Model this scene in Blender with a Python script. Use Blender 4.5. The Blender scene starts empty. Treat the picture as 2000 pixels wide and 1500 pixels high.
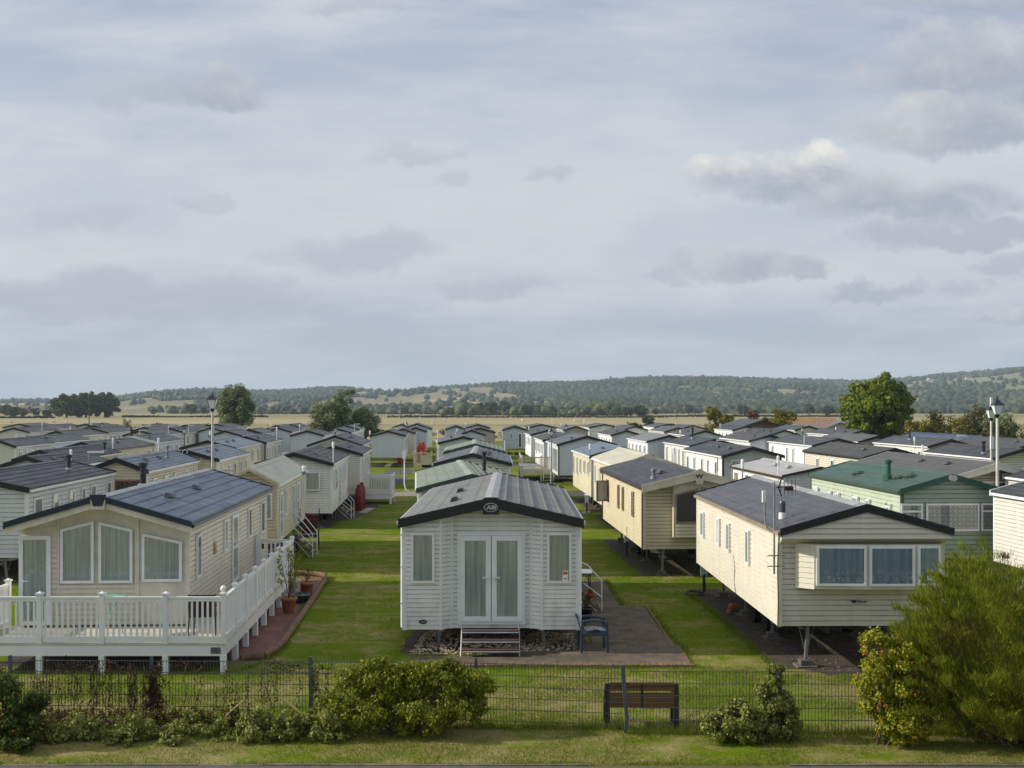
import bpy, math, random
import numpy as np
from mathutils import Vector, Matrix
R = math.radians
F = 2275.0; HY = 798.0; CX = 1000.0; CZ = 5.0     # focal length in photo pixels, horizon row, centre column, camera height
scene = bpy.context.scene
col = scene.collection
rng = random.Random(7)

def gp(x, y, z=0.0):            # photo pixel of a point at height z -> world
    D = F*(CZ-z)/(y-HY)
    return Vector(((x-CX)*D/F, D, z))
def at(x, y, D):                # photo pixel at a known distance -> world
    return Vector(((x-CX)*D/F, D, CZ-(y-HY)*D/F))

# ------------------------------------------------------------------ materials
MATS = {}
class NT:
    def __init__(s, m):
        m.use_nodes = True; s.t = m.node_tree; s.n = s.t.nodes; s.l = s.t.links; s.n.clear()
    def new(s, ty, **kw):
        n = s.n.new(ty)
        for k, v in kw.items(): setattr(n, k, v)
        return n
    def set(s, n, **kw):
        for k, v in kw.items():
            i = n.inputs[k.replace('_', ' ')] if k.replace('_', ' ') in n.inputs else n.inputs[int(k[1:])]
            if hasattr(v, 'is_output') or isinstance(v, bpy.types.NodeSocket): s.l.new(v, i)
            else: i.default_value = v
        return n
    def math(s, op, a, b=None, c=None, clamp=False):
        n = s.n.new('ShaderNodeMath'); n.operation = op; n.use_clamp = clamp
        for i, v in enumerate((a, b, c)):
            if v is None: continue
            if isinstance(v, bpy.types.NodeSocket): s.l.new(v, n.inputs[i])
            else: n.inputs[i].default_value = v
        return n.outputs[0]
    def mix(s, f, a, b, mode='MIX'):
        n = s.n.new('ShaderNodeMix'); n.data_type = 'RGBA'; n.blend_type = mode
        for i, v in ((0, f), (6, a), (7, b)):
            if isinstance(v, bpy.types.NodeSocket): s.l.new(v, n.inputs[i])
            elif i == 0: n.inputs[0].default_value = v
            else: n.inputs[i].default_value = (*v, 1) if len(v) == 3 else v
        return n.outputs[2]
    def noise(s, vec, scale, detail=4, rough=.55, out=0):
        n = s.n.new('ShaderNodeTexNoise'); n.inputs['Scale'].default_value = scale
        n.inputs['Detail'].default_value = detail; n.inputs['Roughness'].default_value = rough
        if vec is not None: s.l.new(vec, n.inputs['Vector'])
        return n.outputs[out]
    def ramp(s, f, stops, interp='LINEAR'):
        n = s.n.new('ShaderNodeValToRGB'); n.color_ramp.interpolation = interp
        e = n.color_ramp.elements
        while len(e) < len(stops): e.new(.5)
        for k, (p, c) in enumerate(stops):
            e[k].position = p; e[k].color = (*c, 1) if len(c) == 3 else c
        s.l.new(f, n.inputs[0]); return n.outputs[0]
    def rng01(s, f, a, b, c=0., d=1.):
        n = s.n.new('ShaderNodeMapRange'); s.l.new(f, n.inputs[0])
        for i, v in zip((1, 2, 3, 4), (a, b, c, d)): n.inputs[i].default_value = v
        return n.outputs[0]
    def mapv(s, vec, sc=(1, 1, 1), loc=(0, 0, 0), rot=(0, 0, 0)):
        n = s.n.new('ShaderNodeMapping'); s.l.new(vec, n.inputs[0])
        n.inputs[1].default_value = loc; n.inputs[2].default_value = rot; n.inputs[3].default_value = sc
        return n.outputs[0]
    def obj(s): return s.new('ShaderNodeTexCoord').outputs['Object']
    def pos(s): return s.new('ShaderNodeNewGeometry').outputs['Position']
    def bump(s, h, strength=.3, dist=.02):
        n = s.new('ShaderNodeBump'); n.inputs['Strength'].default_value = strength
        n.inputs['Distance'].default_value = dist; s.l.new(h, n.inputs['Height']); return n.outputs[0]
    def out(s, bsdf):
        o = s.new('ShaderNodeOutputMaterial'); s.l.new(bsdf, o.inputs[0])
    def bsdf(s, colr, rough=.6, metal=0., normal=None, spec=None, **kw):
        b = s.new('ShaderNodeBsdfPrincipled')
        for k, v in (('Base Color', colr), ('Roughness', rough), ('Metallic', metal)):
            if isinstance(v, bpy.types.NodeSocket): s.l.new(v, b.inputs[k])
            elif k == 'Base Color': b.inputs[k].default_value = (*v, 1)
            else: b.inputs[k].default_value = v
        if spec is not None: b.inputs['Specular IOR Level'].default_value = spec
        if normal is not None: s.l.new(normal, b.inputs['Normal'])
        return b.outputs[0]

def mat(name, c, rough=.6, var=.12, scale=2.5, c2=None, metal=0., bump=0., bscale=40., spec=None, stretch=(1, 1, 1)):
    if name in MATS: return MATS[name]
    m = bpy.data.materials.new(name); t = NT(m)
    v = t.mapv(t.pos(), stretch)
    f = t.noise(v, scale, 5)
    if c2 is None: c2 = tuple(max(0, x*(1-2*var)) for x in c)
    k = t.rng01(f, .35, .68)
    cc = t.mix(k, c, c2)
    nrm = None
    if bump: nrm = t.bump(t.noise(v, bscale, 3), bump, .01)
    t.out(t.bsdf(cc, rough, metal, nrm, spec))
    MATS[name] = m
    return m

def cladding(name, c, dirt=(.30, .27, .20)):
    """vinyl weatherboard: slightly glossy, rain streaks and a grimy foot of the wall; board laps carry painted shade"""
    m = bpy.data.materials.new(name); t = NT(m)
    p = t.pos(); o = t.obj()
    st = t.noise(t.mapv(p, (5, 5, .35)), 1.3, 4)
    bl = t.noise(p, .7, 3)
    k = t.math('MULTIPLY', t.rng01(st, .42, .8), t.rng01(bl, .3, .75, .2, .8))
    cc = t.mix(k, c, tuple(a*.55+b*.45 for a, b in zip(c, dirt)))
    z = t.new('ShaderNodeSeparateXYZ'); t.l.new(o, z.inputs[0])
    low = t.math('MULTIPLY', t.rng01(z.outputs[2], 1.25, .55, 0, .85), t.rng01(t.noise(p, 3, 6, .65), .38, .66))
    cc = t.mix(low, cc, tuple(a*.5+b*.5 for a, b in zip(c, dirt)))
    t.out(t.bsdf(cc, .42, spec=.4, normal=t.bump(t.noise(t.mapv(p, (3, 3, 30)), 3, 3), .12, .01)))
    MATS[name] = m
    mat(name+'_lap_shade', tuple(a*.86+b*.08 for a, b in zip(c, dirt)), .8, .2, 3, spec=.1)  # darker strip at board tops: the lap shadow put into its colour
    return m

def roofmat(name, c, c2, rough=.45, ribs=True, moss=.25, pitch=.3):
    m = bpy.data.materials.new(name); t = NT(m)
    p = t.pos(); o = t.obj()
    f = t.noise(p, .8, 6, .65); g = t.noise(t.mapv(p, (1, .25, 1)), 3, 4)
    cc = t.mix(t.rng01(f, .3, .7), c, c2)
    # per-sheet tone: brick cells
    b = t.new('ShaderNodeTexBrick'); b.offset = .5
    t.l.new(t.mapv(o, (1, 1, 1), rot=(0, 0, R(90))), b.inputs['Vector'])
    b.inputs['Color1'].default_value = (1, 1, 1, 1); b.inputs['Color2'].default_value = (.86, .86, .88, 1)
    b.inputs['Mortar'].default_value = (.6, .6, .6, 1); b.inputs['Scale'].default_value = 1
    b.inputs['Mortar Size'].default_value = .006; b.inputs['Brick Width'].default_value = 1.25; b.inputs['Row Height'].default_value = .34
    cc = t.mix(.9, cc, b.outputs[0], 'MULTIPLY')
    ms = t.math('MULTIPLY', t.rng01(t.noise(p, 1.7, 8, .7), .55, .75), moss)
    cc = t.mix(ms, cc, (.16, .15, .10))
    nrm = None
    if ribs:
        w = t.new('ShaderNodeTexWave'); w.wave_type = 'BANDS'; w.bands_direction = 'Y'; w.wave_profile = 'SIN'
        t.l.new(o, w.inputs[0]); w.inputs['Scale'].default_value = 1/(pitch*3.18)*1.0
        nrm = t.bump(t.math('ADD', w.outputs['Fac'], t.math('MULTIPLY', b.outputs['Fac'], -1.5)), .55, .012)
    else:
        nrm = t.bump(t.noise(p, 6, 4), .2, .01)
    t.out(t.bsdf(cc, t.rng01(g, .3, .7, rough-.08, rough+.12), normal=nrm, spec=.45))
    MATS[name] = m
    return m

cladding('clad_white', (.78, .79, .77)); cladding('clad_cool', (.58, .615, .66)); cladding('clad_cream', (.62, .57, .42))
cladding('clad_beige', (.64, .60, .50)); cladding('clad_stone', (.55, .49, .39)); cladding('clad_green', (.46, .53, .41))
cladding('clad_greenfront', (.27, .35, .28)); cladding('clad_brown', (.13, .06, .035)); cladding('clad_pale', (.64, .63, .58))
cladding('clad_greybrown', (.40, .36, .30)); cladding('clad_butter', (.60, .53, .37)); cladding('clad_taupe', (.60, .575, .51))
roofmat('roof_slate', (.031, .034, .041), (.050, .053, .058)); roofmat('roof_black', (.019, .021, .027), (.030, .032, .037)); roofmat('roof_charcoal', (.048, .048, .050), (.066, .066, .064), rough=.55); roofmat('roof_faded', (.075, .078, .082), (.10, .10, .098), rough=.6, moss=.45)
roofmat('roof_blue', (.035, .062, .115), (.050, .080, .135), rough=.33, moss=.12); roofmat('roof_greyblue', (.11, .15, .20), (.15, .19, .24), moss=.3)
roofmat('roof_tan', (.19, .19, .18), (.14, .145, .14), ribs=False); roofmat('roof_sage', (.205, .24, .165), (.16, .19, .135), ribs=False, moss=.3)
roofmat('roof_green', (.030, .105, .078), (.065, .088, .075), rough=.5, moss=.55); roofmat('roof_cream', (.55, .52, .40), (.46, .44, .34), ribs=False, moss=.25)
roofmat('roof_weathered', (.185, .19, .175), (.13, .135, .13), rough=.55, ribs=False, moss=.45); roofmat('roof_grey', (.062, .068, .078), (.085, .09, .10), rough=.42, moss=.5)
roofmat('roof_palegrey', (.40, .39, .38), (.33, .33, .33), ribs=False, moss=.3); roofmat('roof_navy', (.012, .022, .07), (.018, .03, .085), rough=.3, moss=.05)
mat('trim_black', (.012, .015, .022), .38, .2); mat('trim_navy', (.012, .030, .062), .35, .15); mat('trim_cream', (.66, .60, .45), .45)
mat('trim_white', (.78, .79, .80), .35, .06); mat('trim_brown', (.045, .025, .018), .45); mat('trim_green', (.015, .085, .055), .4)
mat('trim_greygreen', (.05, .075, .06), .45); mat('trim_stone', (.70, .665, .57), .45); mat('upvc', (.80, .82, .84), .28, .05, spec=.5)
mat('trim_taupe', (.30, .24, .17), .4); mat('ridge_grey', (.34, .35, .36), .5, .2); mat('ridge_sage', (.33, .36, .28), .5, .2)
mat('steel', (.50, .52, .54), .35, .2, metal=.8); mat('galv', (.30, .32, .34), .5, .25, metal=.4); mat('dark_steel', (.05, .052, .055), .5, .2)
mat('rubber', (.012, .012, .012), .8); mat('wood_deck', (.60, .56, .47), .7, .15, 3, stretch=(1, 8, 1)); mat('wood_step', (.10, .055, .04), .7, .2)
mat('plastic_white', (.80, .82, .86), .32, .05); mat('plastic_black', (.016, .016, .018), .4)
mat('pad_concrete', (.17, .155, .13), .9, .3, 5, (.09, .08, .065), bump=.4); mat('concrete', (.36, .33, .28), .85, .2, 4, (.25, .23, .20), bump=.4); mat('timber_pale', (.50, .38, .20), .8, .25)
mat('terracotta', (.36, .13, .06), .75, .2, 8, (.22, .09, .05)); mat('glaze_teal', (.02, .06, .075), .25)
mat('bottle_red', (.20, .010, .020), .5, .25, 6, (.11, .008, .018)); mat('bottle_orange', (.62, .055, .015), .4, .12)
mat('chair_blue', (.035, .065, .10), .5, .15); mat('cloth_grey', (.36, .38, .42), .7, .3, 14); mat('maroon', (.13, .012, .025), .7, .2)
mat('post_grey', (.07, .095, .12), .5, .2); mat('wire_green', (.075, .085, .095), .55, .2); mat('bench_wood', (.21, .095, .024), .5, .3, 6, (.12, .05, .014), stretch=(.3, 1, 6))
mat('mint', (.25, .52, .38), .4); mat('bark', (.09, .065, .045), .9, .3, 6, bump=.6, bscale=14); mat('twig', (.12, .085, .055), .85, .3, 9)
mat('log', (.20, .11, .06), .85, .3, 6, (.11, .06, .04), bump=.6, bscale=20); mat('white_mark', (.8, .8, .8), .4, .02); mat('black_mark', (.01, .01, .012), .4, .02)
mat('navy_mark', (.01, .016, .035), .3, .05); mat('grey_mark', (.42, .43, .45), .4, .05); mat('yellow_mark', (.62, .42, .06), .5, .05); mat('blue_mark', (.05, .07, .35), .5)
mat('orange_mark', (.5, .16, .04), .5); mat('plate_grey', (.18, .19, .18), .5); mat('lace_white', (.55, .60, .66), .8)
mat('rust_roof', (.30, .17, .065), .85, .3, .6, (.22, .13, .07)); mat('tile_brown', (.20, .12, .09), .8, .3, 3); mat('stone_white', (.62, .60, .55), .8, .15)
mat('fence_grey', (.26, .28, .31), .75, .2, 3); mat('tarp_blue', (.03, .17, .42), .4); mat('car_paint', (.02, .024, .032), .18, .05, spec=.6)
mat('sheep_wool', (.62, .58, .48), .9); mat('red_brick', (.30, .10, .06), .85, .2)
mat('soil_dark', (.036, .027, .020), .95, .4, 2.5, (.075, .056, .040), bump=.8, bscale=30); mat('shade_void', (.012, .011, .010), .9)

def special_mats():
    # curtain behind glass
    for nm, c, c2 in (('curtain', (.92, .94, .91), (.50, .54, .53)), ('curtain_blue', (.20, .26, .34), (.12, .165, .23)), ('curtain_dim', (.50, .52, .52), (.26, .28, .29)), ('blind_dark', (.035, .032, .035), (.015, .015, .017))):
        m = bpy.data.materials.new(nm); t = NT(m); o = t.obj()
        f = t.noise(t.mapv(o, (9, 9, .25)), 2.2, 4)
        cc = t.mix(t.rng01(f, .3, .7), c, c2)
        if nm == 'blind_dark':
            w = t.new('ShaderNodeTexWave'); w.bands_direction = 'Z'; t.l.new(o, w.inputs[0]); w.inputs['Scale'].default_value = 9
            cc = t.mix(t.math('MULTIPLY', w.outputs['Fac'], .7), cc, (.075, .07, .07))
        t.out(t.bsdf(cc, .85)); MATS[nm] = m
    m = bpy.data.materials.new('lace'); t = NT(m); o = t.obj()       # lace net: rings toward the hem
    z = t.new('ShaderNodeSeparateXYZ'); t.l.new(o, z.inputs[0])
    v = t.new('ShaderNodeTexVoronoi'); v.inputs['Scale'].default_value = 9; v.inputs['Randomness'].default_value = .45; t.l.new(t.mapv(o, (1.2, .0, 1)), v.inputs['Vector'])
    ring = t.math('MULTIPLY', t.math('GREATER_THAN', v.outputs['Distance'], .22), t.math('LESS_THAN', v.outputs['Distance'], .40))
    hem = t.rng01(z.outputs[2], 2.05, 1.85)
    f = t.noise(t.mapv(o, (9, 9, .2)), 2.2, 4)
    cc = t.mix(t.rng01(f, .3, .7), (.66, .78, .90), (.38, .49, .63))
    cc = t.mix(t.math('MULTIPLY', t.math('MULTIPLY', ring, hem), .9), cc, (.98, .99, 1.0))
    t.out(t.bsdf(cc, .85)); MATS['lace'] = m
    m = bpy.data.materials.new('lace_net'); t = NT(m); o = t.obj()
    v = t.new('ShaderNodeTexVoronoi'); v.inputs['Scale'].default_value = 6; v.inputs['Randomness'].default_value = .0; t.l.new(t.mapv(o, (1, .0, 1), rot=(0, R(45), 0)), v.inputs['Vector'])
    ring = t.math('MULTIPLY', t.math('GREATER_THAN', v.outputs['Distance'], .25), t.math('LESS_THAN', v.outputs['Distance'], .45))
    f = t.noise(t.mapv(o, (9, 9, .2)), 2.2, 4)
    cc = t.mix(t.rng01(f, .3, .7), (.62, .68, .70), (.42, .48, .50))
    cc = t.mix(t.math('MULTIPLY', ring, .6), cc, (.12, .15, .16))
    t.out(t.bsdf(cc, .85)); MATS['lace_net'] = m
    # clear window glass
    m = bpy.data.materials.new('glass_clear'); t = NT(m)
    tr = t.new('ShaderNodeBsdfTransparent'); tr.inputs[0].default_value = (.90, .93, .93, 1)
    gl = t.new('ShaderNodeBsdfGlossy'); gl.inputs['Roughness'].default_value = .02; gl.inputs[0].default_value = (1, 1, 1, 1)
    fr = t.new('ShaderNodeFresnel'); fr.inputs[0].default_value = 1.6
    mx = t.new('ShaderNodeMixShader'); t.l.new(t.math('ADD', fr.outputs[0], .04), mx.inputs[0]); t.l.new(tr.outputs[0], mx.inputs[1]); t.l.new(gl.outputs[0], mx.inputs[2])
    t.out(mx.outputs[0]); MATS['glass_clear'] = m
    # window pane seen from afar: dark room with a net behind part of it
    m = bpy.data.materials.new('pane'); t = NT(m); o = t.obj()
    oi = t.new('ShaderNodeObjectInfo'); f = t.noise(t.mapv(o, (6, 6, .5)), 1.5, 3)
    r = t.math('ADD', t.math('MULTIPLY', oi.outputs['Random'], .5), t.math('MULTIPLY', f, .6))
    cc = t.ramp(r, [(.2, (.03, .035, .04)), (.5, (.08, .09, .10)), (.8, (.30, .32, .33))])
    t.out(t.bsdf(cc, .06, spec=.9)); MATS['pane'] = m
    m = bpy.data.materials.new('lamp_glass'); t = NT(m)
    t.out(t.bsdf((.72, .76, .80), .12, spec=.8)); MATS['lamp_glass'] = m
    m = bpy.data.materials.new('mint_glass'); t = NT(m)
    t.out(t.bsdf((.22, .50, .36), .08, spec=.9)); MATS['mint_glass'] = m
special_mats()

def leafmat(name, stops, rough=.55, trans=.3, nscale=1.2, spec=.2, iw=.55):
    m = bpy.data.materials.new(name); t = NT(m)
    g = t.new('ShaderNodeNewGeometry')
    n = t.noise(g.outputs['Position'], nscale, 3)
    r = t.math('ADD', t.math('MULTIPLY', g.outputs['Random Per Island'], iw), t.math('MULTIPLY', t.rng01(n, .28, .72), 1-iw) if iw < .5 else t.math('MULTIPLY', n, 1-iw))
    cc = t.ramp(r, stops)
    b = t.bsdf(cc, rough, spec=spec)
    tl = t.new('ShaderNodeBsdfTranslucent'); t.l.new(cc, tl.inputs[0])
    mx = t.new('ShaderNodeMixShader'); mx.inputs[0].default_value = trans
    t.l.new(b, mx.inputs[1]); t.l.new(tl.outputs[0], mx.inputs[2]); t.out(mx.outputs[0])
    MATS[name] = m; return m
leafmat('leaf_laurel', [(.2, (.045, .070, .008)), (.45, (.13, .17, .012)), (.7, (.33, .34, .025))], nscale=2)
leafmat('leaf_ivy', [(.2, (.065, .09, .015)), (.45, (.16, .19, .035)), (.7, (.32, .33, .09))], nscale=3)
leafmat('leaf_rose', [(.15, (.06, .10, .012)), (.45, (.19, .23, .018)), (.78, (.46, .42, .025))], nscale=2.4)
leafmat('leaf_rose_dark', [(.2, (.03, .06, .012)), (.5, (.06, .10, .02)), (.8, (.16, .16, .02))], nscale=2.4)
leafmat('leaf_tamarisk', [(.2, (.065, .10, .008)), (.45, (.15, .20, .012)), (.75, (.27, .30, .02))], nscale=1.6, trans=.35)
leafmat('leaf_tamarisk_brown', [(.2, (.05, .05, .01)), (.5, (.12, .09, .02)), (.8, (.18, .11, .03))], nscale=1.6)
leafmat('leaf_far', [(.2, (.045, .065, .024)), (.5, (.085, .11, .038)), (.8, (.17, .18, .06))], nscale=.03, iw=.4)
leafmat('leaf_willow', [(.2, (.07, .10, .038)), (.45, (.15, .19, .075)), (.75, (.38, .42, .27))], nscale=.5)
leafmat('leaf_sycamore', [(.2, (.045, .080, .008)), (.45, (.11, .165, .012)), (.75, (.25, .28, .02))], nscale=.45)
leafmat('leaf_oak', [(.2, (.045, .060, .022)), (.5, (.095, .115, .036)), (.8, (.17, .18, .06))], nscale=.3)
leafmat('leaf_hill', [(.15, (.028, .046, .020)), (.5, (.055, .080, .030)), (.85, (.12, .135, .055))], nscale=.010, iw=.32)
leafmat('leaf_hedge', [(.2, (.035, .040, .016)), (.5, (.08, .08, .03)), (.8, (.16, .14, .06))], nscale=.3)
leafmat('leaf_golden', [(.2, (.07, .08, .012)), (.5, (.17, .16, .02)), (.8, (.30, .24, .03))], nscale=.6)
leafmat('leaf_red', [(.2, (.06, .025, .015)), (.5, (.12, .045, .025)), (.8, (.17, .08, .04))], nscale=.6)
leafmat('leaf_dead', [(.2, (.035, .018, .010)), (.5, (.07, .035, .018)), (.8, (.13, .08, .035))], nscale=3)
leafmat('leaf_pot', [(.2, (.09, .12, .012)), (.5, (.20, .22, .02)), (.8, (.38, .34, .03))], nscale=3)
leafmat('hip_red', [(.2, (.42, .04, .012)), (.5, (.6, .10, .02)), (.8, (.65, .22, .03))], trans=0)
leafmat('flower_red', [(.2, (.30, .01, .015)), (.8, (.5, .02, .02))], trans=.1)
leafmat('grass_blade', [(.2, (.085, .13, .010)), (.45, (.15, .21, .014)), (.66, (.21, .25, .025)), (.82, (.32, .28, .10))], nscale=.9, trans=.35, spec=.06)
leafmat('reed', [(.2, (.20, .17, .10)), (.5, (.32, .28, .17)), (.8, (.50, .46, .34))], nscale=3)
leafmat('gravel', [(.2, (.22, .18, .13)), (.5, (.42, .35, .25)), (.8, (.62, .55, .42))], trans=0, rough=.9)
leafmat('gravel_dark', [(.2, (.04, .035, .03)), (.5, (.085, .07, .055)), (.8, (.26, .24, .21))], trans=0, rough=.9)

# ------------------------------------------------------------------ mesh building
def tag(o, label=None, cat=None, group=None, kind=None):
    if label: o['label'] = label
    if cat: o['category'] = cat
    if group: o['group'] = group
    if kind: o['kind'] = kind
    return o
def thing(name, loc, rotz=0, label=None, cat=None, group=None):
    o = bpy.data.objects.new(name, None); col.objects.link(o); o.empty_display_size = .2
    o.location = loc; o.rotation_euler = (0, 0, rotz)
    return tag(o, label, cat, group)

class MB:
    def __init__(s): s.v = []; s.f = []; s.mi = []; s.m = 0
    def add(s, vs, fs):
        b = len(s.v); s.v += [tuple(p) for p in vs]
        for f in fs: s.f.append([b+i for i in f]); s.mi.append(s.m)
        return s
    def poly(s, pts): return s.add(pts, [list(range(len(pts)))])
    def box(s, x0, x1, y0, y1, z0, z1):
        v = [(x, y, z) for z in (z0, z1) for y in (y0, y1) for x in (x0, x1)]
        return s.add(v, [(0, 2, 3, 1), (4, 5, 7, 6), (0, 1, 5, 4), (2, 6, 7, 3), (0, 4, 6, 2), (1, 3, 7, 5)])
    def bar(s, a, b, w, h=None, up=(0, 0, 1)):       # square section bar from a to b
        h = h or w; a = Vector(a); b = Vector(b); d = (b-a).normalized(); u = Vector(up)
        if abs(d.dot(u)) > .98: u = Vector((0, 1, 0))
        sd = d.cross(u).normalized()*w/2; u = sd.cross(d).normalized()*h/2
        v = [a-sd-u, a+sd-u, a+sd+u, a-sd+u, b-sd-u, b+sd-u, b+sd+u, b-sd+u]
        return s.add(v, [(3, 2, 1, 0), (4, 5, 6, 7), (0, 1, 5, 4), (1, 2, 6, 5), (2, 3, 7, 6), (3, 0, 4, 7)])
    def tube(s, pts, r, n=8, caps=True):
        pts = [Vector(p) for p in pts]; k = len(pts); rr = r if isinstance(r, (list, tuple)) else [r]*k
        vs = []; up = None
        for i, p in enumerate(pts):
            d = (pts[min(i+1, k-1)]-pts[max(i-1, 0)]).normalized()
            if up is None: up = Vector((0, 0, 1)) if abs(d.z) < .9 else Vector((1, 0, 0))
            a = d.cross(up).normalized(); b = a.cross(d).normalized(); up = b
            for j in range(n):
                q = 2*math.pi*j/n; vs.append(p+(a*math.cos(q)+b*math.sin(q))*rr[i])
        fs = [(i*n+j, i*n+(j+1) % n, (i+1)*n+(j+1) % n, (i+1)*n+j) for i in range(k-1) for j in range(n)]
        if caps: fs += [tuple(range(n))[::-1], tuple((k-1)*n+j for j in range(n))]
        return s.add(vs, fs)
    def lathe(s, prof, n=16, c=(0, 0, 0), cap=True):    # prof: (r, z)
        vs = [(c[0]+r*math.cos(2*math.pi*j/n), c[1]+r*math.sin(2*math.pi*j/n), c[2]+z) for r, z in prof for j in range(n)]
        k = len(prof)
        fs = [(i*n+j, i*n+(j+1) % n, (i+1)*n+(j+1) % n, (i+1)*n+j) for i in range(k-1) for j in range(n)]
        if cap: fs += [tuple(range(n))[::-1], tuple((k-1)*n+j for j in range(n))]
        return s.add(vs, fs)
    def prism(s, pts, off):                            # polygon extruded by a vector
        n = len(pts); a = [Vector(p) for p in pts]; b = [p+Vector(off) for p in a]
        return s.add(a+b, [tuple(range(n))[::-1], tuple(range(n, 2*n))]+[(i, (i+1) % n, n+(i+1) % n, n+i) for i in range(n)])
    def build(s, name, mats, parent=None, smooth=False, loc=None, rotz=0):
        me = bpy.data.meshes.new(name); me.from_pydata(s.v, [], s.f)
        for m in (mats if isinstance(mats, (list, tuple)) else [mats]): me.materials.append(MATS[m])
        if any(s.mi): me.polygons.foreach_set('material_index', s.mi)
        if smooth: me.polygons.foreach_set('use_smooth', [True]*len(s.f))
        me.update()
        o = bpy.data.objects.new(name, me); col.objects.link(o)
        if parent: o.parent = parent
        if loc is not None: o.location = loc
        if rotz: o.rotation_euler = (0, 0, rotz)
        return o

def np_mesh(name, V, Fc, mats, parent=None, mi=None, smooth=False):
    """V (n,3), Fc (m,k) fast mesh"""
    me = bpy.data.meshes.new(name); V = np.asarray(V, np.float32); Fc = np.asarray(Fc, np.int32); k = Fc.shape[1]
    me.vertices.add(len(V)); me.vertices.foreach_set('co', V.ravel())
    me.loops.add(Fc.size); me.loops.foreach_set('vertex_index', Fc.ravel())
    me.polygons.add(len(Fc)); me.polygons.foreach_set('loop_start', np.arange(0, Fc.size, k, dtype=np.int32))
    for m in (mats if isinstance(mats, (list, tuple)) else [mats]): me.materials.append(MATS[m])
    if mi is not None: me.polygons.foreach_set('material_index', np.asarray(mi, np.int32))
    if smooth: me.polygons.foreach_set('use_smooth', np.ones(len(Fc), bool))
    me.update(calc_edges=True)
    o = bpy.data.objects.new(name, me); col.objects.link(o)
    if parent: o.parent = parent
    return o

def unit(a): return a/np.maximum(1e-9, np.linalg.norm(a, axis=1, keepdims=True))
def leaf_mesh(rs, P, N, size, aspect=.5, fold=.25, droop=None):
    """two-quad folded leaves at P, lying roughly perpendicular to N"""
    n = len(P); s = (size*rs.uniform(.65, 1.25, n))[:, None] if np.isscalar(size) else size[:, None]
    N = unit(N+rs.normal(0, .55, (n, 3)))
    T = rs.normal(0, 1, (n, 3))
    if droop is not None: T = T*.6+np.array(droop)
    T = unit(T-(T*N).sum(1, keepdims=True)*N); B = np.cross(N, T)
    a = P-T*s*.5; b = P+T*s*.5; w = s*aspect*.5
    l = P+B*w+N*s*fold*.3; r = P-B*w+N*s*fold*.3
    V = np.stack([a, l, b, r], 1).reshape(-1, 3); i = np.arange(n)*4
    Fc = np.concatenate([np.stack([i, i+1, i+2], 1), np.stack([i, i+2, i+3], 1)])
    return V, Fc
def lobes_points(rs, lobes, n, inner=.55, jitter=.06, sub=9, subr=.42):
    """points in clumps on ellipsoid lobes: lobes=[(cx,cy,cz,rx,ry,rz)]; returns P, outward N"""
    L = np.array(lobes, float); vol = (L[:, 3]*L[:, 4]*L[:, 5])**.67; pick = rs.choice(len(L), n, p=vol/vol.sum())
    # clump centres on each lobe
    cl = unit(rs.normal(0, 1, (len(L)*sub, 3))).reshape(len(L), sub, 3)*rs.uniform(.55, .95, (len(L), sub, 1))
    c = cl[pick, rs.randint(0, sub, n)]
    d = unit(rs.normal(0, 1, (n, 3)))*rs.uniform(inner, 1, (n, 1))**.6
    q = c+d*subr
    P = L[pick, :3]+q*L[pick, 3:]*.86
    P += rs.normal(0, 1, (n, 3))*jitter*L[pick, 3:]
    N = unit(q/L[pick, 3:]*.5+d*.8)
    return P, N
def foliage(name, rs, lobes, n, size, matn, parent, aspect=.5, inner=.5, sub=9, subr=.42, droop=None, zmin=.02, jitter=.06, prune=None):
    P, N = lobes_points(rs, lobes, n, inner, jitter, sub, subr)
    k = P[:, 2] > zmin
    if prune is not None: k &= prune(P)
    P, N = P[k], N[k]
    V, Fc = leaf_mesh(rs, P, N, size, aspect, droop=droop)
    return np_mesh(name, V, Fc, matn, parent)

def text_mesh(name, s, size, matn, parent, mtx, shear=0., ext=.003, bold=.0):
    cu = bpy.data.curves.new(name, 'FONT'); cu.body = s; cu.size = size; cu.shear = shear; cu.extrude = ext; cu.offset = bold
    cu.align_x = 'CENTER'; cu.align_y = 'CENTER'; cu.resolution_u = 3
    t = bpy.data.objects.new(name, cu); col.objects.link(t)
    bpy.context.view_layer.update()
    me = bpy.data.meshes.new_from_object(t); bpy.data.objects.remove(t)
    me.transform(mtx); me.materials.clear(); me.materials.append(MATS[matn])
    o = bpy.data.objects.new(name, me); col.objects.link(o); o.parent = parent
    return o
def face_mtx(x, y, z, sx=1, sz=1):     # text plane facing -Y at x, y, z
    return Matrix.Translation((x, y, z)) @ Matrix.Rotation(R(90), 4, 'X') @ Matrix.Diagonal((sx, sz, 1, 1))
def copy_thing(root, loc, rotz=0, label=None, group=None, scale=None):
    r = root.copy(); col.objects.link(r); r.location = loc; r.rotation_euler = (0, 0, rotz)
    if scale: r.scale = (scale,)*3
    if label: r['label'] = label
    if group: r['group'] = group
    for ch in list(root.children):
        c = ch.copy(); col.objects.link(c); c.parent = r
        for g in list(ch.children):
            d = g.copy(); col.objects.link(d); d.parent = c
    return r
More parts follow.
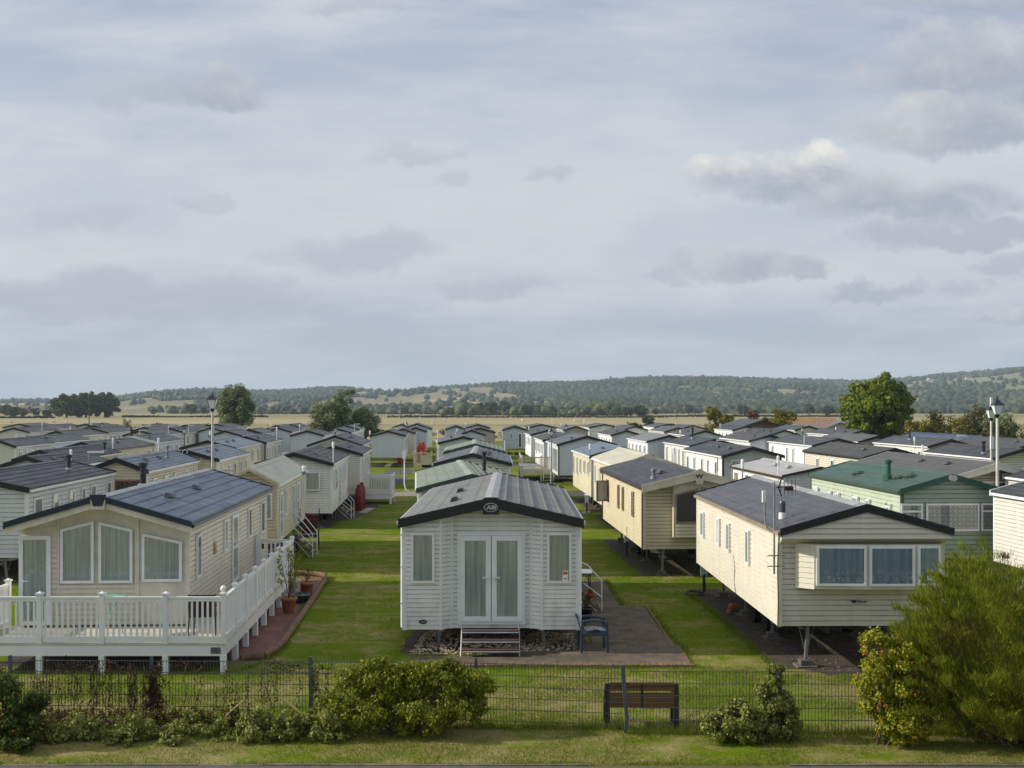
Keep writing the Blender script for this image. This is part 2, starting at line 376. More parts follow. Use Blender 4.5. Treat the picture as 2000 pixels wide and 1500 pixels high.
# ------------------------------------------------------------------ caravan builder (local: x right, y back, z up, origin under the front wall's middle)
def clip_top(poly, za, zb):      # keep points below the line za (t=0) .. zb (t=1); poly of (t, z)
    out = []; n = len(poly)
    g = lambda p: (za+(zb-za)*p[0])-p[1]
    for i in range(n):
        a, b = poly[i], poly[(i+1) % n]; ga, gb = g(a), g(b)
        if ga >= 0: out.append(a)
        if (ga > 0) != (gb > 0) and abs(ga-gb) > 1e-9:
            k = ga/(ga-gb); out.append((a[0]+(b[0]-a[0])*k, a[1]+(b[1]-a[1])*k))
    return out
def clad(mb, p0, p1, zb, za, zc, pitch=.105, depth=.034, lap=None):
    """lapped boards along p0->p1 (outside on the right of the walking direction)"""
    p0 = Vector((*p0, 0)); p1 = Vector((*p1, 0)); d = (p1-p0).normalized(); n = Vector((d.y, -d.x, 0)); zt = max(za, zc); z = zb
    while z < zt-1e-4:
        z2 = min(z+pitch, zt)
        q = clip_top([(0, z), (1, z), (1, z2), (0, z2)], za, zc)
        if len(q) > 2:
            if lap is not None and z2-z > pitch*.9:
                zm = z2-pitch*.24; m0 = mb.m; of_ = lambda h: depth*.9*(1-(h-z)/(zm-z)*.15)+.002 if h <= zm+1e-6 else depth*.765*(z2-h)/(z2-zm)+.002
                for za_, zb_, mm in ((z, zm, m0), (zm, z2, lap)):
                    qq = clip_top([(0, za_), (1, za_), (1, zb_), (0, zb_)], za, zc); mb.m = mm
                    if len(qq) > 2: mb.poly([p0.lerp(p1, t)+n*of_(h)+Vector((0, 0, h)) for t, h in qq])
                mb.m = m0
            else: mb.poly([p0.lerp(p1, t)+n*(depth*(1-(h-z)/pitch)+.002)+Vector((0, 0, h)) for t, h in q])
            lo = [t for t, h in q if abs(h-z) < 1e-6]
            if len(lo) >= 2:
                a, b = min(lo), max(lo)
                mb.poly([p0.lerp(p1, a)+Vector((0, 0, z)), p0.lerp(p1, b)+Vector((0, 0, z)), p0.lerp(p1, b)+n*(depth+.002)+Vector((0, 0, z)), p0.lerp(p1, a)+n*(depth+.002)+Vector((0, 0, z))])
        z = z2
def inset(poly, d):              # convex polygon (u, z), counter-clockwise
    n = len(poly); res = []
    for i in range(n):
        a, b, c = Vector(poly[i-1]), Vector(poly[i]), Vector(poly[(i+1) % n])
        e1 = (b-a).normalized(); e2 = (c-b).normalized()
        n1 = Vector((-e1.y, e1.x)); n2 = Vector((-e2.y, e2.x)); k = 1+n1.dot(n2)
        res.append(tuple(b+(n1+n2)*d/k))
    return res
def window(parent, o, u, poly, fw=.05, fd=.045, frame='upvc', back='curtain', full=True, pm='pane', mull=(), name='window', wavy=True):
    """o: origin on the wall, u: unit vector to the right as seen from outside; poly: (u, z) ccw"""
    o = Vector(o); u = Vector(u); n = Vector((u.y, -u.x, 0))
    W = lambda p, k: o+u*p[0]+n*k+Vector((0, 0, p[1]))
    area = sum(poly[i-1][0]*poly[i][1]-poly[i][0]*poly[i-1][1] for i in range(len(poly)))
    if area < 0: poly = poly[::-1]
    inn = inset(poly, fw); k = len(poly); mb = MB()
    z0 = .0; vs = [W(p, z0) for p in poly]+[W(p, fd) for p in poly]+[W(p, fd) for p in inn]+[W(p, z0+.004) for p in inn]
    fs = []
    for i in range(k):
        j = (i+1) % k
        fs += [(i, j, k+j, k+i), (k+i, k+j, 2*k+j, 2*k+i), (2*k+i, 2*k+j, 3*k+j, 3*k+i)]
    mb.add(vs, fs)
    xs = [p[0] for p in poly]; zs = [p[1] for p in poly]
    for kind, q in mull:         # ('h', z) or ('v', u)
        if kind == 'h': a, b = W((min(xs)+fw, q), fd-.012), W((max(xs)-fw, q), fd-.012)
        else: a, b = W((q, min(zs)+fw), fd-.012), W((q, max(zs)-fw), fd-.012)
        mb.bar(a, b, .05, .03, up=n) if kind == 'v' else mb.bar(a, b, .03, .05)
    fr = mb.build(name, frame, parent)
    if full:
        MB().poly([W(p, .034) for p in inn]).build('pane', 'glass_clear', fr)
        # curtain with folds
        cb = MB(); N = max(6, int((max(xs)-min(xs))/.02)); ph = rng.random()*6
        u0, u1 = min(p[0] for p in inn), max(p[0] for p in inn)
        def span(uu):
            lo, hi = 1e9, -1e9
            for i in range(k):
                a, b = inn[i], inn[(i+1) % k]
                if abs(a[0]-b[0]) < 1e-6:
                    if abs(uu-a[0]) < 1e-4: lo = min(lo, a[1], b[1]); hi = max(hi, a[1], b[1])
                elif min(a[0], b[0])-1e-6 <= uu <= max(a[0], b[0])+1e-6:
                    zz = a[1]+(b[1]-a[1])*(uu-a[0])/(b[0]-a[0]); lo = min(lo, zz); hi = max(hi, zz)
            return lo, hi
        pts = []
        for i in range(N+1):
            uu = u0+(u1-u0)*i/N; lo, hi = span(uu)
            dd = .016+(.009*math.sin(ph+uu*55+2*math.sin(uu*9)) if wavy else 0)
            pts.append((W((uu, lo), dd), W((uu, hi), dd)))
        for i in range(N): cb.poly([pts[i][0], pts[i+1][0], pts[i+1][1], pts[i][1]])
        cb.build('curtain', back, fr, smooth=True)
    else:
        MB().poly([W(p, .022) for p in inn]).build('pane', pm, fr)
    return fr
def rect(u0, u1, z0, z1): return [(u0, z0), (u1, z0), (u1, z1), (u0, z1)]

CARS = []
def roof_side(mb, s, W, y0, y1, zE, zR, style, fine):
    """one slope, s=-1 left, +1 right"""
    if style == 'tile' and fine:
        rows = 6; ny = int((y1-y0)/.055); step = .018
        ts = []; 
        for r in range(rows):
            ts += [(r/rows+.0005, 0.0), ((r+1)/rows-.0005, step)]     # each sheet course ends proud of the next
        V = []; 
        for j in range(ny+1):
            y = y0+(y1-y0)*j/ny; rib = .011*(abs(math.sin(j*math.pi/4))**.6)
            for t, h in ts:
                x = s*W*t; z = zR+(zE-zR)*t+h+rib+.012
                V.append((x, y, z))
        m = len(ts); Fs = []
        for j in range(ny):
            for i in range(m-1):
                a = j*m+i; q = (a, a+1, a+m+1, a+m); Fs.append(q if s < 0 else q[::-1])
        mb.add(V, Fs)
        e0 = [(0, y0, zR), (s*W, y0, zE), (s*W, y1, zE), (0, y1, zR)]
        mb.poly([(x, y, z-.03) for x, y, z in e0])
        mb.poly([(s*W, y0, zE-.03), (s*W, y1, zE-.03), (s*W, y1, zE+.035), (s*W, y0, zE+.035)])
        mb.poly([(0, y0, zR-.03), (s*W, y0, zE-.03), (s*W, y0, zE+.02), (0, y0, zR+.02)])
        mb.poly([(0, y1, zR-.03), (s*W, y1, zE-.03), (s*W, y1, zE+.02), (0, y1, zR+.02)])
    else:
        mb.prism([(0, y0, zR+.02), (s*W, y0, zE+.02), (s*W, y0, zE-.03), (0, y0, zR-.03)], (0, y1-y0, 0))
        if style == 'seam':
            for i in range(1, 7 if s > 0 else 5):
                t = i/(6.6 if s > 0 else 5.); h = .038 if s > 0 else .012
                mb.bar((s*W*t, y0+.02, zR+(zE-zR)*t+.015+h/2), (s*W*t, y1-.02, zR+(zE-zR)*t+.015+h/2), .045 if s > 0 else .03, h)
            if s < 0:
                for i in range(1, 8): y = y0+(y1-y0)*i/8; mb.bar((s*.14, y, zR+.02-(zR-zE)*.14/W), (s*(W-.02), y, zE+.022), .03, .006)
        if style == 'batten' and fine:
            for i in range(1, 6):
                t = i/6; mb.bar((s*W*t, y0+.02, zR+(zE-zR)*t+.028), (s*W*t, y1-.02, zR+(zE-zR)*t+.028), .045, .03)

def caravan(label, xL, xR, yE, vpx, L, wall='clad_white', roof='roof_slate', trim='trim_black', side='R', zE=2.70, rise=.42, zb=.72, style='tile', fasc=.13,
            fwall=None, corner='trim_white', oh=.10, front=(), fline='mid', swin=None, vents=2, flue=None, gutter='trim_white', group=None, segs=None, gwin=None, of=.12,
            ridge=None, skirt=None, pitch=.105, door=None, fine=None, outline=None, gfasc=None, mainwin=None, D=None, smooth_front=False):
    if D is None: D = F*(CZ-zE)/(yE-HY)
    a = math.atan2(vpx-CX, F)
    cx = ((xL+xR)/2-CX)*D/F; W = (xR-xL)*D/F/2; w = W-oh; zR = zE+rise
    zW = zE-.03; slope = (zR-zE)/W
    top = lambda x: zR-.03-slope*abs(x)
    fine = (D < 60) if fine is None else fine
    near = D < 45
    ca, sa = math.cos(a), math.sin(a)
    # caravan front wall sits `of` behind the verge
    root = thing('static_caravan', (cx+sa*of, D+ca*of, 0), -a, label, 'caravan', group)
    fwall = fwall or wall
    if roof == 'roof_slate' and D > 38: roof = rng.choice(('roof_slate', 'roof_slate', 'roof_charcoal', 'roof_black', 'roof_faded'))
    pitch = pitch if D < 70 else .15
    # walls
    outl = outline or [(-w, 0), (0, 0), (w, 0)]
    mb = MB()
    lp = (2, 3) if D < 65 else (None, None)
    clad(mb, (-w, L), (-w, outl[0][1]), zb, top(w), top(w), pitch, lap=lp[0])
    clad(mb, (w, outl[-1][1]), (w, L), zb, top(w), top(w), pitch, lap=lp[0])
    clad(mb, (w, L), (0, L), zb, top(w), top(0), pitch); clad(mb, (0, L), (-w, L), zb, top(0), top(w), pitch)
    mb.poly([(x, y, zb+.002) for x, y in outl]+[(w, L, zb+.002), (-w, L, zb+.002)])
    wm = [wall, fwall]+([wall+'_lap_shade', (fwall if fwall.startswith('clad') else 'clad_taupe')+'_lap_shade'] if D < 65 else []); mb.m = 1
    for p, q in zip(outl[:-1], outl[1:]):
        if smooth_front: 
            mb.poly([(p[0], p[1]-.01, zb), (q[0], q[1]-.01, zb), (q[0], q[1]-.01, top(q[0])), (p[0], p[1]-.01, top(p[0]))])
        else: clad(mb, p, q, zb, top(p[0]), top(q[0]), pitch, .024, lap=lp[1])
    mb.build('wall', wm, root)
    # roof
    rb = MB(); y0, y1 = -of, L+.06
    for s in (-1, 1): roof_side(rb, s, W, y0, y1, zE, zR, style, fine)
    ro = rb.build('roof', roof, root)
    hr = .030 if style == 'tile' and fine else .022
    rc = MB()
    for s in (-1, 1): rc.prism([(0, y0+.01, zR+hr+.022), (s*.14, y0+.01, zR+hr+.022-slope*.14), (s*.14, y0+.01, zR-slope*.14), (0, y0+.01, zR)], (0, y1-y0-.02, 0))
    rc.build('ridge_cap', ridge or roof, ro)
    vs = -1 if side == 'L' else 1
    for i in range(vents):
        yy = L*(.22+.25*i)+rng.uniform(-.2, .3); xx = vs*W*(.42 if side != 'C' else -.45); z = zR-slope*abs(xx)+.03
        vb = MB(); q = .17
        vb.add([(xx-q*.6, yy-.2, z+.02), (xx+q*.6, yy-.2, z-.0), (xx+q*.6, yy+.2, z), (xx-q*.6, yy+.2, z+.02), (xx-q*.35, yy-.16, z+.11), (xx+q*.4, yy-.16, z+.08), (xx+q*.4, yy+.16, z+.08), (xx-q*.35, yy+.16, z+.11)],
               [(0, 1, 5, 4), (1, 2, 6, 5), (2, 3, 7, 6), (3, 0, 4, 7), (4, 5, 6, 7)])
        vb.build('roof_vent', 'roof_grey' if roof != 'roof_palegrey' else 'roof_palegrey', ro)
    if flue:
        fx, fy, fh, fr_, fm = flue; z = zR-slope*abs(fx)
        fb = MB(); fb.lathe([(fr_*1.9, z-.02), (fr_*1.7, z+.07), (fr_*1.02, z+.1)], 12, (fx, fy, 0)); 
        fb.build('flue_collar', 'galv', ro)
        fb = MB(); fb.lathe([(fr_, z+.05), (fr_, z+fh*.45), (fr_*1.15, z+fh*.47), (fr_*1.15, z+fh*.53), (fr_, z+fh*.55), (fr_, z+fh-.12), (fr_*1.5, z+fh-.1), (fr_*1.5, z+fh-.02), (fr_*.7, z+fh)], 12, (fx, fy, 0))
        fb.build('flue_pipe', fm, ro)
    # fascias
    for yy, dy in ((y0-.03, .05), (y1-.02, .05)):
        fb = MB()
        for s in (-1, 1):
            up = .045 if style == 'tile' and fine else .035
            fb.prism([(0, yy, zR+up), (s*(W+.015), yy, zE+up-.003), (s*(W+.015), yy, zE-fasc*.85), (0, yy, zR-fasc)], (0, dy, 0))
            if near: fb.prism([(0, yy-.012, zR+up+.014), (s*(W+.02), yy-.012, zE+up+.011), (s*(W+.02), yy-.012, zE+up-.045), (0, yy-.012, zR+up-.045)], (0, .03, 0))
        fb.build('fascia', trim, root)
    if gfasc:                                  # second, deeper board below the verge
        h, gm = gfasc; gb = MB()
        for s in (-1, 1): gb.prism([(0, y0+.022, zR-.05), (s*W, y0+.022, zE-.05), (s*W, y0+.022, zE-.05-h), (0, y0+.022, zR-.05-h)], (0, .05, 0))
        gb.build('bargeboard', gm, root)
    # soffit under the front overhang
    if of > .15:
        sb = MB()
        for s in (-1, 1): sb.poly([(0, y0+.05, zR-.07), (s*W, y0+.05, zE-.07), (s*W, .0, zE-.07), (0, 0, zR-.07)])
        sb.build('soffit', trim if not gfasc else gfasc[1], root)
    # gutters
    gb = MB()
    for s in (-1, 1): gb.box(min(s*W, s*(W+.05)), max(s*W, s*(W+.05)), y0+.03, y1-.03, zE-.085, zE-.015)
    gb.build('gutter', gutter, root)
    # corners
    vis = (-1, 1) if D < 90 else ((1,) if side == 'R' else (-1,))
    for s in vis:
        for yy in (outl[0][1], L):
            cb = MB(); e = -.036 if yy < L/2 else .036
            x0, x1 = sorted((s*(w+.036), s*(w-.05))); ya, yb = sorted((yy+e, yy-e*1.4))
            cb.box(x0, x1, ya, yb, zb-.012, top(w)-.012); cb.build('corner_trim', corner, root)
            if yy >= L/2 and D > 60: break
    # side windows
    u_l, u_r = Vector((0, -1, 0)), Vector((0, 1, 0))      # seen from outside: left wall right is toward the viewer
    def side_win(s, y, ww, z0, z1, **kw):
        if s < 0: window(root, (-w-.035, 0, 0), u_l, rect(-y-ww/2, -y+ww/2, z0, z1), **kw)
        else: window(root, (w+.035, 0, 0), u_r, rect(y-ww/2, y+ww/2, z0, z1), **kw)
    sides = {'R': (1,), 'L': (-1,), 'C': (), 'B': (-1, 1)}[side]
    lod = D < 50
    if swin is None:
        swin = []; n = rng.choice((4, 5, 5, 6)); 
        for i in range(n):
            swin.append((L*(i+.6)/n+rng.uniform(-.25, .25), rng.choice((.38, .45, .5, .62)), rng.choice((1.45, 1.6, 1.7)), 2.38, 'win'))
    for s in sides:
        for (y, ww, z0, z1, kd) in swin:
            if not (.3 < y < L-.3): continue
            if kd == 'door': side_win(s, y, ww, z0, z1, fw=.09, full=lod, back='curtain', frame='upvc', name='door', mull=(('h', z0+.85),))
            elif kd == 'brown': side_win(s, y, ww, z0, z1, full=lod, frame='trim_taupe', back='curtain_dim')
            else: side_win(s, y, ww, z0, z1, full=lod, back=rng.choice(('curtain', 'curtain_dim')))
    # front windows given as photo pixels on the front wall plane
    Dw = D+of
    def fx(px): return ((px-CX)*Dw/F-cx)/ca
    def fz(py): return CZ-(py-HY)*Dw/F
    for it in front:
        pts, kw = it
        window(root, (0, -.036 + kw.pop('dy', 0), 0), (1, 0, 0), [(fx(x), fz(y)) for x, y in pts], full=D < 60, **kw)
    # legs and pads
    if D < 62:
        nl = 4 if near else 2
        for s in (-1, 1):
            for i in range(nl):
                yy = .35+(L-.8)*i/max(1, nl-1)
                if nl == 2 and i == 1: yy = 2.2
                lb = MB(); lb.bar((s*w*.62, yy, .06), (s*w*.62-s*.05, yy, zb), .06, .06, up=(1, 0, 0)); lb.bar((s*w*.62, yy, .25), (s*w*.62-s*.2, yy, zb), .010); lb.bar((s*w*.62, yy, .25), (s*w*.62+s*.15, yy, zb), .010)
                lb.build('support_leg', 'galv' if near else 'dark_steel', root)
                pb = MB(); pb.box(s*w*.62-.2, s*w*.62+.2, yy-.18, yy+.18, -.01, .04); pb.box(s*w*.62-.11, s*w*.62+.11, yy-.1, yy+.12, .05, .14); pb.build('support_pad', 'pad_concrete', root)
        cb = MB()
        for s in (-1, 1): cb.box(s*.55-.04, s*.55+.04, .3, L-.3, zb-.2, zb-.002)
        for yy in (L*.42, L*.55):
            cb.tube([(-.95, yy, .36), (.95, yy, .36)], .03, 6)
        cb.build('chassis', 'dark_steel', root)
        for yy in (L*.42, L*.55):
            for s in (-1, 1):
                wb = MB(); wb.tube([(s*.8, yy, .32), (s*.98, yy, .32)], .31, 14); wb.build('wheel', 'rubber', root)
    info = dict(root=root, D=D, cx=cx, W=W, w=w, L=L, a=a, zE=zE, zR=zR, zb=zb, of=of, top=top, fx=fx, fz=fz, roof=ro, slope=slope, name=label)
    CARS.append(info)
    return info
def badge_ellipse(parent, name, x, y, z, rx, rz, matn, th=.008, n=28):
    mb = MB(); mb.prism([(x+rx*math.cos(2*math.pi*i/n), y, z+rz*math.sin(2*math.pi*i/n)) for i in range(n)], (0, th, 0)); return mb.build(name, matn, parent)
def badge_ring(parent, name, x, y, z, rx, rz, r, matn, n=32):
    mb = MB(); mb.tube([(x+rx*math.cos(2*math.pi*i/n), y, z+rz*math.sin(2*math.pi*i/n)) for i in range(n+1)], r, 5, caps=False); return mb.build(name, matn, parent)
G = 'static caravans standing in rows'
Wn = lambda x0, x1, y0, y1, **k: ([(x0, y1), (x1, y1), (x1, y0), (x0, y0)], k)
# ---- the central caravan with French doors
abi = caravan('white caravan with French doors and dark oval-badged gable, nearest in the middle', 779, 1139, 1013, 1004, 9.5, 'clad_white', 'roof_weathered', 'trim_black', side='B', zb=.46, style='seam',
    fasc=.17, group=G, outline=[(-1.78, 0), (-1.04, 0), (-.82, .18), (0, .18), (.82, .18), (1.04, 0), (1.78, 0)], ridge='ridge_grey', vents=0, rise=.44, pitch=.092, gutter='trim_white', D=23.8, corner='trim_white',
    front=[Wn(803, 849, 1040, 1138, back='curtain'), Wn(1068, 1116, 1040, 1138, back='curtain')], of=.16, oh=.09)
A = abi['root']; S = 23.96/F
def fxA(px): return abi['fx'](px)
def fzA(py): return abi['fz'](py)
# corner trims of the recessed bay
for x, y in ((-1.04, 0), (1.04, 0), (-.82, .18), (.82, .18)):
    MB().box(x-.025, x+.025, y-.045, y-.0, .45, abi['top'](x)-.02).build('corner_trim', 'trim_white', A)
# door frame and leaves
db = MB(); z0, z1 = .60, 2.43
for a, b, c, d in ((-.70, .70, z1-.05, z1), (-.70, .70, z0-.06, z0), (-.70, -.65, z0, z1-.05), (.65, .70, z0, z1-.05)): db.box(a, b, .10, .165, c, d)
db.build('door_frame', 'upvc', A)
for s in (-1, 1):
    lo, hi = sorted((s*.008, s*.648))
    dl = window(A, (0, .13, 0), (1, 0, 0), rect(lo, hi, z0+.004, z1-.054), fw=.105, fd=.055, name='door')
    hb = MB(); hx = s*.055
    hb.box(hx-.018, hx+.018, .065, .088, 1.38, 1.60); hb.box(min(hx, hx+s*.13), max(hx, hx+s*.13), .04, .062, 1.50, 1.525); hb.box(hx-.014, hx+.014, .05, .07, 1.49, 1.53)
    hb.build('handle', 'plastic_white', dl)
    for zz in (.85, 1.5, 2.2): MB().box(min(s*.62, s*.69), max(s*.62, s*.69), .068, .086, zz-.035, zz+.035).build('hinge', 'plastic_white', dl)
# badge plate on the gable
zt = abi['zR']; yf = -abi['of']-.045
pb = MB(); pb.prism([(-.22, yf-.02, zt-.02), (-.16, yf-.02, zt-.30), (.16, yf-.02, zt-.30), (.22, yf-.02, zt-.02), (.12, yf-.02, zt+.05), (-.12, yf-.02, zt+.05)], (0, .03, 0)); bp = pb.build('badge_plate', 'trim_black', A)
badge_ring(bp, 'badge_ring', 0, yf-.026, zt-.155, .135, .085, .007, 'grey_mark')
text_mesh('lettering', 'ABI', .115, 'grey_mark', bp, face_mtx(0, yf-.024, zt-.157, 1.15, 1), shear=.25, bold=.006)
lb = badge_ellipse(A, 'badge', -1.40, -.036, .62, .082, .045, 'navy_mark')
text_mesh('lettering', 'ABI', .05, 'grey_mark', lb, face_mtx(-1.40, -.038, .62, 1.2, 1), shear=.25)
# extra verge cap joints, vents on the left slope, downpipes
for s in (-1, 1):
    for k in range(1, 7):
        x = s*k*.3; z = abi['zR']-abi['slope']*abs(x)+.052
        MB().bar((x-s*.012, -.19, z), (x+s*.012, -.19, z-.006), .09, .02).build('verge_joint', 'trim_black', A)
for yy in (1.8, 4.6):
    xx = -.85; z = abi['zR']-abi['slope']*.85+.02
    vb = MB(); vb.add([(xx-.09, yy-.22, z-.02), (xx+.09, yy-.22, z+.03), (xx+.09, yy+.22, z+.03), (xx-.09, yy+.22, z-.02), (xx-.05, yy-.18, z+.08), (xx+.06, yy-.18, z+.10), (xx+.06, yy+.18, z+.10), (xx-.05, yy+.18, z+.08)],
        [(0, 1, 5, 4), (1, 2, 6, 5), (2, 3, 7, 6), (3, 0, 4, 7), (4, 5, 6, 7)]); vb.build('roof_vent', 'trim_black', abi['roof'])
for s in (-1, 1):
    d = MB(); x = s*(abi['w']+.035); d.tube([(x, -.03, 2.62), (x, -.03, .50)], .030, 8)
    for zz in (1.0, 1.75, 2.4): d.box(x-.04, x+.04, -.065, .0, zz, zz+.03)
    d.build('downpipe', 'plastic_white', A)
# notice in the right window
nb = MB(); x0, x1 = fxA(1098), fxA(1109); nb.box(x0, x1, -.085, -.081, fzA(1134), fzA(1113)); nt = nb.build('notice', 'white_mark', A)
MB().box(x0+.012, x1-.012, -.089, -.086, fzA(1121), fzA(1115)).build('notice_band', 'orange_mark', nt)
text_mesh('lettering', '380', .045, 'blue_mark', nt, face_mtx((x0+x1)/2, -.087, fzA(1129)))

# ---- front left lodge with the white deck
lodge = caravan('beige caravan with blue roof and three curtained gable windows behind the white deck', 13, 371, 1024, 880, 10.0, 'clad_beige', 'roof_blue', 'trim_navy', side='R', zb=.60, D=23.2, zE=2.69, rise=.54,
    fwall='trim_stone', corner='trim_stone', group=G, of=.5, oh=.17, fasc=.07, gfasc=(.14, 'trim_stone'), ridge='ridge_grey', vents=2, gutter='trim_navy', swin=[(.75, .42, 1.45, 2.35, 'win'), (3.7, .42, 1.65, 2.38, 'win'), (4.9, .75, .75, 2.4, 'door'), (7.0, .45, 1.6, 2.38, 'win'), (9.1, .6, 1.5, 2.38, 'win')],
    smooth_front=True, flue=(-.55, 5.0, .62, .075, 'trim_black'),
    front=[([(124, 1138), (188, 1138), (188, 1017), (124, 1033)], dict(fw=.055, back='curtain')), ([(197, 1138), (262, 1138), (262, 1034), (197, 1018)], dict(fw=.055, back='curtain')), ([(280, 1136), (357, 1136), (357, 1058), (280, 1041)], dict(fw=.055, back='curtain')),
           ([(46, 1218), (106, 1218), (106, 1045), (46, 1045)], dict(fw=.08, fd=.06, back='curtain', name='door'))])
Lr = lodge['root']
for px in (120, 268, 272):
    MB().box(lodge['fx'](px)-.02, lodge['fx'](px)+.02, -.045, -.012, .62, lodge['top'](lodge['fx'](px))-.05).build('trim_strip', 'trim_stone', Lr)
gb = MB(); clad(gb, (-lodge['w']+.04, -.014), (lodge['fx'](119), -.014), .62, 2.55, 2.62, .105); clad(gb, (lodge['fx'](122), -.014), (lodge['fx'](267), -.014), .62, 1.42, 1.42, .105); gb.build('weatherboard', 'clad_beige', Lr)
zt = lodge['zR']; yf = -lodge['of']-.05
pb = MB(); pb.prism([(-.16, yf, zt+.06), (-.09, yf, zt-.17), (.09, yf, zt-.17), (.16, yf, zt+.06)], (0, .05, 0)); k = pb.build('gable_keystone', 'trim_navy', Lr)
MB().prism([(-.15, yf+.01, zt-.04), (-.12, yf+.01, zt-.24), (.12, yf+.01, zt-.24), (.15, yf+.01, zt-.04)], (0, .05, 0)).build('keystone_backing', 'trim_stone', Lr)
MB().box(lodge['w']+.03, lodge['w']+.06, 2.4, 2.62, 1.72, 2.0).build('meter_box', 'timber_pale', Lr)
# second door leaf handle
hb = MB(); hx = lodge['fx'](53); hb.box(hx-.015, hx+.015, -.10, -.085, 1.35, 1.6); hb.box(hx, hx+.12, -.12, -.10, 1.5, 1.525); hb.build('handle', 'plastic_white', Lr)

# ---- big cream caravan front right, bow window
wil = caravan('pale caravan with grey ribbed roof and three-light bow window behind the green shrub', 1525, 1862, 1038, 975, 9.1, 'clad_beige', 'roof_grey', 'trim_black', side='L', zb=.86, D=21.85, rise=.46, of=.38, oh=.06,
    fasc=.10, group=G, vents=0, corner='trim_stone', fwall='clad_taupe', ridge='ridge_grey', gutter='trim_taupe', swin=[(2.6, .34, 1.68, 2.42, 'win'), (4.7, .34, 1.7, 2.36, 'win'), (5.9, .34, 1.7, 2.36, 'win'), (8.1, .45, 1.66, 2.32, 'win')], front=[], pitch=.1)
Wr = wil['root']; w = wil['w']; yf = -wil['of']
# gable box above the bow: clad front flush with the verge, deep soffit
gb = MB(); clad(gb, (-wil['W']+.03, yf+.03), (0, yf+.03), 2.56, wil['zE']-.03, wil['zR']-.06, .1); clad(gb, (0, yf+.03), (wil['W']-.03, yf+.03), 2.56, wil['zR']-.06, wil['zE']-.03, .1)
gb.build('gable_panel', 'clad_taupe', Wr)
sb = MB(); sb.prism([(-wil['W']+.03, yf+.03, 2.56), (-w, -.01, 2.44), (-w, -.01, 2.60), (-wil['W']+.03, yf+.03, 2.60)], (0, 0, 0.001))
sb = MB(); X = wil['W']-.03
sb.add([(-X, yf+.03, 2.56), (X, yf+.03, 2.56), (w, -.03, 2.42), (-w, -.03, 2.42), (-X, yf+.03, 2.575), (X, yf+.03, 2.575)], [(0, 1, 2, 3), (0, 4, 5, 1)])
sb.add([(-X, yf+.03, 2.56), (-w, -.03, 2.42), (-w, -.03, 2.7)], [(0, 1, 2)]); sb.add([(X, yf+.03, 2.56), (w, -.03, 2.42), (w, -.03, 2.7)], [(0, 1, 2)])
sb.build('soffit', 'clad_taupe', Wr)
# bow window: polyline plan
fx = lambda px: ((px-CX)*21.95/F-wil['cx'])/math.cos(wil['a'])
bow = [(fx(1560), -.03), (fx(1590), -.30), (fx(1691), -.36), (fx(1785), -.36), (fx(1838), -.26), (fx(1848), -.03)]
zb0, zb1 = 1.60, 2.44
bb = MB()
for (xa, ya), (xb, yb) in zip(bow[:-1], bow[1:]):
    bb.poly([(xa, ya, zb0), (xb, yb, zb0), (xb, yb, zb1), (xa, ya, zb1)])
bb.poly([(x, y, zb0) for x, y in bow][::-1]); bb.poly([(x, y, zb1) for x, y in bow])
bo = bb.build('bow_window', 'trim_stone', Wr)
cb = MB(); clad(cb, bow[0], bow[1], zb0, zb1, zb1, .1, .012); cb.build('bow_cheek', 'clad_beige', Wr)
for (a, b) in ((bow[1], bow[2]), (bow[2], bow[3]), (bow[3], bow[4])):
    a = Vector((*a, 0)); b = Vector((*b, 0)); u = (b-a).normalized(); ln = (b-a).length
    window(Wr, a+Vector((u.y, -u.x, 0))*.003, u, rect(.035, ln-.02, zb0+.07, zb1-.02), fw=.045, fd=.05, back='lace')
nx = fx(1812)
pn = MB().box(nx-.055, nx+.055, -.42, -.416, 1.78, 1.98).build('notice', 'white_mark', Wr)
MB().box(nx-.048, nx+.048, -.425, -.421, 1.89, 1.972).build('notice_band', 'yellow_mark', pn)
text_mesh('lettering', '883', .045, 'blue_mark', pn, face_mtx(nx, -.422, 1.845))
bx = fx(1688)
bg = badge_ellipse(Wr, 'badge', bx, -.038, 1.33, .15, .05, 'grey_mark', .008)
text_mesh('lettering', 'Willerby', .055, 'black_mark', bg, face_mtx(bx+.02, -.041, 1.325))
MB().prism([(bx-.19, -.042, 1.35), (bx-.135, -.042, 1.29), (bx-.12, -.042, 1.315), (bx-.10, -.042, 1.285), (bx-.07, -.042, 1.36), (bx-.12, -.042, 1.345)], (0, .004, 0)).build('badge_bird', 'black_mark', bg)
# A-frame drawbar
db = MB(); db.bar((.6, 1.2, .72), (1.28, -.5, .50), .05, .14); db.build('drawbar', 'galv', Wr)
db = MB(); db.bar((-.2, 1.6, .70), (.95, -.35, .52), .05, .12); db.build('drawbar', 'dark_steel', Wr)
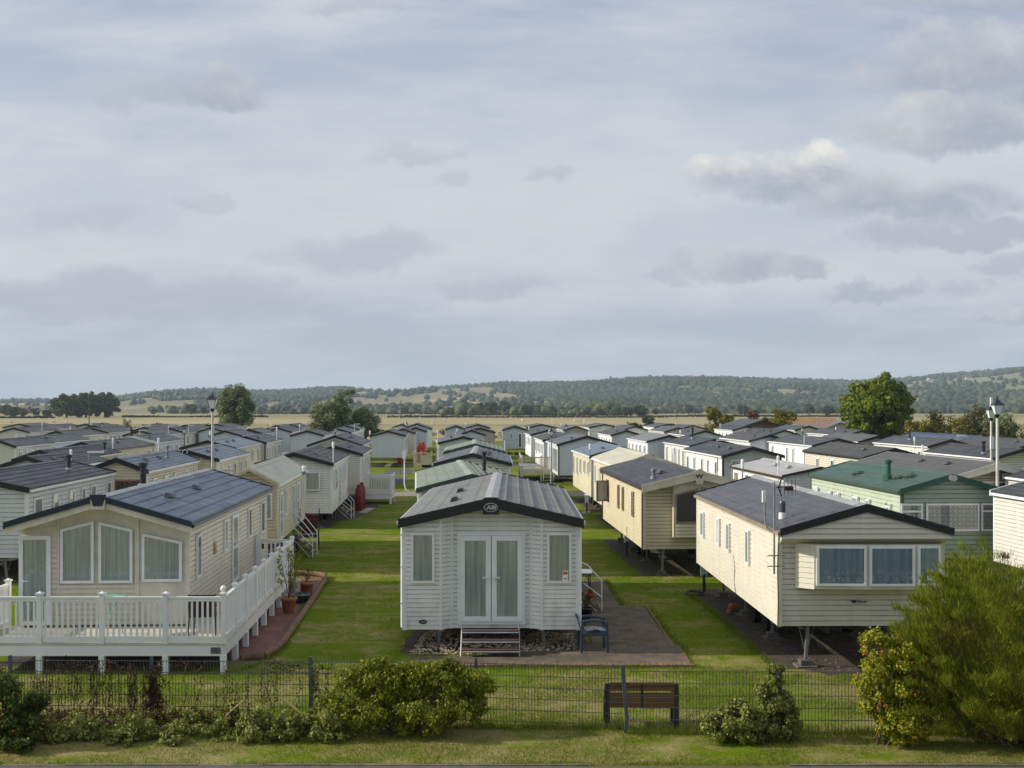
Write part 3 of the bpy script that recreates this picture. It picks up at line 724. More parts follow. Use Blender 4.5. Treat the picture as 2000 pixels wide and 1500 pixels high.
# aerial mast and hooked gas vent at the near left corner
mb = MB(); x = -wil['W']-.05; mb.tube([(x, -.05, 1.85), (x, -.05, 3.6)], .02, 8)
for z in (2.0, 2.2): mb.tube([(x-.13, -.05, z), (x+.2, -.02, z)], .012, 6)
ms = mb.build('aerial_mast', 'galv', Wr)
mb = MB(); c = Vector((x, -.05, 3.45)); mb.tube([c+Vector((.05, 0, .05)), c+Vector((.36, .1, .07))], .012, 6); mb.box(x+.2, x+.36, -.09, -.01, 3.44, 3.52)
for k in range(5): q = c+Vector((.12+.08*k, .03*k, .05)); mb.tube([q-Vector((0, .02, .15)), q+Vector((0, .02, .15))], .006, 5)
mb.tube([c+Vector((.08, 0, .05)), c+Vector((.14, 0, .20))], .012, 6); mb.tube([c+Vector((.08, 0, .05)), c+Vector((.14, 0, -.12))], .012, 6)
mb.build('aerial', 'plastic_black', ms)
mb = MB(); x2 = x-.12; mb.tube([(x2+.3, .05, 2.66), (x2+.1, .1, 2.66), (x2+.02, .13, 2.72), (x2-.01, .15, 2.85), (x2-.02, .15, 3.25)], .018, 8); mb.build('mast_bracket', 'galv', ms)
MB().box(x2-.06, x2-.0, .12, .2, 3.2, 3.42).build('receiver', 'plastic_white', ms)
mb = MB(); mb.lathe([(.075, 0), (.07, .12), (.05, .14), (.05, .15)], 14, (-wil['W']*.80, .85, wil['zR']-wil['slope']*wil['W']*.8+.02)); mb.build('vent_base', 'trim_white', wil['roof'])
mb = MB(); mb.lathe([(.06, .12), (.065, .32), (.05, .36), (.02, .37)], 14, (-wil['W']*.80, .85, wil['zR']-wil['slope']*wil['W']*.8+.02)); mb.build('vent_cowl', 'roof_grey', wil['roof'])
mb = MB(); mb.tube([(-w-.03, -.03, 2.45), (-w-.045, -.04, 1.9), (-w-.03, -.035, 1.3), (-w-.045, -.04, .8)], .010, 5); mb.build('cable', 'plastic_black', Wr)
mb = MB(); mb.tube([(-w-.03, 4.2, 1.68), (-w-.04, 4.0, 1.4), (-w-.035, 4.1, 1.1), (-w-.04, 3.9, .85)], .008, 5); mb.build('cable', 'dark_steel', Wr)

# ---- cream caravan with V emblem (middle right)
vcar = caravan('buttery cream caravan with wide cream bargeboard and dark gable windows', 1254, 1478, 951, 897, 9.6, 'clad_butter', 'roof_slate', 'trim_cream', side='L', zb=.83, rise=.42, of=.45, oh=.12, fasc=.20, group=G, corner='trim_cream', ridge='roof_slate', gutter='trim_brown',
    vents=1, swin=[(1.9, .35, 1.62, 2.4, 'brown'), (4.1, .3, 1.62, 2.4, 'brown'), (5.2, .3, 1.6, 2.4, 'brown'), (8.2, .5, 1.6, 2.4, 'brown')], front=[], flue=(-1.1, 1.1, .33, .055, 'galv'))
V = vcar['root']; vf = vcar['fx']; vz = vcar['fz']
bay = MB(); xa, xb = vf(1313), vf(1432); by = -.3
zt_ = lambda x: vcar['top'](x)-.06
bay.poly([(xa, by, 1.20), (0, by, 1.20), (0, by, zt_(0)), (xa, by, zt_(xa))]); bay.poly([(0, by, 1.20), (xb, by, 1.20), (xb, by, zt_(xb)), (0, by, zt_(0))])
bay.poly([(xa, -.0, 1.2), (xa, by, 1.2), (xa, by, zt_(xa)), (xa, 0, zt_(xa))]); bay.poly([(xb, by, 1.2), (xb, 0, 1.2), (xb, 0, zt_(xb)), (xb, by, zt_(xb))]); bay.poly([(xa, by, 1.2), (xa, 0, 1.2), (xb, 0, 1.2), (xb, by, 1.2)])
bay.build('bay', 'trim_cream', V)
cb = MB(); clad(cb, (xa+.05, by), (xb-.05, by), 1.21, 1.60, 1.60, .1); cb.build('bay_board', 'clad_butter', V)
window(V, (0, by-.004, 0), (1, 0, 0), [(vf(1316), 1.62), (vf(1361), 1.62), (vf(1361), 2.66), (vf(1316), 2.48)], frame='trim_taupe', back='blind_dark', wavy=False)
window(V, (0, by-.004, 0), (1, 0, 0), [(vf(1367), 1.62), (vf(1412), 1.62), (vf(1412), 2.52), (vf(1367), 2.70)], frame='trim_taupe', back='blind_dark', wavy=False)
zt = vcar['zR']; yf = -vcar['of']-.05
pl = MB().prism([(-.19, yf, zt+.02), (-.09, yf, zt-.34), (.09, yf, zt-.34), (.19, yf, zt+.02), (0, yf, zt+.12)], (0, .03, 0)).build('badge_plate', 'trim_cream', V)
for q in (-.055, .045):
    MB().prism([(q-.07, yf-.008, zt-.05), (q-.01, yf-.008, zt-.17), (q+.06, yf-.008, zt-.05), (q+.02, yf-.008, zt-.05), (q-.01, yf-.008, zt-.10), (q-.035, yf-.008, zt-.05)], (0, .006, 0)).build('badge_mark', 'navy_mark', pl)
dp = MB(); 
for yy in (.0, vcar['L']+.0): dp.tube([(-vcar['w']-.05, yy, 2.6), (-vcar['w']-.05, yy, .8)], .03, 6)
dp.build('downpipe', 'trim_brown', V)
# open casement near the far end
ob = window(V, (-vcar['w']-.05, 7.9, 0), Vector((-1, -.15, 0)).normalized(), rect(0, .45, 1.62, 2.38), frame='trim_taupe', full=False, name='open_window')

# ---- green caravan
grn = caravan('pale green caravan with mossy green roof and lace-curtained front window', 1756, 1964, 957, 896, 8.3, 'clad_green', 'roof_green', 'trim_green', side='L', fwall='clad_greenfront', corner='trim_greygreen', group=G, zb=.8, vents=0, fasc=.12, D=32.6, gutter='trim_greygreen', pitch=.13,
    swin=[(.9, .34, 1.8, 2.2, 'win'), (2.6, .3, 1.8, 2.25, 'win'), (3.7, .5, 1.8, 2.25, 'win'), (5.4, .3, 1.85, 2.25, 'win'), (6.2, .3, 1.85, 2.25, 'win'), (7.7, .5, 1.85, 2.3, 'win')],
    front=[Wn(1757, 1800, 983, 1037, back='lace_net', mull=(('h', 2.12),)), Wn(1807, 1912, 983, 1037, back='lace_net'), Wn(1916, 1958, 983, 1037, back='lace_net', mull=(('h', 2.12),))])
gr = grn['root']
for yy in (.9, 2.6, 3.7, 5.4, 6.2, 7.7):
    for s in (-1, 1):
        e = .30 if yy in (3.7, 7.7) else .21
        MB().box(-grn['w']-.05, -grn['w']-.02, yy+s*e-.06, yy+s*e+.06, 1.78, 2.27).build('shutter', 'fence_grey', gr)
for (x, y) in ((-.9, 5.0), (-.75, 1.9), (-.55, 1.5)):
    z = grn['zR']-grn['slope']*abs(x); MB().lathe([(.20, z+.0), (.22, z+.06), (.16, z+.12), (.05, z+.14)], 10, (x, y, 0)).build('roof_vent', 'trim_greygreen', grn['roof'])
z = grn['zR']-grn['slope']*.95; MB().lathe([(.16, z), (.15, z+.16), (.07, z+.2), (.07, z+.5), (.11, z+.52), (.11, z+.6), (.03, z+.64)], 12, (-.95, 2.2, 0)).build('roof_cowl', 'trim_green', grn['roof'])
badge_ellipse(gr, 'gable_badge', 0, -.20, grn['zR']-.06, .12, .09, 'grey_mark', .03)

# ---- second left: cream roof
crm = caravan('cream caravan with smooth cream roof directly behind the blue-roofed one', 428, 543, 944, 829, 8.3, 'clad_cream', 'roof_cream', 'trim_cream', side='R', style='plain', corner='trim_cream', group=G, zb=.85, vents=0, fasc=.05, of=.3, gfasc=(.05, 'trim_cream'), rise=.5, D=35.4,
    front=[Wn(519, 533, 963, 1015, back='curtain'), Wn(480, 512, 963, 1015, back='curtain')], swin=[(.8, .6, .9, 2.4, 'door'), (2.0, .42, 1.55, 2.4, 'win'), (4.2, .5, 1.0, 2.4, 'win'), (5.6, .75, .9, 2.4, 'door'), (7.3, .5, 1.5, 2.4, 'win')], flue=(1.0, 6.2, .30, .05, 'plastic_white'))
# ---- third left: white, dark roof
wh3 = caravan('white caravan with black verge and bay window beside the dark red gas bottles', 498, 650, 906, 846, 9.0, 'clad_white', 'roof_slate', 'trim_black', side='R', group=G, zb=.62, vents=1, D=48.4, rise=.44, of=.25,
    front=[Wn(597, 626, 921, 958, back='curtain', dy=-.1), Wn(562, 590, 921, 958, back='curtain', dy=-.1)], swin=[(.9, .35, 1.5, 2.4, 'win'), (2.0, .9, 1.5, 2.4, 'win'), (4.0, .8, .72, 2.4, 'door'), (5.6, .4, 1.5, 2.4, 'win'), (7.0, .5, 1.5, 2.4, 'win')])
# ---- left edge big dark roof
lf1 = caravan('pale caravan with ribbed near-black roof and tall flue at the left edge', -206, 53, 956, 848, 8.9, 'clad_cool', 'roof_black', 'trim_black', side='R', group=G, zb=.75, vents=0, D=33.0, rise=.42, gutter='trim_white', flue=(1.0, 6.4, .55, .07, 'trim_black'), pitch=.13,
    swin=[(.8, .7, 1.4, 2.4, 'win'), (2.4, .5, 1.4, 2.4, 'win'), (4.0, .5, 1.4, 2.4, 'win'), (5.2, .4, 1.4, 2.4, 'win'), (6.3, .55, 1.4, 2.4, 'win'), (8.2, .55, 1.4, 2.4, 'win')])

# the rest: label, xL, xR, yE, vpx, L, wall, roof, trim, side, extras
ROWS = [
 # central row going back
 ('caravan with sage green metal roof just behind the oval-badged one', 814, 1030, 956, 812, 9.6, 'clad_pale', 'roof_sage', 'trim_greygreen', 'L', dict(D=34.9, zE=2.58, style='seam', ridge='ridge_sage', vents=0, flue=(.55, 3.0, .75, .06, 'trim_black'), fasc=.12)),
 ('caravan with two-tone dark roof third in the middle row', 847, 1000, 906, 968, 9.0, 'clad_pale', 'roof_grey', 'trim_black', 'R', dict(style='seam', ridge='ridge_grey', vents=2)),
 ('caravan with light sage roof fourth in the middle row', 866, 988, 883, 930, 8.6, 'clad_pale', 'roof_sage', 'trim_greygreen', 'L', dict(style='seam', ridge='ridge_sage', vents=0)),
 ('tan and cream caravan with weathered roof fifth in the middle row', 855, 955, 865, 830, 9.0, 'clad_greybrown', 'roof_grey', 'trim_black', 'L', dict(fwall='clad_pale', corner='trim_white')),
 ('grey caravan sixth in the middle row, behind the tan and cream one', 893, 949, 849.5, 860, 9, 'clad_cool', 'roof_slate', 'trim_black', 'L', {}),
 ('grey-brown walled caravan at the far right of the middle row', 905, 968, 844, 900, 9, 'clad_greybrown', 'roof_slate', 'trim_black', 'L', dict(vents=0)),
 ('bluish caravan at the far left of the middle row before the straw field', 869, 912, 839, 880, 9, 'clad_cool', 'roof_slate', 'trim_black', 'L', dict(vents=0)),
 ('dark-roofed caravan topmost of the middle row before the straw field', 908, 958, 835.5, 890, 9, 'clad_pale', 'roof_grey', 'trim_black', 'L', dict(vents=0)),
 # row left of the grass lane
 ('dark-roofed caravan with two roof vents right behind the white bay-windowed one', 598, 708, 892, 850, 7.6, 'clad_pale', 'roof_slate', 'trim_black', 'R', dict(D=58.3)),
 ('large pale caravan with white gable trim beside the small white deck', 600, 708, 870, 850, 9.3, 'clad_pale', 'roof_black', 'trim_black', 'R', dict(gfasc=(.14, 'trim_white'), of=.4, rise=.6)),
 ('plain grey gable caravan behind the left pair of orange gas bottles', 723, 793, 851, 850, 9.0, 'clad_cool', 'roof_slate', 'trim_black', 'R', dict(vents=0, zb=.85)),
 ('beige gable caravan second from the left behind the orange gas bottles', 762, 812, 846, 850, 6.6, 'clad_taupe', 'roof_slate', 'trim_black', 'R', dict(vents=0)),
 ('pale blue gable caravan third from the left behind the orange gas bottles', 789, 834, 843, 855, 8.0, 'clad_cool', 'roof_slate', 'trim_black', 'R', dict(vents=0)),
 ('tall white gable caravan at the end of the grass lane, left of the central rows', 784, 844, 838, 860, 9.0, 'clad_white', 'roof_slate', 'trim_black', 'R', dict(vents=0, rise=.6)),
 # left field of roofs, near to far
 ('caravan with plain dark roof cut by the left frame edge, behind the near-black roofed one', -14, 92+26, 909, 860, 6.4, 'clad_cool', 'roof_slate', 'trim_black', 'R', dict(D=45, x_shift=-75)),
 ('cream caravan with blue-grey roof, black flue and brown front windows', 166, 288, 923, 862, 8.9, 'clad_cream', 'roof_greyblue', 'trim_black', 'R', dict(D=42.8, flue=(.55, 5.5, .55, .055, 'galv'), front=[([(226, 972), (284, 972), (284, 938), (226, 938)], dict(frame='red_brick', back='blind_dark'))], rise=.45)),
 ('cream caravan with pale blue roof and a round white C on its black gable', 297, 427, 898, 862, 8.0, 'clad_cream', 'roof_greyblue', 'trim_black', 'R', dict(emblem='C')),
 ('cream caravan with grey-blue roof behind the one with the round C', 351, 460, 875, 862, 9.6, 'clad_cream', 'roof_greyblue', 'trim_black', 'R', dict(vents=2)),
 ('caravan with black corner trims beside the parked dark car', 436, 520, 868, 840, 8.5, 'clad_taupe', 'roof_black', 'trim_black', 'R', dict(D=78.2, corner='trim_black', vents=1, style='tile')),
 ('dark-roofed caravan low between the left edge roof and the one with black corner trims', 24, 130, 900, 860, 8.6, 'clad_cream', 'roof_black', 'trim_black', 'R', dict(D=52.0, vents=0, flue=(.9, 6.8, .5, .06, 'trim_black'))),
 ('cream caravan with black drainpipes and two oval roof vents in the left field of roofs', 106, 212, 879, 862, 10, 'clad_cream', 'roof_black', 'trim_black', 'R', dict(corner='trim_black', vents=2, gutter='trim_black')),
 ('pale blue gable caravan left of the one with black drainpipes', 13, 95, 865, 860, 9, 'clad_cool', 'roof_slate', 'trim_black', 'R', dict(vents=1)),
 ('caravan with patio windows right of the one with black drainpipes', 212, 306, 864, 860, 8.6, 'clad_cool', 'roof_slate', 'trim_white', 'R', dict(vents=1)),
 ('caravan at the left frame edge above the plain dark roof', -42, 30, 868, 860, 6.8, 'clad_pale', 'roof_slate', 'trim_black', 'R', dict(D=70.5, vents=0)),
 ('dark-roofed beige caravan in front of the trellis-topped far left roofs', 78, 140, 852, 870, 9, 'clad_taupe', 'roof_slate', 'trim_black', 'R', dict(vents=0)),
 ('pale caravan with three small roof pipes, left of the tall black flue', 152, 211, 845, 880, 9, 'clad_pale', 'roof_slate', 'trim_black', 'R', dict(vents=0)),
 ('taupe gable caravan just right of the tall black flue in the left field', 240, 306, 850, 862, 9, 'clad_taupe', 'roof_slate', 'trim_black', 'R', dict(vents=0)),
 ('long white-sided caravan with row of slots near the left lamp lantern', 303, 362, 845, 850, 9, 'clad_pale', 'roof_slate', 'trim_black', 'R', dict(vents=0)),
 ('grey gable caravan between the left lamp pole and the dark willow', 407, 473, 851, 862, 7.7, 'clad_cool', 'roof_slate', 'trim_black', 'R', dict(vents=0)),
 ('caravan with a white window directly behind the left lamp pole', 386, 438, 843, 870, 9, 'clad_cool', 'roof_slate', 'trim_black', 'R', dict(vents=0)),
 ('low caravan with long roof under the dark willow', 458, 514, 847, 860, 7.4, 'clad_pale', 'roof_slate', 'trim_black', 'R', dict(vents=0)),
 ('grey caravan with a window right of the dark willow', 515, 570, 845, 870, 9, 'clad_cool', 'roof_slate', 'trim_black', 'R', dict(D=114.8, vents=0)),
 ('plain pale blue gable caravan below the leaning willow', 566, 633, 850.5, 862, 8, 'clad_cool', 'roof_slate', 'trim_black', 'R', dict(vents=0)),
 ('caravan nearest the left frame edge in the second row from the field', -4, 57, 844, 870, 9, 'clad_pale', 'roof_slate', 'trim_black', 'R', dict(vents=0)),
 ('white gable caravan furthest left before the straw field', 5, 66, 834.5, 880, 9, 'clad_cool', 'roof_slate', 'trim_black', 'R', dict(vents=0)),
 ('dark low roof caravan left of the hedge end, second behind the white gable', 28, 80, 839, 875, 8.5, 'clad_pale', 'roof_slate', 'trim_black', 'R', dict(vents=0)),
 ('small dark roof touching the left end of the boundary hedge', 82, 122, 836.5, 890, 7, 'clad_pale', 'roof_black', 'trim_black', 'R', dict(D=137.5, vents=0)),
 ('white gable caravan under the clump of three trees', 140, 190, 834.5, 880, 9, 'clad_cool', 'roof_slate', 'trim_black', 'R', dict(vents=0)),
 ('taupe gable caravan one step in front of the clump of three trees', 158, 208, 838.5, 880, 9, 'clad_taupe', 'roof_slate', 'trim_black', 'R', dict(vents=0)),
 ('caravan with white gable edging right below the pale reed bush', 258, 318, 838, 880, 9.5, 'clad_pale', 'roof_slate', 'trim_white', 'R', dict(vents=0)),
 ('dark roof peeping between the taupe gable and the slotted white-sided caravan', 255, 305, 842.5, 870, 8, 'clad_cool', 'roof_slate', 'trim_black', 'R', dict(vents=0)),
 ('far caravan below the left lamp lantern, nearest the boundary hedge', 336, 386, 837.5, 880, 8, 'clad_pale', 'roof_slate', 'trim_black', 'R', dict(vents=0)),
 ('blue-grey roof partly under the foot of the dark willow', 392, 452, 836, 880, 9.5, 'clad_pale', 'roof_slate', 'trim_black', 'R', dict(D=141.5, vents=0)),
 ('small far caravan just right of the foot of the dark willow', 518, 560, 838, 880, 9, 'clad_taupe', 'roof_slate', 'trim_black', 'R', dict(vents=0)),
 ('far dark roof between the two willows', 545, 588, 836, 885, 9, 'clad_pale', 'roof_black', 'trim_black', 'R', dict(D=140.6, vents=0)),
 ('caravan roof right in front of the trunk of the leaning willow', 628, 686, 845, 865, 9, 'clad_pale', 'roof_slate', 'trim_black', 'R', dict(vents=0)),
 ('far caravan below the smaller bushy willow', 652, 702, 839, 870, 8, 'clad_white', 'roof_slate', 'trim_black', 'R', dict(vents=0)),
 ('small dark roof between the bushy willow and the plain grey gable', 766, 800, 837, 870, 8, 'clad_pale', 'roof_slate', 'trim_black', 'R', dict(D=140.8, vents=0)),
 # first row right of the lane
 ('cream caravan with smooth cream roof behind the V-marked one', 1203, 1330, 910, 890, 8.0, 'clad_cream', 'roof_cream', 'trim_cream', 'L', dict(D=46.6, style='plain', corner='trim_cream', vents=0, rise=.46)),
 ('cream caravan with pale blue-grey roof, two behind the V-marked one', 1152, 1278, 892, 890, 8.6, 'clad_cream', 'roof_greyblue', 'trim_navy', 'L', dict(D=56.4, vents=1)),
 ('white caravan with glazed side and raised timber deck, right of the lane', 1088, 1206, 870, 885, 8.6, 'clad_cool', 'roof_grey', 'trim_black', 'L', dict(corner='trim_brown', D=74.5, rise=.55, vents=1, swin=[(1.0, 1.0, .9, 2.4, 'win'), (2.6, 1.2, .9, 2.4, 'win'), (4.6, 1.0, .9, 2.4, 'door'), (6.4, .5, 1.5, 2.4, 'win')])),
 ('white caravan immediately behind the one with the raised timber deck', 1060, 1165, 862, 885, 8.6, 'clad_white', 'roof_slate', 'trim_black', 'L', dict(D=84.5)),
 ('white caravan with dark roof above the raised timber deck', 1036, 1104, 849, 885, 8.2, 'clad_white', 'roof_slate', 'trim_black', 'L', dict()),
 ('bluish caravan with one dark window facing the lane end', 980, 1031, 840, 985, 9, 'clad_cool', 'roof_slate', 'trim_black', 'L', dict(vents=0, front=[([(996, 858), (1001, 858), (1001, 845), (996, 845)], dict(fw=.08)), ([(1012, 875), (1019, 875), (1019, 846), (1012, 846)], dict(fw=.08))])),
 ('large white far caravan behind the bluish one with the dark window', 1028, 1090, 835.5, 900, 9, 'clad_cool', 'roof_slate', 'trim_black', 'L', dict(vents=0)),
 # right field of roofs
 ('white gable caravan far back, right of the tan-roofed belt', 1150, 1212, 835, 905, 9, 'clad_white', 'roof_slate', 'trim_black', 'L', dict(vents=0)),
 ('greenish brown gable caravan in front of the far straw field', 1100, 1150, 840, 900, 9, 'clad_greybrown', 'roof_grey', 'trim_black', 'L', dict(vents=0)),
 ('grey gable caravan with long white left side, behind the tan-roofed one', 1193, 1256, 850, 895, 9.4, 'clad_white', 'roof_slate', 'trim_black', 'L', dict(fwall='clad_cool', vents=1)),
 ('grey-white gable caravan one behind the long white-sided one', 1214, 1268, 840, 900, 9, 'clad_white', 'roof_slate', 'trim_black', 'L', dict(vents=0)),
 ('white caravan with tan-grey roof in the right field of roofs', 1263, 1354, 862, 892, 9.4, 'clad_white', 'roof_tan', 'trim_black', 'L', dict(style='plain', vents=0, fwall='clad_cool')),
 ('dark-roofed far caravan left of the pair with white edging', 1278, 1336, 834.5, 905, 9, 'clad_white', 'roof_slate', 'trim_black', 'L', dict(vents=0)),
 ('pale-sided caravan directly behind the tan-roofed one', 1297, 1352, 843.5, 900, 9.2, 'clad_pale', 'roof_slate', 'trim_black', 'L', dict(vents=0)),
 ('far caravan with grey gable behind the pale-sided one', 1326, 1382, 838, 905, 9, 'clad_pale', 'roof_slate', 'trim_black', 'L', dict(vents=0)),
 ('grey gable caravan with two oval roof vents, right of the tan-roofed one', 1345, 1411, 850.5, 895, 9.4, 'clad_cream', 'roof_slate', 'trim_black', 'L', dict(vents=2, fwall='clad_cool')),
 ('white-sided caravan with black flue and six slot windows', 1347, 1449, 871, 892, 9.0, 'clad_pale', 'roof_slate', 'trim_black', 'L', dict(vents=0, flue=(-.4, 5.0, .75, .06, 'trim_black'), swin=[(.8, .35, 1.2, 2.4, 'win'), (2.3, .35, 1.2, 2.4, 'win'), (3.7, .35, 1.2, 2.4, 'win'), (4.9, .35, 1.2, 2.4, 'win'), (5.9, .4, 1.2, 2.4, 'win'), (8, .4, 1.4, 2.4, 'win')])),
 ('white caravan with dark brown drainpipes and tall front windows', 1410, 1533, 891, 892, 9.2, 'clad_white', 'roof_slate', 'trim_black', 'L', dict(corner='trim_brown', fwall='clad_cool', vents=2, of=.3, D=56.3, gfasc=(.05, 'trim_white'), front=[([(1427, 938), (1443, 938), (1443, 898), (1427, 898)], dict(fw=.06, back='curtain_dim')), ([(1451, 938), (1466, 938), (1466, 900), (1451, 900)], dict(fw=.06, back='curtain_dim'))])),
 ('white caravan with pale flat-pitched grey roof and dark brown edge', 1527, 1680, 930, 890, 7.6, 'clad_white', 'roof_palegrey', 'trim_brown', 'L', dict(style='plain', D=42.0, rise=.30, fasc=.05, vents=2, gutter='trim_brown', zE=2.56, swin=[(1.6, .35, 1.5, 2.3, 'brown'), (3.9, .4, 1.3, 2.3, 'brown'), (5.2, .35, 1.3, 2.3, 'brown'), (7.0, .4, 1.2, 2.3, 'brown')])),
 ('cream-sided dark-roofed caravan behind the one with brown drainpipes', 1463, 1545, 861, 893, 9.2, 'clad_pale', 'roof_slate', 'trim_black', 'L', dict(fwall='clad_cool', vents=1)),
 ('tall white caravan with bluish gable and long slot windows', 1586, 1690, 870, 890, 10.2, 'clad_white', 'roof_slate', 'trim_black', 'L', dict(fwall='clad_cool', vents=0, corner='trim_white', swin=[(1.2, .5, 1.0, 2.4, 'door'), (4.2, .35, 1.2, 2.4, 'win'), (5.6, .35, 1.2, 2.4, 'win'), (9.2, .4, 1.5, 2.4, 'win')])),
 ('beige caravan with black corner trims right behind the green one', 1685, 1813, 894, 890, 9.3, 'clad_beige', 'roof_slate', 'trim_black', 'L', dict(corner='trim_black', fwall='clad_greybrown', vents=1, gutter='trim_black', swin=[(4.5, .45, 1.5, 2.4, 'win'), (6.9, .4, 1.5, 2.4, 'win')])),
 ('long dark roof with three vents in the middle of the right field', 1506, 1562, 849, 895, 11, 'clad_cool', 'roof_slate', 'trim_black', 'L', dict(vents=2)),
 ('white caravan left of the brown timber building', 1430, 1486, 840, 900, 9, 'clad_white', 'roof_slate', 'trim_black', 'L', dict(vents=0)),
 ('far caravan right of the brown timber building with white edging', 1552, 1608, 840, 905, 9, 'clad_pale', 'roof_slate', 'trim_black', 'L', dict(vents=0)),
 ('long white-edged caravan in front of the white gabled bungalow', 1652, 1715, 850.5, 895, 11, 'clad_pale', 'roof_slate', 'trim_black', 'L', dict(vents=2)),
 ('dark roof just behind the tall bluish-gabled caravan', 1676, 1756, 866, 893, 9, 'clad_greybrown', 'roof_slate', 'trim_black', 'L', dict(D=80.6, vents=0)),
 ('white-edged caravan with black flue in front of the grey board fence', 1812, 1906, 872, 892, 9.2, 'clad_pale', 'roof_slate', 'trim_black', 'L', dict(fwall='clad_greybrown', vents=0, gutter='trim_white', flue=(-.5, 5.2, .6, .06, 'trim_black'))),
 ('caravan with navy blue roof before the golden bushes', 1880, 1962, 864, 895, 12, 'clad_pale', 'roof_navy', 'trim_black', 'L', dict(vents=0, fwall='clad_cool', of=.35, gfasc=(.05, 'trim_white'))),
 ('caravan with corrugated roof and black flue left of the right lamp posts', 1939, 2060, 896, 890, 7.6, 'clad_pale', 'roof_slate', 'trim_black', 'L', dict(vents=1, of=.35, gfasc=(.1, 'trim_white'), flue=(-1.0, 1.6, .62, .07, 'trim_black'), D=54.0)),
 ('dark roof at the right frame edge under the reedy bush', 1990, 2085, 874, 890, 9, 'clad_pale', 'roof_slate', 'trim_black', 'L', dict(vents=1)),
 ('caravan with broad stone-coloured bargeboard behind the pale green one', 1870, 2034, 931, 890, 9.6, 'clad_pale', 'roof_slate', 'trim_stone', 'L', dict(D=39.6, vents=2, of=.5, fasc=.2, fwall='clad_greybrown', corner='trim_stone', front=[([(1890, 975), (1912, 975), (1912, 940), (1890, 940)], dict(fw=.05, back='curtain_dim')), ([(1918, 975), (1968, 975), (1968, 940), (1918, 940)], dict(fw=.05, back='curtain_dim'))])),
]
for it in ROWS:
    lb, xl, xr, ye, vp, L, wl, rf, tr, sd, kw = it
    kw = dict(kw); kw.pop('x_shift', None); em = kw.pop('emblem', None)
    c = caravan(lb, xl, xr, ye, vp, L, wl, rf, tr, side=sd, group=G, **kw)
    if em:
        z = c['zR']-.07; e = badge_ellipse(c['root'], 'emblem', 0, -c['of']-.07, z, .16, .16, 'black_mark', .03)
        badge_ring(e, 'lettering', 0, -c['of']-.075, z, .105, .105, .022, 'white_mark', 20)
# two whose front ends lie beyond the right edge: placed by their back left corner
def by_back(label, x, y, L, wid, wall, roof, trim, vpx=890, **kw):
    Db = F*2.3/(y-HY); Xb = (x-CX)*Db/F; a = math.atan2(vpx-CX, F)
    fxw, fyw = Xb-math.sin(a)*L, Db-math.cos(a)*L
    c0 = fxw*F/fyw+CX; c1 = (fxw+wid)*F/fyw+CX
    return caravan(label, c0, c1, 0, vpx, L, wall, roof, trim, side='L', D=fyw, group=G, **kw)
by_back('small cream caravan end at the right frame edge beside the lamp post', 1962, 930, 7.5, 3.05, 'clad_pale', 'roof_slate', 'trim_white', vents=0)
by_back('white weatherboard caravan side with red-curtained slot window at the right edge', 1938, 961, 9.0, 3.2, 'clad_pale', 'roof_slate', 'trim_white', vents=0, zb=.8, swin=[(6.9, .45, 1.2, 2.2, 'brown'), (4.5, .45, 1.2, 2.2, 'brown')])
# overlap report (build-time check only)
def corners(c):
    a = c['a']; o = c['root'].location; ux = Vector((math.cos(a), -math.sin(a))); uy = Vector((math.sin(a), math.cos(a)))
    return [Vector(o[:2])+ux*s*c['w']+uy*t for s, t in ((-1, 0), (1, 0), (1, c['L']), (-1, c['L']))]
def sep(A, B):
    for P in (A, B):
        for i in range(4):
            e = P[(i+1) % 4]-P[i]; n = Vector((-e.y, e.x)).normalized()
            a = [p.dot(n) for p in A]; b = [p.dot(n) for p in B]
            g = max(min(b)-max(a), min(a)-max(b))
            if g > -.15: return True
    return False
for i in range(len(CARS)):
    for j in range(i):
        if not sep(corners(CARS[i]), corners(CARS[j])): print('OVERLAP', round(CARS[i]['D'], 1), CARS[i]['name'][:50], '|', round(CARS[j]['D'], 1), CARS[j]['name'][:50])
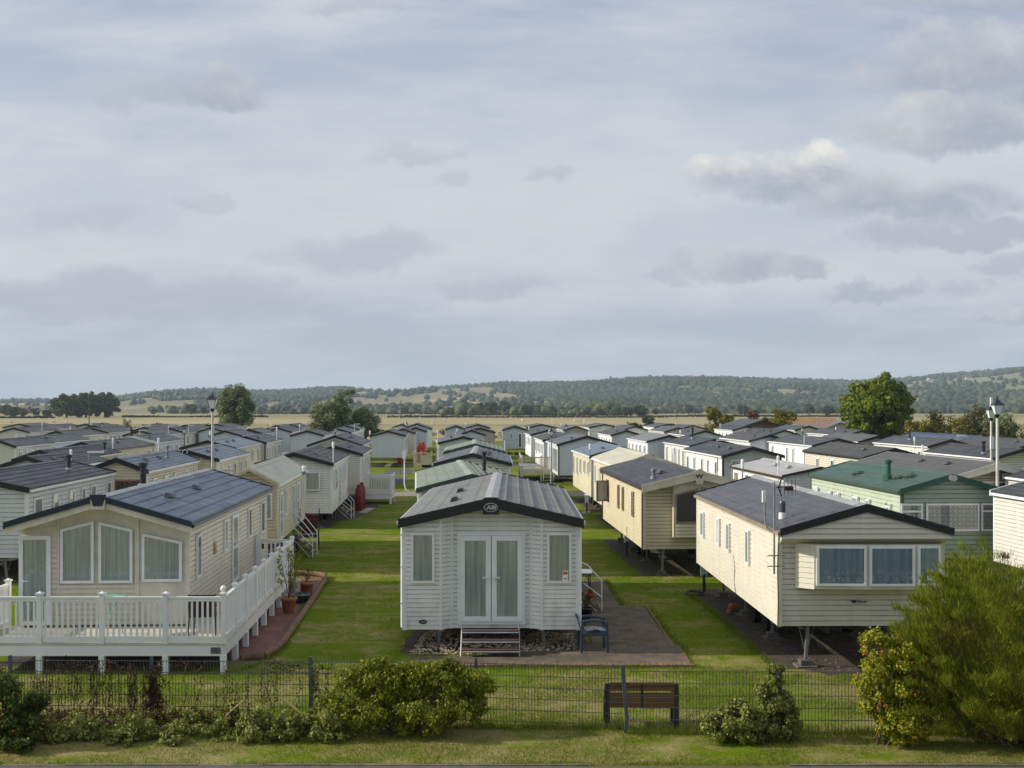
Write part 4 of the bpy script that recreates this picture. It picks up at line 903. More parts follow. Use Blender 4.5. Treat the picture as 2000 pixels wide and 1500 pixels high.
# ------------------------------------------------------------------ ground, fields, hills
def ground_mat():
    m = bpy.data.materials.new('turf'); t = NT(m); p = t.pos()
    s = t.new('ShaderNodeSeparateXYZ'); t.l.new(p, s.inputs[0])
    n1 = t.noise(p, .38, 6, .62); n2 = t.noise(p, 2.3, 6, .65); n3 = t.noise(p, 11, 4, .7); nw = t.noise(t.mapv(p, (.5, 1.6, 1)), 1.1, 4)
    dry = t.math('ADD', t.math('ADD', t.math('MULTIPLY', n1, .42), t.math('MULTIPLY', n2, .33)), t.math('MULTIPLY', nw, .25))
    g = t.mix(t.rng01(n3, .3, .7), (.128, .180, .009), (.080, .120, .006))
    y = t.mix(t.rng01(n3, .35, .65), (.29, .235, .115), (.20, .165, .06))
    # drier, more trodden turf near the fence, greener lanes further in
    prox = t.rng01(s.outputs[1], 24, 17.6, .0, .055)
    turf = t.mix(t.rng01(t.math('ADD', dry, prox), .485, .60), g, y)
    q = t.math('DIVIDE', 11375.0, t.math('MAXIMUM', s.outputs[1], 20.0))
    w = t.noise(t.mapv(p, (.0012, .02, 1)), 1.0, 4)
    qq = t.math('ADD', t.math('DIVIDE', q, 64.0), t.math('MULTIPLY', t.math('SUBTRACT', w, .5), .05))
    fld = t.ramp(qq, [(0, (.17, .17, .09)), (.10, (.20, .19, .09)), (.14, (.29, .25, .14)), (.20, (.33, .28, .16)), (.225, (.13, .12, .06)), (.25, (.30, .26, .15)), (.36, (.38, .32, .20)), (.47, (.41, .335, .215)), (.50, (.18, .17, .08)), (.55, (.33, .28, .16)), (.75, (.35, .30, .18))])
    fv = t.noise(t.mapv(p, (.01, .05, 1)), 1.4, 6)
    fld = t.mix(t.rng01(fv, .35, .7, 0, .8), fld, (.21, .19, .10))
    inpark = t.rng01(t.math('ADD', s.outputs[1], t.math('MULTIPLY', n1, 14.0)), 184, 190)
    t.out(t.bsdf(t.mix(inpark, turf, fld), .95, spec=.04, normal=t.bump(t.math('ADD', n3, n2), .5, .03)))
    MATS['turf'] = m
ground_mat()
tag(MB().poly([(-7000, -200, 0), (7000, -200, 0), (7000, 7000, 0), (-7000, 7000, 0)]).build('ground', 'turf'), kind='structure')

def hill_profile(u):
    xs = [-600, 0, 120, 230, 300, 380, 430, 500, 560, 650, 700, 800, 860, 950, 1000, 1100, 1200, 1300, 1400, 1500, 1650, 1760, 1850, 1950, 2000, 2200, 2700]
    ys = [786, 787, 787, 782, 772, 766, 767, 770, 769, 764, 766, 767, 762, 756, 754, 755, 751, 744, 743, 747, 752, 747, 737, 729, 725, 716, 712]
    return np.interp(u, xs, ys)
RD = 3300.0
def hill_h(X, Y):
    u = X/Y*F+CX
    H = (HY-hill_profile(u))*RD/F+CZ
    t = np.clip((Y-1350)/(RD-1350), 0, None)
    s = np.where(t < 1, t*t*(3-2*t)*.75+t*.25, 1-(t-1)*.9)
    roll = (np.sin(X*.0041+1.3)*np.sin(Y*.0052)+.6*np.sin(X*.0098+Y*.004)+.35*np.sin(X*.021-Y*.013))*9*np.clip(t*2, 0, 1)*np.clip((1-t)*2.5, 0, 1)
    return H*s+roll*np.clip(H/60, .1, 1)-.6*(t <= 0)
def hills():
    m = bpy.data.materials.new('hillside'); t = NT(m); p = t.pos()
    v = t.new('ShaderNodeTexVoronoi'); v.inputs['Scale'].default_value = .0028; t.l.new(t.mapv(p, (1, .75, 0)), v.inputs['Vector'])
    n = t.noise(p, .004, 6, .6); n2 = t.noise(p, .03, 6, .7)
    sc = t.new('ShaderNodeSeparateColor'); t.l.new(v.outputs['Color'], sc.inputs[0])
    c = t.ramp(t.math('ADD', t.math('MULTIPLY', sc.outputs[0], .75), t.math('MULTIPLY', n, .25)), [(.15, (.15, .17, .07)), (.35, (.28, .23, .13)), (.5, (.40, .31, .20)), (.65, (.24, .20, .13)), (.8, (.44, .35, .22)), (.95, (.15, .20, .08))], 'LINEAR')
    sx = t.new('ShaderNodeSeparateXYZ'); t.l.new(p, sx.inputs[0])
    c = t.mix(t.rng01(sx.outputs[0], 500, 1000, 0, .65), c, (.17, .18, .08))
    c = t.mix(t.rng01(n2, .38, .75, 0, .8), c, (.12, .12, .055))
    t.out(t.bsdf(c, .95, spec=.1)); MATS['hillside'] = m
    nu, nv = 240, 90
    U = np.linspace(-500, 2500, nu); D = np.concatenate([np.linspace(1300, 3350, nv-14), np.linspace(3400, 4600, 14)])
    UU, DD = np.meshgrid(U, D); X = (UU-CX)*DD/F; Y = DD; Z = hill_h(X, Y)
    V = np.stack([X, Y, Z], 2).reshape(-1, 3); i = np.arange(nu-1)[None, :]+np.arange(nv-1)[:, None]*nu; i = i.ravel()
    o = np_mesh('hills', V, np.stack([i, i+1, i+nu+1, i+nu], 1), 'hillside', smooth=True); tag(o, kind='structure')
hills()

def ico(sub=1):
    import bmesh
    bm = bmesh.new(); bmesh.ops.create_icosphere(bm, subdivisions=sub, radius=1)
    V = np.array([v.co[:] for v in bm.verts]); Fc = np.array([[v.index for v in f.verts] for f in bm.faces]); bm.free(); return V, Fc
def blobs(name, rs, C, Rr, Hh, matn, sub=1, rough=.22):
    V0, F0 = ico(sub); n = len(C); k = len(V0)
    S = 1+rs.normal(0, rough, (n, k, 1)); V = V0[None]*S*np.stack([Rr, Rr, Hh], 1)[:, None, :]+C[:, None, :]
    Fc = F0[None]+(np.arange(n)*k)[:, None, None]
    return np_mesh(name, V.reshape(-1, 3), Fc.reshape(-1, 3), matn)
def woods():
    rs = np.random.RandomState(5); P = []
    N = 62000; u = rs.uniform(-100, 2100, N); D = rs.uniform(1400, 3420, N)
    t = (D-1350)/(RD-1350)
    nz = np.sin(u*.013+D*.0041)+np.sin(u*.031-D*.007+1)+.7*np.sin(u*.07+D*.017)+.6*np.sin(u*.011*3-D*.023)
    pr = np.full(N, .004)
    def put(mask, val): pr[mask] = np.maximum(pr[mask], val)
    put((u > 225) & (u < 690) & (t > .42+.07*np.sin(u*.03)) , .95)
    put((u > 225) & (u < 520) & (t > .2) & (nz > .8), .6)
    put((u > 470) & (u < 1060) & (t < .16) & (nz > -.2), .35)
    put((u < 750) & (t < .22) & (nz > .6), .22)
    put((u < 240) & (t > .75), .5)
    put((u > 800) & (u < 1060) & (t > .90+.02*np.sin(u*.09)-(u-800)*.0004), .9)
    put((u > 640) & (u < 1060) & (np.abs(np.sin(t*9+u*.006+.7*np.sin(u*.02))) < .09), .45)
    put((u > 640) & (u < 1060) & (nz > 1.2), .16)
    put((u > 1020+60*np.sin(t*7)) & (u < 1665) & ~((nz > 2.2) & (u > 1250)), .95)
    put((u > 1440) & (u < 1680) & (nz < -.6), .0)
    put((u > 1660) & (t > .80-.04*np.sin(u*.03)), .85)
    put((u > 1660) & (t < .34) & (nz > -1.2), .5)
    put((u > 1660) & (nz > .5), .22)
    put((u > 1560) & (u < 1720) & (nz > -.4), .5)
    pr[(u > 690) & (u < 800) & (t > .5) & (nz < 1.2)] = .006
    pr[(u > 1440) & (u < 1700) & (t > .35) & (t < .62) & (np.sin(u*.02+D*.01) > .4)] = .05
    keep = rs.uniform(0, 1, N) < pr*.95*(D/3000)**.6
    u, D = u[keep], D[keep]; X = (u-CX)*D/F; Y = D; Z = hill_h(X, Y)
    r = rs.uniform(3.5, 8.5, len(X))*(.6+.4*D/3300); h = r*rs.uniform(.75, 1.15, len(X))
    print('wood trees', len(X))
    o = blobs('woodland', rs, np.stack([X, Y, Z+h*.55], 1), r, h, 'leaf_hill', 2 if len(X) < 9000 else 1, .13); tag(o, kind='stuff')
    n = 1500; u = 860+400*rs.uniform(0, 1, n)**.9; D = rs.uniform(860, 1080, n); ok = np.sin(u*.034+.5)+np.sin(u*.09)+rs.uniform(-1, 1, n) > -.9; u, D = u[ok], D[ok]
    r = rs.uniform(2.2, 5.2, len(u))*(.75+.3*np.sin(u*.05)); h = r*rs.uniform(.7, 1.15, len(u))
    o = blobs('tree_belt', rs, np.stack([(u-CX)*D/F, D, h*.7], 1), r, h, 'leaf_far', 2, .14); tag(o, kind='stuff')
    # belt of scrub at the foot of the hills
    n = 4200; u = rs.uniform(-100, 2100, n); D = rs.uniform(1150, 1500, n); ok = (np.sin(u*.021)+np.sin(u*.053+1) > np.where(u > 760, -1.3, .5)); u, D = u[ok], D[ok]
    r = rs.uniform(2.6, 5.6, len(u)); h = r*rs.uniform(.5, 1.0, len(u))
    o = blobs('scrub_belt', rs, np.stack([(u-CX)*D/F, D, h*.5], 1), r, h, 'leaf_hill', 2, .12); tag(o, kind='stuff')
woods()

# ------------------------------------------------------------------ sky, sun, haze, camera
SUN_EL, SUN_AZ = R(28), R(271.5)     # compass-like: direction the light comes from, measured from +Y clockwise
sd = Vector((math.sin(SUN_AZ)*math.cos(SUN_EL), math.cos(SUN_AZ)*math.cos(SUN_EL), math.sin(SUN_EL)))
sun = bpy.data.lights.new('sun', 'SUN'); sun.energy = 5.0; sun.angle = R(.6); sun.color = (1, .93, .80)
so = bpy.data.objects.new('sun', sun); col.objects.link(so); so.rotation_euler = sd.to_track_quat('Z', 'Y').to_euler()
def world():
    w = bpy.data.worlds.new('World'); scene.world = w; w.use_nodes = True
    t = NT(w)
    tc = t.new('ShaderNodeTexCoord'); g = tc.outputs['Generated']
    s = t.new('ShaderNodeSeparateXYZ'); t.l.new(g, s.inputs[0]); X, Y, Z = s.outputs
    yy = t.math('MAXIMUM', Y, .12); u = t.math('DIVIDE', X, yy); v = t.math('DIVIDE', Z, yy)
    cb = t.new('ShaderNodeCombineXYZ'); t.l.new(u, cb.inputs[0]); t.l.new(v, cb.inputs[2]); uv = cb.outputs[0]
    wn = t.new('ShaderNodeTexNoise'); wn.inputs['Scale'].default_value = 15; wn.inputs['Detail'].default_value = 6; wn.inputs['Roughness'].default_value = .62; t.l.new(t.mapv(uv, (1, 1, 1.3)), wn.inputs['Vector'])
    wsx = t.new('ShaderNodeSeparateColor'); t.l.new(wn.outputs['Color'], wsx.inputs[0])
    u2 = t.math('ADD', u, t.math('MULTIPLY', t.math('SUBTRACT', wsx.outputs[0], .5), .11)); v2 = t.math('ADD', v, t.math('MULTIPLY', t.math('SUBTRACT', wsx.outputs[1], .5), .055))
    n_soft = t.noise(t.mapv(uv, (1.6, 1, 5)), 1.4, 5, .5); n_wisp = t.noise(t.mapv(uv, (1.2, 1, 6), rot=(0, R(-38), 0)), 3.0, 6, .6)
    base = t.ramp(t.math('ADD', v, t.math('MULTIPLY', t.math('SUBTRACT', n_soft, .5), .20)), [(0, (.42, .455, .51)), (.045, (.40, .44, .51)), (.08, (.385, .425, .51)), (.125, (.52, .55, .60)), (.20, (.51, .55, .605)), (.27, (.42, .47, .555)), (.36, (.355, .41, .515))])
    base = t.mix(t.rng01(n_wisp, .40, .64, 0, .75), base, (.58, .605, .64))
    base = t.mix(t.rng01(t.noise(t.mapv(uv, (1, 1, 3)), 2.6, 6, .6), .48, .70, 0, .55), base, (.345, .39, .49))
    clear = base
    nb = t.noise(t.mapv(uv, (1, 1, 1.5)), 16, 6, .62); nbig = t.noise(t.mapv(uv, (1, 1, 1.4)), 7.5, 6, .6)
    nn = t.math('ADD', t.math('MULTIPLY', nb, .5), t.math('MULTIPLY', nbig, .5))
    cl = [  # px, py, rx, ry, top brightness, strength
        (340, 185, 210, 55, .30, .5), (430, 185, 85, 55, .45, .7), (810, 292, 85, 30, .2, .34), (875, 358, 46, 16, .1, .32), (1072, 352, 52, 22, .2, .36), (1545, 355, 215, 62, 1.0, .95), (1600, 340, 90, 50, 1.0, .8),
        (1770, 395, 240, 66, .5, .9), (1930, 140, 240, 110, .50, .9), (1900, 255, 230, 70, .50, .9), (1440, 510, 120, 46, .5, .85), (1570, 527, 72, 26, .35, .75), (1850, 465, 230, 34, .1, .7), (1720, 570, 110, 24, .0, .7), (1960, 520, 80, 28, .0, .55),
        (1870, 570, 60, 28, .0, .5), (965, 560, 120, 26, .25, .5), (690, 500, 160, 42, .1, .42), (1300, 545, 50, 20, 0, .4), (400, 405, 80, 22, .15, .35), (150, 430, 120, 40, .1, .3), (250, 590, 420, 60, 0., .5), (720, 10, 120, 30, .1, .4), (1850, 5, 220, 30, .3, .6), (1970, 625, 90, 16, .7, .6)]
    for px, py, rx, ry, top, st in cl:
        cu, cv, ru, rv = (px-CX)/F, (HY-py)/F, rx/F*1.3, ry/F*1.35
        a = t.math('DIVIDE', t.math('SUBTRACT', u2, cu), ru); b = t.math('DIVIDE', t.math('SUBTRACT', v2, cv), rv)
        b2 = t.math('MULTIPLY', b, t.math('ADD', 1.15, t.math('MULTIPLY', t.math('LESS_THAN', b, 0.0), .5)))
        d = t.math('SUBTRACT', 1.0, t.math('ADD', t.math('MULTIPLY', a, a), t.math('MULTIPLY', b2, b2)))
        f = t.math('ADD', t.math('MAXIMUM', d, -3.0), t.math('MULTIPLY', t.math('SUBTRACT', nn, .5), 3.0))
        mk = t.math('MULTIPLY', t.rng01(f, .25, .8), min(1, st*1.15))
        sh = t.math('ADD', t.math('ADD', b, t.math('MULTIPLY', a, -.35)), t.math('MULTIPLY', t.math('SUBTRACT', nb, .5), 2.5))
        lit = t.math('MULTIPLY', t.rng01(sh, -.2, .9), top)
        cc = t.mix(lit, (.355, .385, .455), (.76, .735, .69))
        base = t.mix(mk, base, cc)
    # whiter cloud overhead and behind the viewer, glow round the veiled sun; clouds only in the part of the sky where they stand
    back = t.rng01(Y, .25, -.5); up = t.rng01(Z, .35, .8)
    bu = t.math('MAXIMUM', back, up)
    dt = t.new('ShaderNodeVectorMath'); dt.operation = 'DOT_PRODUCT'; t.l.new(g, dt.inputs[0]); dt.inputs[1].default_value = sd
    glow = t.math('MULTIPLY', t.math('POWER', t.math('MAXIMUM', dt.outputs['Value'], 0.0), 9.0), 1.1)
    ns = t.new('ShaderNodeTexSky'); ns.sky_type = 'NISHITA'; ns.sun_disc = False; ns.sun_elevation = SUN_EL; ns.sun_rotation = SUN_AZ; ns.air_density = 1.2; ns.dust_density = 2
    def finish(c):
        c = t.mix(bu, c, (.42, .455, .51)); c = t.mix(glow, c, (1.0, .96, .88), 'ADD')
        sc = t.new('ShaderNodeVectorMath'); sc.operation = 'SCALE'; t.l.new(c, sc.inputs[0]); sc.inputs['Scale'].default_value = 10.0*SKYGAIN
        bg = t.new('ShaderNodeBackground'); bg.inputs[1].default_value = .1; t.l.new(t.mix(.08, sc.outputs[0], ns.outputs[0]), bg.inputs[0]); return bg.outputs[0]
    gate = t.math('MULTIPLY', t.math('MULTIPLY', t.math('GREATER_THAN', Y, .3), t.math('LESS_THAN', v, .5)), t.math('LESS_THAN', t.math('ABSOLUTE', u), .68))
    mx = t.new('ShaderNodeMixShader'); t.l.new(gate, mx.inputs[0]); t.l.new(finish(clear), mx.inputs[1]); t.l.new(finish(base), mx.inputs[2])
    o = t.new('ShaderNodeOutputWorld'); t.l.new(mx.outputs[0], o.inputs[0])
    w.cycles.sampling_method = 'MANUAL'; w.cycles.sample_map_resolution = 256
SKYGAIN = 1.20
world()
def haze():
    m = bpy.data.materials.new('haze'); t = NT(m)
    pv = t.new('ShaderNodeVolumePrincipled'); pv.inputs['Color'].default_value = (.66, .82, 1, 1); pv.inputs['Density'].default_value = .00012
    o = t.new('ShaderNodeOutputMaterial'); t.l.new(pv.outputs[0], o.inputs[1]); MATS['haze'] = m
    tag(MB().box(-6500, 6500, -150, 6500, -1, 190).build('haze', 'haze'), kind='stuff')
haze()
cam = bpy.data.cameras.new('camera'); cam.sensor_width = 36; cam.lens = 36*F/2000; cam.shift_y = 48/2000; cam.clip_end = 12000; cam.clip_start = .1
co = bpy.data.objects.new('camera', cam); col.objects.link(co); co.location = (0, 0, CZ); co.rotation_euler = (R(90), 0, 0)
scene.camera = co
scene.view_settings.view_transform = 'Standard'; scene.view_settings.look = 'None'; scene.view_settings.exposure = 0; scene.view_settings.gamma = 1
scene.render.engine = 'CYCLES'
scene.cycles.max_bounces = 6; scene.cycles.transparent_max_bounces = 12; scene.cycles.volume_bounces = 0
# ------------------------------------------------------------------ paving, paths, soil
def flat(name, pts, z, matn, kind='structure', jag=0., rs=None, parent=None, step=.25):
    P = [Vector((p[0], p[1], 0)) for p in pts]
    if jag:
        Q = []
        for i in range(len(P)):
            a, b = P[i], P[(i+1) % len(P)]; n = max(1, int((b-a).length/step))
            for k in range(n):
                q = a.lerp(b, k/n); Q.append(q+Vector((rng.uniform(-jag, jag), rng.uniform(-jag, jag), 0)))
        P = Q
    import mathutils
    tri = mathutils.geometry.tessellate_polygon([P])
    mb = MB(); mb.add([(p.x, p.y, z) for p in P], tri)
    o = mb.build(name, matn, parent)
    return tag(o, kind=kind) if not parent else o
def pxs(*a): return [gp(x, y)[:2] for x, y in a]
def paving_mats():
    m = bpy.data.materials.new('patio'); t = NT(m); p = t.pos()
    b = t.new('ShaderNodeTexBrick'); b.offset = .5; b.squash = 1; t.l.new(p, b.inputs[0]); b.inputs['Scale'].default_value = 1; b.inputs['Brick Width'].default_value = .6; b.inputs['Row Height'].default_value = .45; b.inputs['Mortar Size'].default_value = .012
    b.inputs['Color1'].default_value = (.155, .118, .078, 1); b.inputs['Color2'].default_value = (.10, .078, .054, 1); b.inputs['Mortar'].default_value = (.06, .055, .04, 1)
    n = t.noise(p, 2.5, 6, .65)
    c = t.mix(t.rng01(n, .35, .7), b.outputs[0], (.045, .036, .024)); c = t.mix(t.rng01(t.noise(p, .9, 5), .5, .75, 0, .6), c, (.19, .145, .085))
    t.out(t.bsdf(c, .9, normal=t.bump(t.math('ADD', b.outputs['Fac'], t.math('MULTIPLY', n, -.6)), -.5, .01))); MATS['patio'] = m
    m = bpy.data.materials.new('red_paver'); t = NT(m); p = t.pos()
    b = t.new('ShaderNodeTexBrick'); t.l.new(p, b.inputs[0]); b.inputs['Scale'].default_value = 1; b.inputs['Brick Width'].default_value = .45; b.inputs['Row Height'].default_value = .45; b.inputs['Mortar Size'].default_value = .01
    b.inputs['Color1'].default_value = (.22, .085, .06, 1); b.inputs['Color2'].default_value = (.16, .06, .045, 1); b.inputs['Mortar'].default_value = (.05, .03, .025, 1)
    c = t.mix(t.rng01(t.noise(p, 2, 6), .45, .8, 0, .5), b.outputs[0], (.10, .05, .04))
    t.out(t.bsdf(c, .75, normal=t.bump(b.outputs['Fac'], -.4, .008))); MATS['red_paver'] = m
    mat('tarmac', (.075, .072, .085), .9, .2, 3, bump=.3); mat('path_grey', (.24, .215, .19), .9, .2, 2, (.17, .155, .14), bump=.3); mat('brown_tarmac', (.115, .082, .065), .92, .25, 5, (.08, .065, .05), bump=.6)
    mat('edging_brick', (.24, .12, .085), .85, .3, 9, (.13, .07, .055), bump=.3)
paving_mats()
flat('patio', [(-2.0, 22.72), (3.45, 22.72), (3.45, 24.3), (3.35, 25.6), (3.3, 29.2), (2.7, 29.3), (2.65, 33.8), (1.7, 33.8), (1.7, 24.6), (-.9, 23.35), (-2.0, 23.3)], .035, 'patio')
br = MB()
for i in range(46):
    x = -2.0+i*.1205
    br.box(x, x+.108, 22.50+rng.uniform(-.008, .008), 22.715, -.01, .045+rng.uniform(-.006, .006))
tag(br.build('brick_edging', 'edging_brick'), kind='structure')
br = MB()
for i in range(60):
    y = 22.75+i*.112
    if y < 29.2: br.box(3.452, 3.50, y, y+.10, -.01, .038) if y < 24.4 else br.box(3.36, 3.40, y, y+.10, -.01, .038)
tag(br.build('brick_edging', 'edging_brick'), kind='structure')
flat('path', pxs((446, 1290), (500, 1288), (548, 1262), (600, 1190), (632, 1143), (632, 1128), (560, 1128), (500, 1175), (446, 1225)), .02, 'red_paver')
# log edging along the red path
lg = MB(); pts = [gp(x, y) for x, y in ((470, 1292), (515, 1288), (540, 1272), (550, 1262), (575, 1225), (600, 1190), (620, 1160), (634, 1140), (634, 1128), (600, 1124), (575, 1124))]
for a, b in zip(pts[:-1], pts[1:]):
    a = a+Vector((0, 0, .07)); b = b+Vector((0, 0, .07)); r = .075
    lg.tube([a, a.lerp(b, .5)+Vector((rng.uniform(-.02, .02), 0, .01)), b.lerp(a, .01)], [r*1.05, r*.95, r], 9)
tag(lg.build('log_edging', 'log'), 'split log edging curving round the red paved path', 'edging')
flat('soil_patch', pxs((1345, 1150), (1395, 1150), (1450, 1160), (1700, 1165), (1830, 1240), (1830, 1312), (1620, 1318), (1545, 1300), (1480, 1250), (1400, 1190)), .006, 'soil_dark', jag=.10)
flat('soil_patch', pxs((1212, 1052), (1260, 1060), (1370, 1064), (1376, 1106), (1300, 1110), (1270, 1100), (1235, 1075)), .006, 'soil_dark', jag=.1)
flat('soil_patch', pxs((1140, 965), (1185, 968), (1210, 1010), (1250, 1052), (1225, 1048), (1180, 1005)), .006, 'soil_dark', jag=.1)
flat('soil_patch', pxs((590, 1008), (700, 985), (740, 985), (720, 1005), (650, 1022), (600, 1030)), .006, 'soil_dark', jag=.12)
flat('soil_patch', [(-10, 22.6), (-5.7, 22.6), (-6.1, 33.5), (-11, 33.5)], .006, 'soil_dark', jag=.1)
flat('soil_patch', [(-2.3, 23.8), (1.6, 23.8), (1.7, 33.4), (-2.1, 33.4)], .006, 'soil_dark', jag=.08)
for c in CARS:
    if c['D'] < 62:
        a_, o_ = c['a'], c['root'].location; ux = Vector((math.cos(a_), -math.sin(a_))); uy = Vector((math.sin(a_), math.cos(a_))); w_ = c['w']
        flat('soil_patch', [tuple(Vector(o_[:2])+ux*s_*w_*1.02+uy*t_) for s_, t_ in ((-1, .1), (1, .1), (1, c['L']+.2), (-1, c['L']+.2))], .0085, 'soil_dark', jag=.10)  # dark soil sheet under each near caravan, laid to deepen the shaded void
flat('park_road', [(-13, 66.5), (9, 66.5), (9, 69.5), (-13, 69.5)], .012, 'path_grey')
flat('park_road', [(-14, 101.5), (1, 101.5), (1, 104.0), (-14, 104.0)], .012, 'path_grey')
for q in (((765, 945), (789, 945), (795, 931), (765, 931)), ((748, 926), (800, 926), (806, 917), (757, 917))): flat('parking_bay', pxs(*q), .016, 'tarmac')
flat('path', pxs((1082, 938), (1112, 938), (1104, 930), (1082, 930)), .016, 'path_grey')
flat('slab', pxs((700, 1002), (716, 1003), (733, 993), (718, 992)), .02, 'concrete')
flat('slab', pxs((1135, 1004), (1150, 1004), (1155, 999), (1140, 998)), .02, 'concrete')
flat('footway', [(-9, 14), (9, 14), (9, 16.22), (-9, 16.30)], .012, 'brown_tarmac')
kb = MB()
for i in range(18):
    x = -9+i*.92; 
    if x < .4 or x > 3.6: kb.box(x+.006, x+.91, 16.27, 16.335, -.02, .022+rng.uniform(-.006, .006))
tag(kb.build('kerb', 'pad_concrete'), kind='structure')
0 and flat('bare_patch', pxs((800, 1480), (870, 1462), (950, 1468), (960, 1482), (880, 1490)), .006, 'soil_dark', jag=.06, step=.1)
# loose stones
def stones(name, poly, n, size, matn, z=0., heap=None, kind='stuff'):
    rs = np.random.RandomState(n); P = [Vector(p) for p in poly]; xs = [p[0] for p in poly]; ys = [p[1] for p in poly]; C = []
    def inside(x, y):
        c = False; j = len(poly)-1
        for i in range(len(poly)):
            if (poly[i][1] > y) != (poly[j][1] > y) and x < (poly[j][0]-poly[i][0])*(y-poly[i][1])/(poly[j][1]-poly[i][1])+poly[i][0]: c = not c
            j = i
        return c
    while len(C) < n:
        x, y = rs.uniform(min(xs), max(xs)), rs.uniform(min(ys), max(ys))
        if inside(x, y): C.append((x, y, z+(heap(x, y) if heap else 0)))
    C = np.array(C); r = size*rs.uniform(.5, 1.4, n)
    o = blobs(name, rs, C, r, r*.6, matn, 0 if False else 1, .25); return tag(o, kind=kind)
heap = lambda x, y: .16*math.exp(-((x+1.25)**2*2+(y-24.9)**2*1.2))+.12*math.exp(-((x-1.2)**2*2+(y-24.8)**2*2))
stones('gravel', [(-2.1, 23.55), (-.6, 23.5), (-.5, 23.8), (1.35, 23.9), (1.35, 25.6), (-1.8, 26.6)], 2600, .022, 'gravel', .03, heap)
stones('gravel', pxs((1380, 1160), (1450, 1165), (1830, 1240), (1810, 1305), (1620, 1312), (1545, 1295), (1480, 1245), (1420, 1200)), 1500, .018, 'gravel_dark', .01)
stones('rubble', pxs((1160, 975), (1190, 978), (1230, 1040), (1205, 1020)), 260, .05, 'gravel_dark', .02)

# ------------------------------------------------------------------ railings and decks
def post_mb(x, y, z0, z1, w=.092, cap='pyramid'):
    mb = MB(); mb.box(x-w/2, x+w/2, y-w/2, y+w/2, z0, z1); c = w/2+.018
    mb.box(x-c, x+c, y-c, y+c, z1, z1+.03); h = z1+.03
    if cap == 'pyramid': mb.add([(x-w/2, y-w/2, h), (x+w/2, y-w/2, h), (x+w/2, y+w/2, h), (x-w/2, y+w/2, h), (x, y, h+.035)], [(0, 1, 4), (1, 2, 4), (2, 3, 4), (3, 0, 4)])
    else: mb.lathe([(.01, h), (.03, h+.02), (.052, h+.05), (.06, h+.08), (.052, h+.11), (.03, h+.135), (.005, h+.14)], 12, (x, y, 0))
    return mb
def rail_panel(a, b, z0, hb, ht, n, bw=.037):
    a = Vector((*a, 0)); b = Vector((*b, 0)); d = (b-a).normalized(); a2 = a+d*.05; b2 = b-d*.05; mb = MB(); up = (0, 0, 1)
    mb.bar(a2+Vector((0, 0, z0+ht)), b2+Vector((0, 0, z0+ht)), .07, .035); mb.bar(a2+Vector((0, 0, z0+ht-.045)), b2+Vector((0, 0, z0+ht-.045)), .04, .05)
    mb.bar(a2+Vector((0, 0, z0+hb)), b2+Vector((0, 0, z0+hb)), .045, .11)
    for i in range(n):
        p = a2.lerp(b2, (i+.5)/n); mb.bar(p+Vector((0, 0, z0+hb+.05)), p+Vector((0, 0, z0+ht-.08)), bw, .022, up=(-d.y, d.x, 0))
    return mb
def deck(label, loc, segs, floor, z, matn='upvc', floor_m='wood_deck', group=None, ground_posts=True, ballfirst=None, rh=.86, beam=.2, name='raised_deck', nb=10):
    root = thing(name, loc, 0, label, 'deck', group)
    lx, ly = loc[0], loc[1]; loc_ = lambda p: (p[0]-lx, p[1]-ly)
    for fl in floor:
        q = [loc_(p) for p in fl]; mb = MB(); mb.prism([(x, y, z-.03) for x, y in q], (0, 0, .03)); mb.build('deck_floor', floor_m, root)
    done = set()
    for pts in segs:
        for a, b in zip(pts[:-1], pts[1:]):
            a_, b_ = loc_(a), loc_(b)
            rail_panel(a_, b_, z, .07, rh, nb).build('railing', matn, root)
            mb = MB(); d = (Vector(b_)-Vector(a_)).normalized(); o = Vector((d.y, -d.x))*.02
            mb.bar((a_[0]+o.x, a_[1]+o.y, z-.035-beam/2), (b_[0]+o.x, b_[1]+o.y, z-.035-beam/2), .04, beam); mb.build('edge_beam', matn, root)
        for p in pts:
            if (round(p[0], 2), round(p[1], 2)) in done: continue
            done.add((round(p[0], 2), round(p[1], 2))); x, y = loc_(p)
            post_mb(x, y, z-.02, z+rh+.06, cap='ball' if p == ballfirst else 'pyramid').build('post', matn, root)
            mb = MB(); mb.box(x-.055, x+.055, y-.055, y+.055, -.02, z-.03-(beam if ground_posts else 0)); mb.build('deck_leg', matn, root)
    return root
zf = .57
FR = [(-10.15, 22.0), (-8.92, 22.0), (-7.74, 22.0), (-6.54, 22.0), (-5.45, 22.0)]
n = 8; RS = [(-5.45-.065*i, 22.0+1.2*i) for i in range(n+1)]
dk = deck('long white railed deck wrapping round the blue-roofed caravan', (-7.8, 22.6, 0), [FR, RS, [(-10.15, 22.0), (-10.2, 22.9), (-10.25, 23.7)]], [[(-10.2, 21.95), (-5.42, 21.95), (-5.5, 23.75), (-10.2, 23.75)], [(-6.65, 23.76), (-5.5, 23.76), (-5.95, 31.65), (-7.05, 31.65)]], zf, ballfirst=(-5.45, 22.0), beam=.2)
ox, oy = -7.8, 22.6
rail_panel((RS[-1][0]-ox, RS[-1][1]-oy), (-6.9-ox, 31.75-oy), zf, .07, .86, 7).build('gate', 'upvc', dk)
mb = MB(); mb.box(-6.98-ox, -6.84-ox, 31.7-oy, 31.8-oy, zf, zf+1.0); mb.build('gate_post', 'upvc', dk)
MB().box(-6.8-ox, -6.74-ox, 31.64-oy, 31.66-oy, zf+.62, zf+.76).build('latch', 'plastic_black', dk)
pl = MB().box(-5.68-ox, -5.49-ox, 21.945-oy, 21.952-oy, .38, .50).build('maker_plate', 'plate_grey', dk)
mb = MB()
